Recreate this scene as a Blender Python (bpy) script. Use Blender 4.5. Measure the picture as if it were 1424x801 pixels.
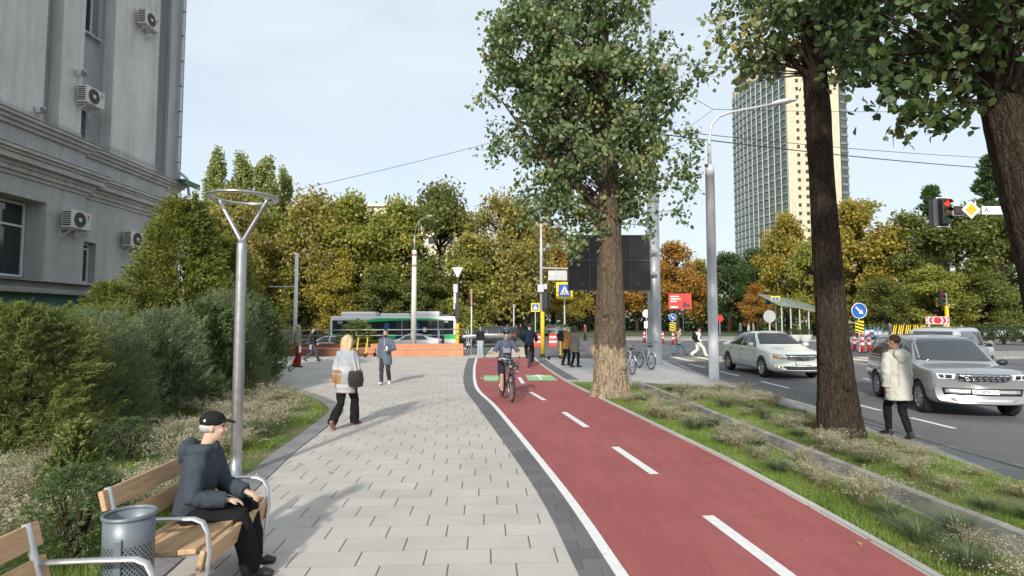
import bpy, bmesh, math, random
import numpy as np
from mathutils import Vector, Matrix
R = math.radians; PI = math.pi
sc = bpy.context.scene
for o in list(bpy.data.objects): bpy.data.objects.remove(o)
COL = sc.collection
rnd = random.Random(7); npr = np.random.default_rng(11)

# ---------------------------------------------------------------- camera
FPX, CX, CY, HORZ = 780.0, 712.0, 400.5, 446.0
TILT = math.atan((HORZ - CY) / FPX)
cd = bpy.data.cameras.new('camera'); cam = bpy.data.objects.new('camera', cd); COL.objects.link(cam)
cd.sensor_width = 36.0; cd.lens = 36.0 * FPX / 1424.0; cd.clip_start = 0.05; cd.clip_end = 6000
cam.location = (0, 0, 2.0); cam.rotation_euler = (PI / 2 + TILT, 0, 0)
sc.camera = cam
# ---------------------------------------------------------------- sky and sun
SUN_AZ, SUN_EL = R(193), R(27)               # azimuth of the sun, clockwise from +Y: behind the viewer, a little to the left
to_sun = Vector((math.sin(SUN_AZ) * math.cos(SUN_EL), math.cos(SUN_AZ) * math.cos(SUN_EL), math.sin(SUN_EL)))
ld = bpy.data.lights.new('sun', 'SUN'); sun = bpy.data.objects.new('sun', ld); COL.objects.link(sun)
ld.energy = 2.35; ld.angle = R(2.5); ld.color = (1.0, 0.94, 0.84)
sun.rotation_euler = (-to_sun).to_track_quat('-Z', 'Y').to_euler(); sun.location = (0, 0, 60)
W = bpy.data.worlds.new('World'); sc.world = W; W.use_nodes = True
wt = W.node_tree; wt.nodes.clear()
def wn(t): return wt.nodes.new(t)
wo = wn('ShaderNodeOutputWorld'); bg = wn('ShaderNodeBackground'); sky = wn('ShaderNodeTexSky')
sky.sky_type = 'NISHITA'; sky.sun_disc = False; sky.sun_elevation = SUN_EL; sky.sun_rotation = SUN_AZ
sky.dust_density = 1.5; sky.air_density = 1.0; sky.ozone_density = 1.2
tc = wn('ShaderNodeTexCoord'); mp = wn('ShaderNodeMapping'); nz = wn('ShaderNodeTexNoise'); rp = wn('ShaderNodeValToRGB'); mx = wn('ShaderNodeMix')
mp.inputs['Scale'].default_value = (1.0, 1.0, 3.2); mp.inputs['Rotation'].default_value = (0.1, 0.25, 0.4)
nz.inputs['Scale'].default_value = 2.1; nz.inputs['Detail'].default_value = 5; nz.inputs['Roughness'].default_value = 0.5; nz.inputs['Distortion'].default_value = 0.5
rp.color_ramp.elements[0].position = 0.30; rp.color_ramp.elements[0].color = (0.66, 0.66, 0.66, 1)
rp.color_ramp.elements[1].position = 0.72; rp.color_ramp.elements[1].color = (0.95, 0.95, 0.95, 1)
mx.data_type = 'RGBA'; mx.inputs[7].default_value = (4.0, 4.4, 4.72, 1)
wt.links.new(tc.outputs['Generated'], mp.inputs['Vector']); wt.links.new(mp.outputs[0], nz.inputs['Vector'])
wt.links.new(nz.outputs['Fac'], rp.inputs['Fac']); wt.links.new(rp.outputs['Color'], mx.inputs[0])
wt.links.new(sky.outputs[0], mx.inputs[6]); wt.links.new(mx.outputs[2], bg.inputs['Color'])
bg.inputs['Strength'].default_value = 0.112
wt.links.new(bg.outputs[0], wo.inputs[0])
sc.view_settings.view_transform = 'Standard'; sc.view_settings.look = 'None'; sc.view_settings.gamma = 1.0
sc.view_settings.exposure = 0.90
sc.render.engine = 'CYCLES'
sc.cycles.max_bounces = 6; sc.cycles.transparent_max_bounces = 8; sc.cycles.use_denoising = True

# ---------------------------------------------------------------- measuring helpers
def ray(px, py):
    u, v = (px - CX) / FPX, (CY - py) / FPX
    c, s = math.cos(TILT), math.sin(TILT)
    return Vector((u, c - v * s, s + v * c))
def gp(px, py, z=0.0):
    d = ray(px, py); t = (z - 2.0) / d.z
    return Vector((d.x * t, d.y * t, z))
def pt(px, py, Y):
    d = ray(px, py); t = Y / d.y
    return Vector((d.x * t, Y, 2.0 + d.z * t))

# ---------------------------------------------------------------- materials
MATS = {}
def _new(name):
    m = bpy.data.materials.new(name); m.use_nodes = True
    nt = m.node_tree; b = nt.nodes['Principled BSDF']
    return m, nt, b
def mixrgb(nt, fac, a, b, blend='MIX'):
    n = nt.nodes.new('ShaderNodeMix'); n.data_type = 'RGBA'; n.blend_type = blend
    for sock, val in ((n.inputs[0], fac), (n.inputs[6], a), (n.inputs[7], b)):
        if hasattr(val, 'is_output'): nt.links.new(val, sock)
        elif isinstance(val, (int, float)): sock.default_value = val
        else: sock.default_value = (*val[:3], 1)
    return n.outputs[2]
def mth(nt, op, a, b=None, c=None):
    n = nt.nodes.new('ShaderNodeMath'); n.operation = op
    for i, val in enumerate((a, b, c)):
        if val is None: continue
        if hasattr(val, 'is_output'): nt.links.new(val, n.inputs[i])
        else: n.inputs[i].default_value = val
    return n.outputs[0]
def noise(nt, scale, detail=4, rough=0.55, coord='Object', sc3=None, dist=0):
    t = nt.nodes.new('ShaderNodeTexCoord'); n = nt.nodes.new('ShaderNodeTexNoise')
    n.inputs['Scale'].default_value = scale; n.inputs['Detail'].default_value = detail; n.inputs['Roughness'].default_value = rough
    n.inputs['Distortion'].default_value = dist
    src = t.outputs[coord]
    if sc3:
        m = nt.nodes.new('ShaderNodeMapping'); m.inputs['Scale'].default_value = sc3
        nt.links.new(src, m.inputs[0]); src = m.outputs[0]
    nt.links.new(src, n.inputs['Vector'])
    return n.outputs['Fac']
def ramp(nt, fac, stops, interp='LINEAR'):
    n = nt.nodes.new('ShaderNodeValToRGB'); cr = n.color_ramp; cr.interpolation = interp
    while len(cr.elements) < len(stops): cr.elements.new(0.5)
    for e, (p, c) in zip(cr.elements, stops):
        e.position = p; e.color = (*c[:3], 1) if not isinstance(c, (int, float)) else (c, c, c, 1)
    nt.links.new(fac, n.inputs[0]); return n.outputs[0]
def bump(nt, b, h, strength=0.3, dist=0.02):
    n = nt.nodes.new('ShaderNodeBump'); n.inputs['Strength'].default_value = strength; n.inputs['Distance'].default_value = dist
    nt.links.new(h, n.inputs['Height']); nt.links.new(n.outputs[0], b.inputs['Normal'])
def M(name, col=None, rough=0.6, metal=0.0, var=0.12, scale=6.0, bmp=0.0, bscale=40.0, spec=0.5, emit=0.0, coat=0.0, sc3=None, alpha=1.0):
    if name in MATS: return MATS[name]
    m, nt, b = _new(name)
    b.inputs['Roughness'].default_value = rough; b.inputs['Metallic'].default_value = metal
    b.inputs['Specular IOR Level'].default_value = spec
    if coat: b.inputs['Coat Weight'].default_value = coat; b.inputs['Coat Roughness'].default_value = 0.04
    if var:
        f = noise(nt, scale, 5, sc3=sc3)
        f2 = ramp(nt, f, [(0.3, 0.0), (0.7, 1.0)])
        c = mixrgb(nt, f2, [x * (1 - var) for x in col], [min(1, x * (1 + var)) for x in col])
        nt.links.new(c, b.inputs['Base Color'])
        nt.links.new(mth(nt, 'MULTIPLY_ADD', f, 0.2, max(0, rough - 0.1)), b.inputs['Roughness'])
    else: b.inputs['Base Color'].default_value = (*col, 1)
    if bmp: bump(nt, b, noise(nt, bscale, 5), bmp, 0.01)
    if emit:
        b.inputs['Emission Color'].default_value = (*col, 1); b.inputs['Emission Strength'].default_value = emit
    if alpha < 1: b.inputs['Alpha'].default_value = alpha
    MATS[name] = m; return m
def cloth(name, col, var=0.18, bscale=9.0, bmp=0.55):
    if name in MATS: return MATS[name]
    m, nt, b = _new(name); b.inputs['Roughness'].default_value = 0.9; b.inputs['Specular IOR Level'].default_value = 0.15
    f = noise(nt, 14, 4)
    nt.links.new(mixrgb(nt, f, [x * (1 - var) for x in col], [x * (1 + var) for x in col]), b.inputs['Base Color'])
    bump(nt, b, noise(nt, bscale, 3, 0.5, sc3=(1, 1, 0.55), dist=0.8), bmp, 0.035)
    MATS[name] = m; return m
def glass_mat(name, col=(0.012, 0.016, 0.018), rough=0.03):
    return M(name, col, rough, 0, 0, spec=0.9)
def leafM(name, cols, trans=0.3, rough=0.45):
    if name in MATS: return MATS[name]
    m, nt, b = _new(name); out = nt.nodes['Material Output']
    g = nt.nodes.new('ShaderNodeNewGeometry'); n = len(cols)
    f = mth(nt, 'ADD', mth(nt, 'MULTIPLY', g.outputs['Random Per Island'], 0.6), mth(nt, 'MULTIPLY_ADD', noise(nt, 0.9, 3), 1.3, -0.45))
    c = ramp(nt, f, [(i / max(1, n - 1), k) for i, k in enumerate(cols)])
    nt.links.new(c, b.inputs['Base Color']); b.inputs['Roughness'].default_value = rough; b.inputs['Specular IOR Level'].default_value = 0.35
    t = nt.nodes.new('ShaderNodeBsdfTranslucent'); ms = nt.nodes.new('ShaderNodeMixShader'); ms.inputs[0].default_value = trans
    nt.links.new(mixrgb(nt, 1.0, c, (1.5, 1.6, 0.7), 'MULTIPLY'), t.inputs[0])
    nt.links.new(b.outputs[0], ms.inputs[1]); nt.links.new(t.outputs[0], ms.inputs[2]); nt.links.new(ms.outputs[0], out.inputs[0])
    MATS[name] = m; return m
def barkM(name, dark, light, pale=None, zpale=1.3):
    if name in MATS: return MATS[name]
    m, nt, b = _new(name); b.inputs['Roughness'].default_value = 0.95; b.inputs['Specular IOR Level'].default_value = 0.1
    tcb = nt.nodes.new('ShaderNodeTexCoord'); mpb = nt.nodes.new('ShaderNodeMapping'); mpb.inputs['Scale'].default_value = (24, 24, 2.3)
    nb = nt.nodes.new('ShaderNodeTexNoise'); nb.inputs['Scale'].default_value = 3.2; nb.inputs['Detail'].default_value = 4; nt.links.new(tcb.outputs['Object'], nb.inputs['Vector'])
    va = nt.nodes.new('ShaderNodeVectorMath'); va.operation = 'MULTIPLY_ADD'; nt.links.new(nb.outputs['Color'], va.inputs[0]); va.inputs[1].default_value = (0.30, 0.30, 0.5); nt.links.new(tcb.outputs['Object'], va.inputs[2]); nt.links.new(va.outputs[0], mpb.inputs[0])
    vo = nt.nodes.new('ShaderNodeTexVoronoi'); vo.feature = 'DISTANCE_TO_EDGE'; vo.inputs['Scale'].default_value = 1.0; nt.links.new(mpb.outputs[0], vo.inputs['Vector'])
    pl = ramp(nt, vo.outputs['Distance'], [(0.0, 0.0), (0.10, 0.45), (0.35, 1.0)])
    f2 = noise(nt, 9, 8, 0.7, sc3=(1.6, 1.6, 0.4), dist=0.6)
    f = mth(nt, 'MULTIPLY_ADD', pl, 0.26, mth(nt, 'MULTIPLY', f2, 0.8))
    v = ramp(nt, f, [(0.30, 0.0), (0.72, 1.0)])
    c = mixrgb(nt, v, dark, light)
    if pale:                                             # paler foot of the trunk, stronger on the lighter bark
        t = nt.nodes.new('ShaderNodeTexCoord'); s = nt.nodes.new('ShaderNodeSeparateXYZ'); nt.links.new(t.outputs['Object'], s.inputs[0])
        e = mth(nt, 'ADD', s.outputs['Z'], mth(nt, 'MULTIPLY_ADD', noise(nt, 5, 5, 0.65, sc3=(1.5, 1.5, 0.6)), 0.9, -0.45))
        k = mth(nt, 'LESS_THAN', e, zpale)
        c = mixrgb(nt, mth(nt, 'MULTIPLY', k, ramp(nt, f, [(0.34, 0.12), (0.6, 0.85)])), c, pale)
    nt.links.new(c, b.inputs['Base Color'])
    bump(nt, b, f, 1.0, 0.07)
    MATS[name] = m; return m
def paverM(name, w, h, col, joint, jx, jy, rot=0.0, var=0.1, offs=0.5, rough=0.75, spots=None):
    """running-bond pavers: dark open joints along, tight joints across"""
    m, nt, b = _new(name); b.inputs['Specular IOR Level'].default_value = 0.25
    t = nt.nodes.new('ShaderNodeTexCoord'); mp = nt.nodes.new('ShaderNodeMapping'); mp.inputs['Rotation'].default_value = (0, 0, rot)
    s = nt.nodes.new('ShaderNodeSeparateXYZ'); nt.links.new(t.outputs['Object'], mp.inputs[0]); nt.links.new(mp.outputs[0], s.inputs[0])
    y = mth(nt, 'DIVIDE', s.outputs['Y'], h); row = mth(nt, 'FLOOR', y); fy = mth(nt, 'FRACT', y)
    x = mth(nt, 'ADD', mth(nt, 'DIVIDE', s.outputs['X'], w), mth(nt, 'MULTIPLY', row, offs)); colm = mth(nt, 'FLOOR', x); fx = mth(nt, 'FRACT', x)
    cx = nt.nodes.new('ShaderNodeCombineXYZ'); nt.links.new(colm, cx.inputs[0]); nt.links.new(row, cx.inputs[1])
    wn_ = nt.nodes.new('ShaderNodeTexWhiteNoise'); wn_.noise_dimensions = '2D'; nt.links.new(cx.outputs[0], wn_.inputs['Vector'])
    r = wn_.outputs['Value']
    base = mixrgb(nt, r, [c * (1 - var) for c in col], [c * (1 + var) for c in col])
    st = ramp(nt, noise(nt, 0.7, 6, 0.65), [(0.3, 0.84), (0.7, 1.06)])
    base = mixrgb(nt, 1.0, base, st, 'MULTIPLY')
    sp = ramp(nt, noise(nt, 90, 2), [(0.3, 0.9), (0.7, 1.06)])
    base = mixrgb(nt, 1.0, base, sp, 'MULTIPLY')
    kx = mth(nt, 'LESS_THAN', fx, jx / w); ky = mth(nt, 'LESS_THAN', fy, jy / h)
    ky2 = mth(nt, 'MULTIPLY', ky, 0.55)
    k = mth(nt, 'MAXIMUM', kx, ky2)
    nt.links.new(mixrgb(nt, k, base, joint), b.inputs['Base Color'])
    nt.links.new(mth(nt, 'MULTIPLY_ADD', r, 0.15, rough - 0.08), b.inputs['Roughness'])
    bump(nt, b, mth(nt, 'SUBTRACT', mth(nt, 'MULTIPLY', noise(nt, 160, 3), 0.25), k), 0.35, 0.006)
    MATS[name] = m; return m

# ---------------------------------------------------------------- mesh builder
class MB:
    def __init__(s): s.v = []; s.f = []
    def add(s, vs, fs):
        n = len(s.v); s.v += [tuple(p) for p in vs]; s.f += [tuple(i + n for i in f) for f in fs]; return s
    def box(s, c, d, rot=None):
        c = Vector(c); m = rot if rot is not None else Matrix.Identity(3)
        vs = [c + m @ Vector((x * d[0] / 2, y * d[1] / 2, z * d[2] / 2)) for x in (-1, 1) for y in (-1, 1) for z in (-1, 1)]
        return s.add(vs, [(0, 1, 3, 2), (4, 6, 7, 5), (0, 4, 5, 1), (2, 3, 7, 6), (0, 2, 6, 4), (1, 5, 7, 3)])
    def bar(s, p0, p1, w, h, up=(0, 0, 1)):
        p0 = Vector(p0); p1 = Vector(p1); d = p1 - p0; L = d.length; d.normalize(); u = Vector(up)
        if abs(d.dot(u)) > 0.98: u = Vector((1, 0, 0))
        x = d.cross(u).normalized(); z = x.cross(d)
        return s.box((p0 + p1) / 2, (w, L, h), Matrix((x, d, z)).transposed())
    def tube(s, pts, rad, n=8, caps=True, side=None):
        pts = [Vector(p) for p in pts]; k = len(pts)
        if not isinstance(rad, (list, tuple)): rad = [rad] * k
        t = [(pts[min(i + 1, k - 1)] - pts[max(i - 1, 0)]).normalized() for i in range(k)]
        a = Vector(side) if side is not None else (Vector((0, 0, 1)) if abs(t[0].z) < 0.9 else Vector((1, 0, 0)))
        rings = []
        for i in range(k):
            a = a - t[i] * a.dot(t[i])
            if a.length < 1e-6: a = t[i].orthogonal()
            a.normalize(); b = t[i].cross(a)
            r = rad[i]; rx, ry = r if isinstance(r, (tuple, list)) else (r, r)
            rings.append([pts[i] + a * (math.cos(2 * PI * j / n) * rx) + b * (math.sin(2 * PI * j / n) * ry) for j in range(n)])
        return s.loft(rings, caps)
    def loft(s, rings, caps=True, close=True):
        n = len(rings[0]); vs = [p for r in rings for p in r]; fs = []
        for i in range(len(rings) - 1):
            for j in range(n if close else n - 1):
                a, b = i * n + j, i * n + (j + 1) % n
                fs.append((a, b, b + n, a + n))
        if caps: fs += [tuple(range(n))[::-1], tuple(range((len(rings) - 1) * n, len(rings) * n))]
        return s.add(vs, fs)
    def cyl(s, p0, p1, r0, r1=None, n=12): return s.tube([p0, p1], [r0, r0 if r1 is None else r1], n)
    def ell(s, c, r, seg=12, rg=8, rot=None):
        c = Vector(c); m = rot if rot is not None else Matrix.Identity(3)
        if isinstance(r, (int, float)): r = (r, r, r)
        rings = []
        for i in range(rg + 1):
            th = PI * i / rg; q = max(math.sin(th), 1e-3)
            rings.append([c + m @ Vector((r[0] * q * math.cos(2 * PI * j / seg), r[1] * q * math.sin(2 * PI * j / seg), r[2] * math.cos(th))) for j in range(seg)])
        return s.loft(rings, True)
    def lathe(s, prof, c=(0, 0, 0), n=20, caps=True):
        c = Vector(c)
        return s.loft([[c + Vector((r * math.cos(2 * PI * j / n), r * math.sin(2 * PI * j / n), z)) for j in range(n)] for r, z in prof], caps)
    def prism(s, poly, h, mat=None):
        """poly in local XY, extruded 0..h in local Z, mat 4x4"""
        m = mat if mat is not None else Matrix.Identity(4); n = len(poly)
        vs = [m @ Vector((x, y, 0)) for x, y in poly] + [m @ Vector((x, y, h)) for x, y in poly]
        fs = [tuple(range(n))[::-1], tuple(range(n, 2 * n))] + [(i, (i + 1) % n, n + (i + 1) % n, n + i) for i in range(n)]
        return s.add(vs, fs)
    def torus(s, c, axis, Rr, r, n=24, m=8, ry=None):
        c = Vector(c); ax = Vector(axis).normalized(); u = ax.orthogonal().normalized(); w = ax.cross(u); ry = ry or r
        vs = []; fs = []
        for i in range(n):
            a = 2 * PI * i / n; d = u * math.cos(a) + w * math.sin(a)
            for j in range(m):
                b = 2 * PI * j / m; vs.append(c + d * (Rr + r * math.cos(b)) + ax * (ry * math.sin(b)))
        for i in range(n):
            for j in range(m):
                fs.append((i * m + j, ((i + 1) % n) * m + j, ((i + 1) % n) * m + (j + 1) % m, i * m + (j + 1) % m))
        return s.add(vs, fs)
    def mesh(s, name, mat=None, smooth=False, fix=True):
        me = bpy.data.meshes.new(name); me.from_pydata(s.v, [], s.f)
        if fix and len(s.f) < 60000:
            bm = bmesh.new(); bm.from_mesh(me); bmesh.ops.recalc_face_normals(bm, faces=bm.faces); bm.to_mesh(me); bm.free()
        if mat is not None:
            for q in (mat if isinstance(mat, (list, tuple)) else [mat]): me.materials.append(q)
        if smooth: me.polygons.foreach_set('use_smooth', [True] * len(me.polygons))
        me.update(); return me
    def build(s, name, mat=None, parent=None, smooth=False, bevel=0.0, auto=None):
        o = link(name, s.mesh(name, mat, smooth), parent)
        if bevel:
            b = o.modifiers.new('bevel', 'BEVEL'); b.width = bevel; b.segments = 2; b.limit_method = 'ANGLE'; b.angle_limit = R(40)
        return o
def link(name, data, parent=None):
    o = bpy.data.objects.new(name, data); COL.objects.link(o)
    if parent is not None: o.parent = parent
    return o
def tag(o, label=None, cat=None, group=None, kind=None):
    if label: o['label'] = label
    if cat: o['category'] = cat
    if group: o['group'] = group
    if kind: o['kind'] = kind
    return o
def thing(name, label, cat, loc=(0, 0, 0), rz=0.0, group=None):
    o = link(name, None); o.location = loc; o.rotation_euler = (0, 0, rz); o.empty_display_size = 0.2
    return tag(o, label, cat, group)
def copy_tree(o, parent=None):
    c = o.copy(); COL.objects.link(c); c.parent = parent
    for ch in list(o.children): copy_tree(ch, c)
    return c
def copy_thing(o, label, loc, rz=0.0, s=None, group=None):
    c = copy_tree(o); c.location = loc; c.rotation_euler = (0, 0, rz); c['label'] = label
    if group: c['group'] = group
    if s is not None: c.scale = (s, s, s) if isinstance(s, (int, float)) else s
    return c
def bake(o, mods):
    """apply modifiers added by mods(o)"""
    mods(o); dg = bpy.context.evaluated_depsgraph_get(); ev = o.evaluated_get(dg)
    me = bpy.data.meshes.new_from_object(ev); old = o.data; o.modifiers.clear(); o.data = me; me.name = old.name
    bpy.data.meshes.remove(old); return o
def remeshed(mb, name, mat, parent=None, vox=0.012, it=6):
    o = link(name, mb.mesh(name, None), parent)
    def mods(o):
        r = o.modifiers.new('r', 'REMESH'); r.mode = 'VOXEL'; r.voxel_size = vox
        if it:
            q = o.modifiers.new('s', 'SMOOTH'); q.factor = 0.5; q.iterations = it
    bake(o, mods); o.data.materials.clear()
    for q in (mat if isinstance(mat, (list, tuple)) else [mat]): o.data.materials.append(q)
    o.data.polygons.foreach_set('use_smooth', [True] * len(o.data.polygons)); return o
def npmesh(name, verts, faces, mat, smooth=False):
    """fast mesh from numpy arrays; faces (n,k)"""
    me = bpy.data.meshes.new(name); n, k = faces.shape
    me.vertices.add(len(verts)); me.vertices.foreach_set('co', verts.astype(np.float32).ravel())
    me.loops.add(n * k); me.loops.foreach_set('vertex_index', faces.astype(np.int32).ravel())
    me.polygons.add(n); me.polygons.foreach_set('loop_start', np.arange(0, n * k, k, dtype=np.int32))
    try: me.polygons.foreach_set('loop_total', np.full(n, k, dtype=np.int32))
    except Exception: pass
    if smooth: me.polygons.foreach_set('use_smooth', [True] * n)
    me.materials.append(mat); me.update(calc_edges=True); me.validate(); return me
def text(body, size, mat, parent, loc, rot, name='lettering', ext=0.002, align='CENTER'):
    cu = bpy.data.curves.new(name, 'FONT'); cu.body = body; cu.size = size; cu.align_x = align; cu.align_y = 'CENTER'; cu.extrude = ext
    t = bpy.data.objects.new('tmp', cu); COL.objects.link(t); dg = bpy.context.evaluated_depsgraph_get()
    me = bpy.data.meshes.new_from_object(t.evaluated_get(dg)); bpy.data.objects.remove(t); me.name = name
    me.materials.clear(); me.materials.append(mat)
    o = link(name, me, parent); o.location = loc; o.rotation_euler = rot; return o
# common materials
WHITE = M('white_paint', (0.72, 0.72, 0.70), 0.5, var=0.08)
BLACK = M('black_plastic', (0.018, 0.018, 0.02), 0.45, var=0.2)
RUBBER = M('tyre_rubber', (0.02, 0.02, 0.021), 0.85, var=0.2)
STEEL = M('brushed_steel', (0.43, 0.43, 0.44), 0.30, 0.9, var=0.08, scale=12)
GALV = M('galvanised_steel', (0.36, 0.38, 0.39), 0.5, 0.55, var=0.22, scale=7, sc3=(1, 1, 0.3))
LGREY = M('light_grey_paint', (0.52, 0.53, 0.55), 0.45, 0.1, var=0.05)
YELLOW = M('yellow_paint', (0.75, 0.48, 0.02), 0.5, var=0.12)
RED = M('red_paint', (0.55, 0.03, 0.03), 0.5, var=0.12)
BLUE = M('blue_sign', (0.015, 0.10, 0.42), 0.45, var=0.05)
CHROME = M('chrome', (0.7, 0.7, 0.72), 0.12, 1.0, var=0)
DGREY = M('dark_grey_metal', (0.08, 0.085, 0.09), 0.5, 0.3, var=0.15)
WHITESIGN = M('white_sign', (0.78, 0.78, 0.78), 0.45, var=0.04)
GLASS = glass_mat('dark_glass')
# ================================================================ THE SETTING
def slab(name, poly, top, mat, depth=0.2, kind='structure'):
    """polygon (list of (x,y)) extruded down from z=top"""
    m = MB(); n = len(poly)
    vs = [(x, y, top) for x, y, *_ in poly] + [(x, y, top - depth) for x, y, *_ in poly]
    m.add(vs, [tuple(range(n))] + [(i, (i + 1) % n, n + (i + 1) % n, n + i) for i in range(n)])
    o = m.build(name, mat); return tag(o, kind=kind)
def strip(name, L, Rr, top, mat, depth=0.0, kind='structure'):
    """ribbon between two polylines of the same length, with skirts"""
    m = MB(); n = len(L)
    vs = [(p[0], p[1], top) for p in L] + [(p[0], p[1], top) for p in Rr]
    fs = [(i, i + 1, n + i + 1, n + i) for i in range(n - 1)]
    if depth:
        vs += [(p[0], p[1], top - depth) for p in L] + [(p[0], p[1], top - depth) for p in Rr]
        fs += [(i, i + 1, 2 * n + i + 1, 2 * n + i) for i in range(n - 1)] + [(n + i, n + i + 1, 3 * n + i + 1, 3 * n + i) for i in range(n - 1)]
        fs += [(0, n, 3 * n, 2 * n), (n - 1, 2 * n - 1, 4 * n - 1, 3 * n - 1)]
    m.add(vs, fs); return tag(m.build(name, mat), kind=kind)
def smooth_poly(pts, n=40):
    """Catmull-Rom through ground points, resampled"""
    P = [Vector((p[0], p[1], 0)) for p in pts]; P = [2 * P[0] - P[1]] + P + [2 * P[-1] - P[-2]]
    out = []
    for i in range(1, len(P) - 2):
        k = 8
        for j in range(k):
            t = j / k
            out.append(0.5 * (2 * P[i] + (P[i + 1] - P[i - 1]) * t + (2 * P[i - 1] - 5 * P[i] + 4 * P[i + 1] - P[i + 2]) * t * t + (3 * P[i] - P[i - 1] - 3 * P[i + 1] + P[i + 2]) * t ** 3))
    out.append(P[-2])
    d = [0.0]
    for a, b in zip(out, out[1:]): d.append(d[-1] + (b - a).length)
    res = []
    for i in range(n):
        s = d[-1] * i / (n - 1); k = max(j for j in range(len(d)) if d[j] <= s + 1e-9); k = min(k, len(d) - 2)
        t = (s - d[k]) / max(1e-9, d[k + 1] - d[k]); res.append(out[k].lerp(out[k + 1], t))
    return res
def xs_at(poly, y):
    """x of a polyline (ordered by decreasing or increasing y) at y"""
    q = sorted(poly, key=lambda p: p[1])
    return float(np.interp(y, [p[1] for p in q], [p[0] for p in q]))

# road level: kerb height below the pavement, falling away to the left beyond the plaza
RZ = -0.12
def road_z(x, y):
    f = min(1, max(0, (-2 - x) / 9.0)) * min(1, max(0, (y - 33.4) / 6.0)); return RZ - 0.50 * f * f * (3 - 2 * f)
ROADX = sorted(set([-400, -200, -120, -80, -50, -30, -20] + list(np.linspace(-14, 2, 17)) + [7.0, 20, 40, 80, 160, 400]))
ROADY = sorted(set([-60, -20, 0, 12, 24, 30] + list(np.linspace(33.4, 41, 9)) + [48, 60, 80, 120, 200, 400]))
m = MB()
for y in ROADY:
    for x in ROADX: m.v.append((x, y, road_z(x, y)))
nx = len(ROADX)
m.f = [(j * nx + i, j * nx + i + 1, (j + 1) * nx + i + 1, (j + 1) * nx + i) for j in range(len(ROADY) - 1) for i in range(nx - 1)]
am, nt, b = _new('asphalt'); b.inputs['Roughness'].default_value = 0.85; b.inputs['Specular IOR Level'].default_value = 0.3
c = ramp(nt, noise(nt, 0.35, 7, 0.6), [(0.3, (0.11, 0.108, 0.11)), (0.7, (0.16, 0.156, 0.157))])
c = mixrgb(nt, 1.0, c, ramp(nt, noise(nt, 70, 3), [(0.3, 0.75), (0.7, 1.25)]), 'MULTIPLY')
crk = nt.nodes.new('ShaderNodeTexVoronoi'); crk.feature = 'DISTANCE_TO_EDGE'; crk.inputs['Scale'].default_value = 0.22
tcx = nt.nodes.new('ShaderNodeTexCoord'); nx_ = nt.nodes.new('ShaderNodeTexNoise'); nx_.inputs['Scale'].default_value = 0.8; nx_.inputs['Detail'].default_value = 5
nt.links.new(tcx.outputs['Object'], nx_.inputs['Vector']); vm = nt.nodes.new('ShaderNodeVectorMath'); vm.operation = 'MULTIPLY_ADD'
nt.links.new(nx_.outputs['Color'], vm.inputs[0]); vm.inputs[1].default_value = (1.2, 1.2, 0); nt.links.new(tcx.outputs['Object'], vm.inputs[2]); nt.links.new(vm.outputs[0], crk.inputs['Vector'])
c = mixrgb(nt, mth(nt, 'LESS_THAN', crk.outputs['Distance'], 0.0012), c, (0.05, 0.05, 0.05))
nt.links.new(c, b.inputs['Base Color']); bump(nt, b, noise(nt, 120, 3), 0.35, 0.008)
road = tag(m.build('road', am), kind='structure')
g = MB().add([(-3000, -400, -1.2), (3000, -400, -1.2), (3000, 4000, -1.2), (-3000, 4000, -1.2)], [(0, 1, 2, 3)])
tag(g.build('ground', M('far_ground', (0.10, 0.10, 0.06), 0.95, var=0.4, scale=0.05)), kind='structure')

# ---- lines measured on the photograph, turned into ground points
def gl(*pix, ext=1.2):
    P = [gp(*q) for q in pix]; a, b = P[-2], P[-1]; d = (b - a).normalized()
    if b.y > ext: P.append(b + d * ((b.y - ext) / max(0.3, -d.y)))
    return P
NL = 48
LINE_OUT = smooth_poly(gl((661.5, 498), (658, 512), (660, 538), (685, 565), (740, 633), (793, 704), (856, 801)), NL)     # outer edge of the white edge line
def offset(line, d):
    out = []
    for i, p in enumerate(line):
        t = (line[min(i + 1, len(line) - 1)] - line[max(i - 1, 0)]).normalized(); n = Vector((-t.y, t.x, 0)); out.append(p + n * d)
    return out
LINE_IN = offset(LINE_OUT, 0.10)
BORDER = smooth_poly(gl((651, 498), (645, 518), (646.5, 540), (665, 567), (710, 629), (756, 700), (805, 801)), NL)
BIKE_R = smooth_poly([(1.22, 30.4), (1.35, 26), (1.8, 19), (2.28, 14.9), (2.6, 12.4), (2.95, 9.6), (3.12, 8.2), (3.27, 6), (3.33, 4.4), (3.36, 1.2)], NL)
DITCH_L = smooth_poly([(3.55, 18.2), (3.74, 16.9), (4.0, 12.5), (4.1, 10), (4.18, 6.9), (4.23, 4.6), (4.25, 1.2)], NL)
DITCH_R = smooth_poly([(4.02, 18.35), (4.18, 16.9), (4.38, 12), (4.58, 8.4), (4.66, 6.4), (4.76, 5.2), (4.8, 1.2)], NL)
VERGE_R = smooth_poly([(6.42, 16.9), (6.4, 13), (6.34, 8.4), (6.28, 6.8), (6.2, 1.2)], NL)
KERBX = 7.05
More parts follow.
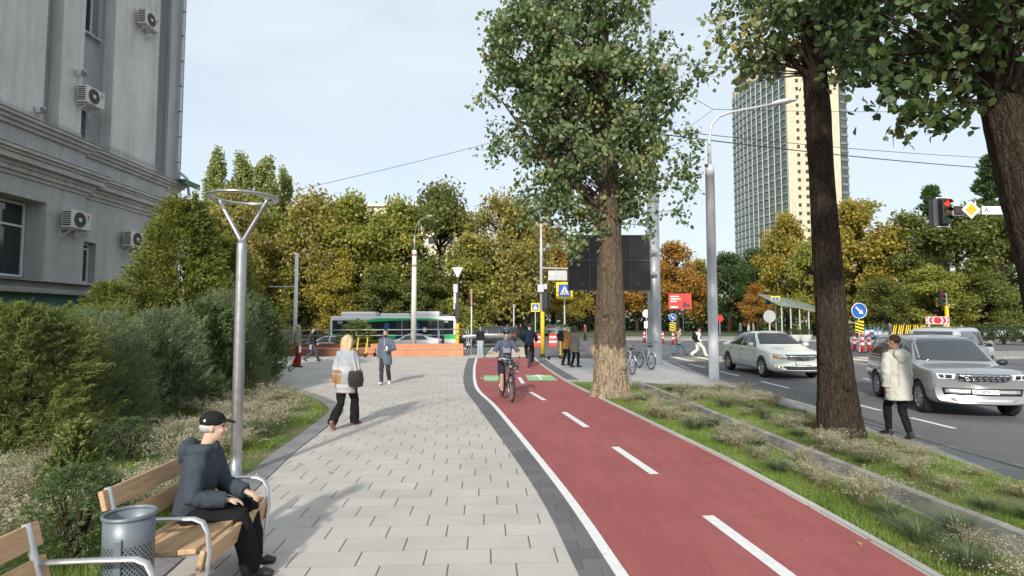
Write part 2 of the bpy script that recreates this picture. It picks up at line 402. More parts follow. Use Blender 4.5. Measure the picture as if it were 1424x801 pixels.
# ---- plaza
YB = -7.0
back = [(p.x, p.y) for p in BIKE_R]
beige = paverM('plaza_pavers', 0.556, 0.297, (0.51, 0.472, 0.43), (0.13, 0.09, 0.065), 0.012, 0.005, R(-2.7), 0.045, 0.37)
plaza = slab('plaza_pavement', [(-36, YB), (BIKE_R[-1].x, YB)] + back[::-1] + [(-1.6, 30.6), (-1.6, 33.2), (-36, 33.2)], 0.0, beige, 0.3)
greyp = paverM('grey_border_pavers', 0.30, 0.20, (0.155, 0.152, 0.158), (0.05, 0.05, 0.05), 0.006, 0.005, R(-2.7), 0.14, 0.45)
def ext_back(line): return list(line) + [Vector((line[-1].x, YB, 0))]
strip('paving_border', ext_back(BORDER), ext_back(LINE_OUT), 0.004, greyp)
redm, nt, b = _new('red_cycle_surface'); b.inputs['Roughness'].default_value = 0.8; b.inputs['Specular IOR Level'].default_value = 0.25
c = ramp(nt, noise(nt, 0.6, 6, 0.6), [(0.3, (0.295, 0.086, 0.084)), (0.7, (0.355, 0.112, 0.108))])
c = mixrgb(nt, 1.0, c, ramp(nt, noise(nt, 55, 3, 0.7), [(0.3, 0.8), (0.7, 1.2)]), 'MULTIPLY')
c = mixrgb(nt, 1.0, c, ramp(nt, noise(nt, 3.0, 5, 0.6, sc3=(1.6, 0.25, 1)), [(0.35, 0.9), (0.7, 1.05)]), 'MULTIPLY')
nt.links.new(c, b.inputs['Base Color']); bump(nt, b, noise(nt, 140, 3), 0.5, 0.008)
strip('cycle_path', ext_back(LINE_IN), ext_back(offset(BIKE_R, -0.07)), 0.004, redm)
wl, nt, b = _new('road_marking_white'); b.inputs['Roughness'].default_value = 0.7
wear = ramp(nt, noise(nt, 8, 7, 0.7), [(0.28, (0.50, 0.49, 0.48)), (0.45, (0.76, 0.75, 0.73))])
nt.links.new(mixrgb(nt, 1, wear, ramp(nt, noise(nt, 60, 2), [(0.3, 0.85), (0.7, 1.05)]), 'MULTIPLY'), b.inputs['Base Color'])
strip('edge_line', ext_back(LINE_OUT), ext_back(LINE_IN), 0.008, wl)
# kerb stones on the right edge of the cycle path: a low pale edging, slightly raised
kerbm = paverM('kerb_stone', 3.0, 1.0, (0.50, 0.49, 0.46), (0.16, 0.15, 0.13), 0.0, 0.012, 0, 0.10, 0.3)
def kerb(name, line, w, z0, z1, mat=None, off=0.0):
    a = offset(line, off - w / 2); c = offset(line, off + w / 2); m = MB(); n = len(line)
    vs = [(p.x, p.y, z0) for p in a] + [(p.x, p.y, z1) for p in a] + [(p.x, p.y, z1) for p in c] + [(p.x, p.y, z0) for p in c]
    fs = []
    for i in range(n - 1):
        for k in range(3): fs.append((k * n + i, k * n + i + 1, (k + 1) * n + i + 1, (k + 1) * n + i))
    fs += [(0, n, 2 * n, 3 * n), (n - 1, 2 * n - 1, 3 * n - 1, 4 * n - 1)]
    m.add(vs, fs); return tag(m.build(name, mat or kerbm), kind='structure')
kerb('cycle_path_kerb', BIKE_R, 0.07, -0.3, 0.018)
# ---- markings on the cycle path
def mark(name, poly, z, mat=wl): return tag(MB().add([(p[0], p[1], z) for p in poly], [tuple(range(len(poly)))]).build(name, mat), kind='structure')
def dash(a, b, w, z=0.008, name='lane_marking'):
    a = Vector((a[0], a[1], 0)); b = Vector((b[0], b[1], 0)); d = (b - a).normalized(); n = Vector((-d.y, d.x, 0)) * (w / 2)
    return mark(name, [a - n, b - n, b + n, a + n], z)
for a, c in [((716.5, 513), (719.5, 518)), ((722, 525), (727.5, 533.5)), ((737.5, 545.5), (757.5, 557)), ((784, 573.5), (816, 594.5)), ((855, 622), (910.5, 660)), ((984, 718), (1098, 803))]:
    dash(gp(*a), gp(*c), 0.125)
p = gp(1098, 803); dash((p.x + 0.06, p.y - 2.2), (p.x + 0.07, p.y - 3.6), 0.125)
greenm = M('green_marking', (0.25, 0.50, 0.22), 0.7, var=0.12, scale=5)
mark('green_marking', [gp(673, 530), gp(703, 530), gp(699, 522.5), gp(673, 522.5)], 0.0075, greenm)
mark('green_marking', [gp(735, 529.3), gp(775.5, 529.3), gp(766, 521.8), gp(730.5, 521.8)], 0.0075, greenm)
ga, gb = gp(753, 528.2), gp(749, 523)
dash(ga, gb, 0.10, 0.011, 'arrow_marking'); d = (gb - ga).normalized(); n = Vector((-d.y, d.x, 0))
mark('arrow_marking', [gb + d * 0.5, gb - d * 0.35 + n * 0.36, gb - d * 0.2, gb - d * 0.35 - n * 0.36], 0.0115)
ga = gp(688, 526.5)
dash(ga + Vector((-0.5, 0, 0)), ga + Vector((0.5, 0, 0)), 0.14, 0.011, 'arrow_marking')

# ---- right-hand verge with its concrete drain, and the pavement strip along the road
soil, nt, b = _new('verge_soil'); b.inputs['Roughness'].default_value = 1.0; b.inputs['Specular IOR Level'].default_value = 0.05
c = ramp(nt, noise(nt, 1.7, 7, 0.65), [(0.3, (0.10, 0.10, 0.05)), (0.5, (0.13, 0.17, 0.055)), (0.7, (0.25, 0.215, 0.15))])
c = mixrgb(nt, 1, c, ramp(nt, noise(nt, 45, 3), [(0.3, 0.7), (0.7, 1.25)]), 'MULTIPLY'); nt.links.new(c, b.inputs['Base Color']); bump(nt, b, noise(nt, 40, 4), 1.0, 0.03)
conc = M('weathered_concrete', (0.27, 0.26, 0.235), 0.9, var=0.4, scale=3, bmp=0.4)
lightp = paverM('light_pavers', 0.40, 0.20, (0.44, 0.43, 0.42), (0.2, 0.19, 0.18), 0.006, 0.006, 0, 0.06)
stripp = paverM('strip_pavers', 0.20, 0.10, (0.27, 0.265, 0.26), (0.12, 0.12, 0.11), 0.005, 0.005, 0, 0.12)
vl = [p for p in BIKE_R if p.y < 19.0]
slab('verge_ground', [(p.x, p.y) for p in vl] + [(p.x, p.y) for p in DITCH_L][::-1], 0.006, soil, 0.5)
slab('verge_ground', [(p.x, p.y) for p in DITCH_R] + [(p.x, p.y) for p in VERGE_R][::-1], 0.006, soil, 0.5)
strip('drain_floor', DITCH_L, DITCH_R, -0.20, M('drain_silt', (0.20, 0.185, 0.165), 0.95, var=0.35, scale=2.5, bmp=0.6))
kerb('drain_kerb', DITCH_L, 0.07, -0.35, 0.02, conc)
kerb('drain_kerb', DITCH_R, 0.13, -0.35, 0.035, conc)
strip('pavement_strip', VERGE_R, [Vector((KERBX - 0.15, p.y, 0)) for p in VERGE_R], 0.0, stripp, 0.3)
tb = [p for p in BIKE_R if p.y >= 19.0]
slab('pavement', [(p.x, p.y) for p in tb] + [(vl[0].x, vl[0].y), (3.5, 18.3), (4.1, 18.45), (4.2, 17.0), (6.42, 16.9), (6.9, 16.9), (6.9, 21), (7.75, 29.6), (1.3, 30.2)], 0.003, lightp, 0.35)
kl = smooth_poly([(1.2, 29.95), (4.5, 29.75), (7.0, 29.6), (7.62, 29.2), (7.75, 28.4), (7.5, 25), (7.0, 21), (6.98, 16), (6.98, 8), (6.98, 1.2)], 70)
kerb('road_kerb', kl, 0.15, -0.4, 0.012, conc)
bp = [p for p in BIKE_R if p.y > 18.9]
strip('paving_border', [Vector((p.x + 0.035, p.y, 0)) for p in bp], [Vector((p.x + 0.5, p.y - 0.1, 0)) for p in bp], 0.0075, greyp)
# ---- left-hand planting bed
BED = [gp(372, 545), gp(392, 541), gp(415, 546.5), gp(440, 556), gp(455, 565), gp(458, 573), gp(445, 584), gp(418, 605), gp(385, 628), gp(352, 655), gp(325, 678)]
BED = [Vector((-9.5, 18.6, 0)), Vector((-7.4, 17.2, 0))] + BED + [Vector((-3.12, 5.4, 0)), Vector((-2.98, 4.2, 0)), Vector((-2.85, 3.0, 0)), Vector((-2.7, 1.0, 0)), Vector((-2.6, -2.0, 0))]
BEDL = smooth_poly(BED, 60)
slab('planting_bed', [(p.x, p.y) for p in BEDL] + [(-15.0, -2.0), (-15.0, 30.0), (-12.2, 30.0), (-10.5, 21)], 0.012, soil, 0.2)
kerb('bed_edging', BEDL, 0.30, -0.2, 0.016, paverM('edging_stone', 0.3, 0.3, (0.24, 0.235, 0.24), (0.1, 0.1, 0.1), 0.008, 0.012, R(30), 0.12), off=0.14)

# ---- road markings
for a, c in [((963, 506), (984.5, 511.3)), ((1003.6, 516), (1033, 522.7)), ((1058.6, 530.5), (1097, 539.8)), ((1263, 581), (1324, 596))]:
    p, q = gp(*a, z=RZ), gp(*c, z=RZ); X = 8.72
    dash((X, p.y), (X, q.y), 0.12, RZ + 0.004)
dash((8.72, 15.4), (8.72, 13.4), 0.12, RZ + 0.004); dash((8.72, 7.9), (8.72, 5.4), 0.12, RZ + 0.004)
for X, segs in ((12.9, [(27, 24.5), (20.8, 18.0), (14.2, 11.4), (7.8, 5.0)]), (17.2, [(28.5, 25.0), (21.5, 18.0), (14.8, 11.6)])):
    for a, c in segs: dash((X, a), (X, c), 0.12, RZ + 0.004)
dash((21.4, 32), (21.4, 8), 0.12, RZ + 0.004)
for X in np.arange(9.2, 20.8, 1.35):                          # zebra crossing over the avenue
    mark('crossing_stripe', [(X, 29.4), (X + 0.5, 29.4), (X + 0.5, 33.0), (X, 33.0)], RZ + 0.004, wl)
    mark('crossing_stripe', [(X + 0.6, 29.4), (X + 1.1, 29.4), (X + 1.1, 33.0), (X + 0.6, 33.0)], RZ + 0.004, M('crossing_yellow', (0.46, 0.33, 0.12), 0.8, var=0.25))
for Y in np.arange(33.0, 45.0, 1.25):                         # zebra crossing over the side street, in line with the cycle path
    mark('crossing_stripe', [(-1.6, Y), (1.0, Y), (1.0, Y + 0.55), (-1.6, Y + 0.55)], RZ + 0.005, wl)
    mark('crossing_stripe', [(-1.6, Y + 0.62), (1.0, Y + 0.62), (1.0, Y + 1.18), (-1.6, Y + 1.18)], RZ + 0.005, MATS['crossing_yellow'])
# ---- central island, far pavements and parkland
slab('traffic_island', [(21.9, 33.5), (22.3, 34.6), (30, 36.5), (46, 38), (46, 33.2), (30, 31.5), (23, 31.2), (22, 32)], 0.03, conc, 0.3)
slab('far_pavement', [(12, 62), (34, 56), (120, 50), (160, 50), (160, 75), (60, 72), (12, 70)], 0.03, M('far_paving', (0.30, 0.285, 0.26), 0.9, var=0.12, scale=1), 0.3)
lawn = M('far_lawn', (0.06, 0.085, 0.03), 1.0, var=0.35, scale=0.6)
slab('far_park_ground', [(-3.5, 66), (12, 70), (60, 72), (160, 75), (300, 400), (-3, 400)], 0.05, lawn, 0.3)
slab('far_pavement', [(-60, 60), (-5, 60), (-4, 66), (-60, 66)], -0.60, MATS['far_paving'], 0.3)
slab('far_park_ground', [(-200, 65.8), (-5.0, 65.8), (-5.0, 400), (-200, 400)], -0.55, lawn, 0.3)
# ================================================================ PLANTS
LEAF6 = np.array([(0, -0.5, 0), (0.36, -0.28, 0.08), (0.42, 0.06, 0.10), (0, 0.55, 0), (-0.42, 0.06, 0.10), (-0.36, -0.28, 0.08)])
LEAF4 = np.array([(0, -0.5, 0), (0.40, 0.0, 0.07), (0, 0.5, 0), (-0.40, 0.0, 0.07)])
SPRAY = np.array([(-0.13, -0.5, 0), (0.13, -0.5, 0), (0.16, 0.1, 0.02), (0, 0.5, 0), (-0.16, 0.1, 0.02)])
NEEDLE = np.array([(-0.07, -0.5, 0), (0.07, -0.5, 0), (0.0, 0.5, 0.02)])
def unit(a): return a / np.maximum(1e-9, np.linalg.norm(a, axis=-1, keepdims=True))
def cards(pos, size, axis, normal, shape):
    """leaf polygons at pos, long axis 'axis', facing 'normal'"""
    n = len(pos); y = unit(axis); x = unit(np.cross(y, normal)); z = np.cross(x, y)
    s = np.broadcast_to(np.asarray(size, float).reshape(-1, 1, 1), (n, 1, 1)) if np.ndim(size) else np.full((n, 1, 1), size)
    k = len(shape)
    v = pos[:, None, :] + s * (shape[None, :, 0:1] * x[:, None] + shape[None, :, 1:2] * y[:, None] + shape[None, :, 2:3] * z[:, None])
    return v.reshape(-1, 3), np.arange(n * k).reshape(n, k)
def rdir(g, n): return unit(g.normal(size=(n, 3)))
def merge(*vf):
    V = []; Fc = []; n = 0
    for v, f in vf: V.append(v); Fc.append(f + n); n += len(v)
    return np.concatenate(V), np.concatenate(Fc)
def trunk_tube(mb, pts, rad, n=14, g=None, rough=0.05, seg=1):
    """a trunk or limb with an uneven outline"""
    P = []; RR = []
    for i in range(len(pts) - 1):
        for j in range(seg):
            t = j / seg; P.append(Vector(pts[i]).lerp(Vector(pts[i + 1]), t)); RR.append(rad[i] * (1 - t) + rad[i + 1] * t)
    P.append(Vector(pts[-1])); RR.append(rad[-1])
    k0 = len(mb.v); mb.tube(P, RR, n)
    if rough and g is not None:
        ph = g.uniform(0, 6.28, 8); ctr = [p for p in P for _ in range(n)]
        for i in range(len(P) * n):
            j = i % n; r = i // n; a = 2 * PI * j / n
            w = 1 + rough * (0.6 * math.sin(3 * a + ph[0] + 0.4 * P[r].z) + 0.5 * math.sin(7 * a + ph[1] - 0.9 * P[r].z) + 0.5 * math.sin(13 * a + ph[2]) + 0.5 * math.sin(2.3 * P[r].z + ph[3] + 2 * a)) + g.normal() * rough * 0.25
            v = Vector(mb.v[k0 + i]); mb.v[k0 + i] = tuple(ctr[i] + (v - ctr[i]) * w)
# -------- large street trees whose trunks and leaves are seen close
def street_tree(label, base, trunk, rad, prof, ncl, nleaf, lsize, barkmat, leafmat, seed, extra=(), limbs=(), cl_r=0.45, squash=0.8, group=None, cstart=None):
    """prof: (z, radius, x offset, y offset) of the crown; extra: single leaf clusters (x, y, z, r)"""
    g = np.random.default_rng(seed); r_ = random.Random(seed)
    root = thing('street_tree', label, 'tree', base, 0, group)
    tm = MB(); trunk_tube(tm, trunk, rad, 44, g, 0.05, 10)
    for k in range(9):                                            # root flare
        a = 2 * PI * k / 9 + r_.uniform(-.2, .2); d = Vector((math.cos(a), math.sin(a), 0)); b0 = Vector(trunk[0])
        trunk_tube(tm, [b0 + d * rad[0] * 1.15 + Vector((0, 0, -0.08)), b0 + d * rad[0] * 0.92 + Vector((0, 0, 0.12)), b0 + d * rad[0] * 0.72 + Vector((0, 0, 0.55))], [rad[0] * 0.22, rad[0] * 0.27, rad[0] * 0.2], 8, g, 0.1, 3)
    for k in range(4):                                            # burrs and old branch scars
        t = r_.uniform(0.15, 0.6); i = min(len(trunk) - 2, int(t * (len(trunk) - 1))); p = Vector(trunk[i]).lerp(Vector(trunk[i + 1]), r_.random()); a = r_.uniform(0, 6.28)
        tm.ell(p + Vector((math.cos(a), math.sin(a), 0)) * rad[i] * 0.85, (rad[i] * .26, rad[i] * .26, rad[i] * .4), 10, 7)
    for pts, rr in limbs: trunk_tube(tm, pts, rr, 12, g, 0.06, 4)
    zs = [p[0] for p in prof]; area = np.array([max(0.05, p[1]) for p in prof])
    ztab = np.linspace(zs[0], zs[-1], 60); w = np.interp(ztab, zs, area) ** 1.6; w /= w.sum()
    cl = []
    for _ in range(ncl):
        z = g.choice(ztab, p=w) + g.normal() * 0.1; R0 = np.interp(z, zs, [p[1] for p in prof]); a = g.uniform(0, 2 * PI); q = math.sqrt(g.uniform(0.06, 1.0)) * (1 + 0.10 * math.sin(3 * a + z))
        cl.append((np.interp(z, zs, [p[2] for p in prof]) + R0 * q * math.cos(a), np.interp(z, zs, [p[3] for p in prof]) + R0 * q * math.sin(a) * squash, z, cl_r * g.uniform(0.65, 1.25)))
    cl += list(extra)
    V = []; tb = MB(); tz = [p[2] for p in trunk]
    for (x, y, z, r) in cl:
        zt = min(tz[-1] - 0.1, max((cstart or zs[0]) - 0.2, z - 0.5 - 0.45 * math.hypot(x, y))); i = max(0, min(len(trunk) - 2, int(np.searchsorted(tz, zt)) - 1)); f = (zt - tz[i]) / max(1e-6, tz[i + 1] - tz[i])
        p0 = Vector(trunk[i]).lerp(Vector(trunk[i + 1]), f); p1 = Vector((x, y, z)); L = (p1 - p0).length; mid = p0.lerp(p1, 0.5) + Vector((r_.gauss(0, .06), r_.gauss(0, .06), 0.06)) * L
        tb.tube([p0, p0.lerp(mid, .5) + Vector((0, 0, .02 * L)), mid, mid.lerp(p1, .55), p1], [0.014 + 0.008 * L, 0.011 + 0.005 * L, 0.009 + 0.002 * L, 0.007, 0.003], 5, False)
        out = unit(np.array([p1.x - p0.x, p1.y - p0.y, 0.3 * (p1.z - p0.z)])); n = int(nleaf * g.uniform(0.7, 1.3) * (r / cl_r) ** 1.6)
        for s in range(5):                                        # side twigs of the cluster, leaves strung along them
            d = unit(out * 0.55 + g.normal(size=3) * 0.65 + np.array([0, 0, -0.15])); L2 = r * g.uniform(1.0, 1.9); st = np.array(p1) - out * r * 0.6 * g.uniform(0, 1)
            en = st + d * L2 - np.array([0, 0, 0.12 * L2])
            tb.tube([st, (st + en) / 2 + g.normal(size=3) * .04, en], [0.008, 0.005, 0.002], 4, False)
            t = g.uniform(0.08, 1.04, n // 5)[:, None]; V.append(st + (en - st) * t + g.normal(size=(n // 5, 3)) * (0.21 * r + 0.02))
    P = np.concatenate(V); n = len(P)
    ax = unit(g.normal(size=(n, 3)) * 0.8 + np.array([0, 0, -0.75])); nm = unit(g.normal(size=(n, 3)) + np.array([0, -0.15, 0.35]))
    v, f = cards(P, lsize * g.uniform(0.65, 1.2, n), ax, nm, LEAF6)
    tm.build('trunk', barkmat, root, smooth=True)
    cr = link('crown', npmesh('crown', v, f, leafmat), root)
    tb.build('twigs', M('twig_bark', (0.07, 0.055, 0.04), 0.95, var=.3), cr)
    return root
poplar_leaf = leafM('poplar_leaf', [(0.062, 0.097, 0.042), (0.100, 0.154, 0.064), (0.155, 0.215, 0.095), (0.209, 0.263, 0.131), (0.414, 0.321, 0.084)], 0.28, 0.38)
poplar_shaded = leafM('poplar_leaf_shaded', [(0.025, 0.045, 0.018), (0.044, 0.075, 0.027), (0.062, 0.106, 0.037), (0.106, 0.150, 0.056), (0.163, 0.163, 0.044)], 0.25, 0.38)  # backlit shade of the leaning tree is put into these darker leaf colours
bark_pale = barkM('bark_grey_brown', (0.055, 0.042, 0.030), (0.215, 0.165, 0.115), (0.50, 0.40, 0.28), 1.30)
bark_shaded = barkM('bark_shaded', (0.020, 0.015, 0.012), (0.082, 0.062, 0.046))  # crown shade on the road trunks is put into this darker bark colour
# tree beside the cycle path
b1 = Vector((2.62, 15.0, 0))
street_tree('big poplar with whitewashed foot between cycle path and verge', b1,
    [(0, 0, -0.2), (0, 0, 0.3), (-0.02, 0, 1.2), (0, 0, 2.6), (0.0, 0, 4.3), (-0.02, 0, 6.5), (-0.1, 0, 9.0), (-0.2, 0, 12.5)],
    [0.50, 0.47, 0.425, 0.36, 0.30, 0.24, 0.18, 0.07],
    [(4.75, 0.25, -0.2, 0), (5.15, 1.45, -0.45, 0), (5.8, 1.85, -0.45, 0), (6.6, 2.0, -0.5, 0), (7.4, 2.25, -0.6, 0), (8.3, 2.4, -0.7, 0), (9.6, 2.35, -0.85, 0), (11, 2.0, -0.8, 0), (12.6, 1.0, -0.6, 0)],
    350, 92, 0.122, bark_pale, poplar_leaf, 3,
    extra=[(-1.0, -.4, 4.05, .42), (-.75, -.2, 4.35, .4), (-1.55, 0, 4.5, .42), (-.35, -.4, 4.2, .25), (1.15, -.3, 4.45, .3), (1.9, 0, 5.0, .4),
           (2.5, 0, 8.9, .3), (2.75, 0, 8.75, .32), (2.2, 0.2, 8.5, .3), (1.9, 0, 9.2, .34), (2.3, 0, 7.0, .36), (2.15, 0, 6.4, .33), (2.05, .1, 6.0, .4), (1.8, 0, 5.6, .4),
           (-3.1, 0, 8.1, .4), (-3.2, 0, 6.7, .35), (-3.05, 0, 6.85, .4), (-2.3, 0, 5.5, .38), (-2.2, 0, 5.0, .36)],
    limbs=[([(-0.1, 0, 8.1), (-0.6, -0.5, 8.8), (-1.3, -0.8, 9.25), (-1.75, -0.9, 9.7), (-2.3, -1.0, 10.9)], [0.2, 0.17, 0.15, 0.12, 0.06]), ([(0, 0, 5.2), (0.8, 0.1, 6.2), (1.6, 0.1, 7.6), (2.3, 0, 8.6)], [0.10, 0.07, 0.05, 0.02]),
           ([(0, 0, 4.7), (-0.8, 0, 5.6), (-1.9, 0, 6.6), (-2.9, 0, 8.0)], [0.12, 0.09, 0.06, 0.02])], cl_r=0.38, group='street trees along the avenue')
# dark trunk beside the road
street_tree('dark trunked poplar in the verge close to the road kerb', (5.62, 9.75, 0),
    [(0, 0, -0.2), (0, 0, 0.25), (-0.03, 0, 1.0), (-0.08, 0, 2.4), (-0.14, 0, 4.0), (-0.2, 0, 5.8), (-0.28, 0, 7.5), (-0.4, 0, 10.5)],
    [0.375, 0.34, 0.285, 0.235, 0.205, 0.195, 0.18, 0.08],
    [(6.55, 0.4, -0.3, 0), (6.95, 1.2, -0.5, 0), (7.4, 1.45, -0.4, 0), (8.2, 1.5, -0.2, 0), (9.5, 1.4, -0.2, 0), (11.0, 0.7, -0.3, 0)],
    130, 74, 0.115, bark_shaded, poplar_leaf, 5,
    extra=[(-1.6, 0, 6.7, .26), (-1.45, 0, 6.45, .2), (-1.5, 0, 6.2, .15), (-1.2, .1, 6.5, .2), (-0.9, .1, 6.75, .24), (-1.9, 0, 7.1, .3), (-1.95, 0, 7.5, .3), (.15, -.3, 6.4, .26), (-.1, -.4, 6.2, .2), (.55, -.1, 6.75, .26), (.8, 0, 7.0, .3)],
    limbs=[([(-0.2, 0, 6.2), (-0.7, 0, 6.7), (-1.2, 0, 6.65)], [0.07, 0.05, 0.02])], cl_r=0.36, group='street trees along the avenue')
# leaning trunk at the right
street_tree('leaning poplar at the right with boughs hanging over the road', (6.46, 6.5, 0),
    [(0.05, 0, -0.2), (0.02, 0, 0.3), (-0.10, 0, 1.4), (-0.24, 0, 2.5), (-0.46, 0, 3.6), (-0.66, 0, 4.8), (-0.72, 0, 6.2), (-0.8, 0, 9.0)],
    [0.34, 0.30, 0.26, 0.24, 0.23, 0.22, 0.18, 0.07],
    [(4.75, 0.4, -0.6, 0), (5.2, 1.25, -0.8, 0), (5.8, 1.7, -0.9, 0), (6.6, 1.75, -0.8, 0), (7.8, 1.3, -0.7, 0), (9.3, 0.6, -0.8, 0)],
    145, 74, 0.115, bark_shaded, poplar_shaded, 9,
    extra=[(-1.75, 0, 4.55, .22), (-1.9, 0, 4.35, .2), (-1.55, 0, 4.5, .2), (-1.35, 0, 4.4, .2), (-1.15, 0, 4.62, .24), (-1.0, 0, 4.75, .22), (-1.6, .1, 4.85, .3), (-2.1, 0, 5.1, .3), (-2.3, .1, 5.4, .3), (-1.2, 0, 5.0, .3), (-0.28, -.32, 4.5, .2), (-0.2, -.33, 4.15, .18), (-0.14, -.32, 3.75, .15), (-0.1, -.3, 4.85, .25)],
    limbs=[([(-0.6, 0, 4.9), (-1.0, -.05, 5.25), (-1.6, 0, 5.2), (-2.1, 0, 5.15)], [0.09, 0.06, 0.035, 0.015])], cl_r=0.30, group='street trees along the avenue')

# -------- background trees: prototypes 10 m tall, copied
def broad_proto(seed, leafmat, h=10.0, cw=6.0, base=0.18, nblob=64, nleaf=230, lsize=0.25, airy=1.0, trunkmat=None):
    g = np.random.default_rng(seed); root = link('broadleaf_tree', None)
    tm = MB(); trunk_tube(tm, [(0, 0, -0.6), (0, 0, 0.2), (g.normal() * .1, g.normal() * .1, h * .3), (g.normal() * .2, g.normal() * .2, h * .6), (0, 0, h * .9)], [0.30, 0.25, 0.2, 0.13, 0.03], 10, g, 0.06, 3)
    V = []; ctrs = []
    for k in range(nblob):
        u = g.uniform(0, 1); z = h * (base + (1 - base) * u); rr = cw / 2 * (math.sin(PI * min(1, (u * 0.86 + 0.14))) ** 0.6) * (1.0 if u < .55 else 1.0 - 0.5 * (u - .55))
        a = g.uniform(0, 2 * PI); q = math.sqrt(g.uniform(.12, 1)); c = np.array([rr * q * math.cos(a), rr * q * math.sin(a), z + g.normal() * .2]); r = cw * 0.13 * g.uniform(.5, 1.5); ctrs.append((c, r))
    for c, r in ctrs:
        d = rdir(g, nleaf); d[:, 2] = d[:, 2] * 0.85 + 0.12
        V.append(c + d * r * (g.uniform(0.2, 1.3, (nleaf, 1)) ** 0.8) * np.array([1, 1, 0.85]) + g.normal(size=(nleaf, 3)) * .16 * airy)
        zt = max(h * .16, c[2] - 0.9 - 0.3 * np.hypot(c[0], c[1])); tm.tube([(0, 0, zt), tuple((c + np.array([0, 0, zt])) / 2 * np.array([1, 1, 1]) + np.array([0, 0, .2])), tuple(c)], [0.09, 0.05, 0.015], 5, False)
    P = np.concatenate(V); n = len(P)
    v, f = cards(P, lsize * g.uniform(.55, 1.25, n), g.normal(size=(n, 3)) + np.array([0, 0, -.5]), g.normal(size=(n, 3)) + np.array([0, -.2, .5]), LEAF4)
    tm.build('trunk', trunkmat or bark_shaded, root, smooth=True); link('crown', npmesh('crown', v, f, leafmat), root)
    return root
def poplar_proto(seed, leafmat, h=10.0, cw=2.0):
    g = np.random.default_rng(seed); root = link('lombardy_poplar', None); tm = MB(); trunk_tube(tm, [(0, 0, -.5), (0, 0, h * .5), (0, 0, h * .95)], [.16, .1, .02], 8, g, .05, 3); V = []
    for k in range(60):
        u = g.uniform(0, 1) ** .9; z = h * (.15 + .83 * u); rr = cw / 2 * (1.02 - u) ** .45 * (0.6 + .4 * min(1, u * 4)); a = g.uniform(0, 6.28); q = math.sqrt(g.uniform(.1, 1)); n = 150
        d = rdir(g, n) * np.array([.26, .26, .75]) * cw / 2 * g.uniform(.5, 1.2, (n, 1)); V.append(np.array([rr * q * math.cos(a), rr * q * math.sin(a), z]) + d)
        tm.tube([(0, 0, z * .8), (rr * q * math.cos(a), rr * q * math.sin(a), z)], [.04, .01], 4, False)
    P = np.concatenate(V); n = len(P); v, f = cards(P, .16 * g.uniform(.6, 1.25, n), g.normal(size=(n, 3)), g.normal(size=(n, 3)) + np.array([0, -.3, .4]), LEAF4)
    tm.build('trunk', bark_shaded, root, smooth=True); link('crown', npmesh('crown', v, f, leafmat), root); return root
def pine_proto(seed, leafmat, h=10.0, cw=4.6):
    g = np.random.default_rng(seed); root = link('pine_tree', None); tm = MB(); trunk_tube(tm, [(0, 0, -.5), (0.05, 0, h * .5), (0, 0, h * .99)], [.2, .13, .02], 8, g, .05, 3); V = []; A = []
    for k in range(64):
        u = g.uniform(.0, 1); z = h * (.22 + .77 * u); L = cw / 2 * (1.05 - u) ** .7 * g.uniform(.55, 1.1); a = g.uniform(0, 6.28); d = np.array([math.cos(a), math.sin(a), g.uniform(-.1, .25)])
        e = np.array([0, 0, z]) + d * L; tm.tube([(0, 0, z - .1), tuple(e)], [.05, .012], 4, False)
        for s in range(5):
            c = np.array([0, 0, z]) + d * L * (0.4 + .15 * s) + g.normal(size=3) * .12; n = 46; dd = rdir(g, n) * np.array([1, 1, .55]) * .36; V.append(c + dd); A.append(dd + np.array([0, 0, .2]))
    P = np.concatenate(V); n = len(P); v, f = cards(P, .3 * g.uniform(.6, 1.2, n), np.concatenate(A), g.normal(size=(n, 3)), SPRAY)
    tm.build('trunk', bark_shaded, root, smooth=True); link('crown', npmesh('crown', v, f, leafmat), root); return root
Lm = {
 'olive': leafM('leaf_olive', [(0.105, 0.144, 0.030), (0.197, 0.229, 0.048), (0.322, 0.310, 0.064), (0.462, 0.383, 0.075)]),
 'green': leafM('leaf_green', [(0.075, 0.095, 0.028), (0.115, 0.135, 0.036), (0.165, 0.18, 0.045), (0.25, 0.23, 0.055)]),
 'yellow': leafM('leaf_yellow', [(0.117, 0.129, 0.030), (0.233, 0.206, 0.039), (0.374, 0.289, 0.048), (0.467, 0.348, 0.062)]),
 'brown': leafM('leaf_brown', [(0.128, 0.132, 0.042), (0.226, 0.203, 0.058), (0.345, 0.287, 0.081), (0.455, 0.376, 0.097)]),
 'orange': leafM('leaf_orange', [(0.188, 0.099, 0.026), (0.318, 0.169, 0.036), (0.424, 0.224, 0.044), (0.376, 0.281, 0.058)]),
 'grey': leafM('leaf_grey_green', [(0.125, 0.167, 0.059), (0.214, 0.260, 0.102), (0.304, 0.335, 0.128), (0.392, 0.391, 0.145)]),
 'dark': leafM('leaf_dark_green', [(0.039, 0.071, 0.026), (0.069, 0.113, 0.037), (0.108, 0.156, 0.048)]),
}
protos = {k: [broad_proto(20 + i, Lm[k], base=.14 if k in ('green', 'olive') else .2, airy=1.6 if k == 'brown' else 1)] for i, k in enumerate(('olive', 'green', 'yellow', 'brown', 'orange', 'dark'))}
protos['olive'].append(broad_proto(41, Lm['olive'], cw=5.2, base=.1)); protos['green'].append(broad_proto(42, Lm['green'], cw=7, base=.16))
protos['poplar'] = [poplar_proto(50, Lm['grey'])]; protos['pine'] = [pine_proto(55, Lm['dark'])]
used = set()
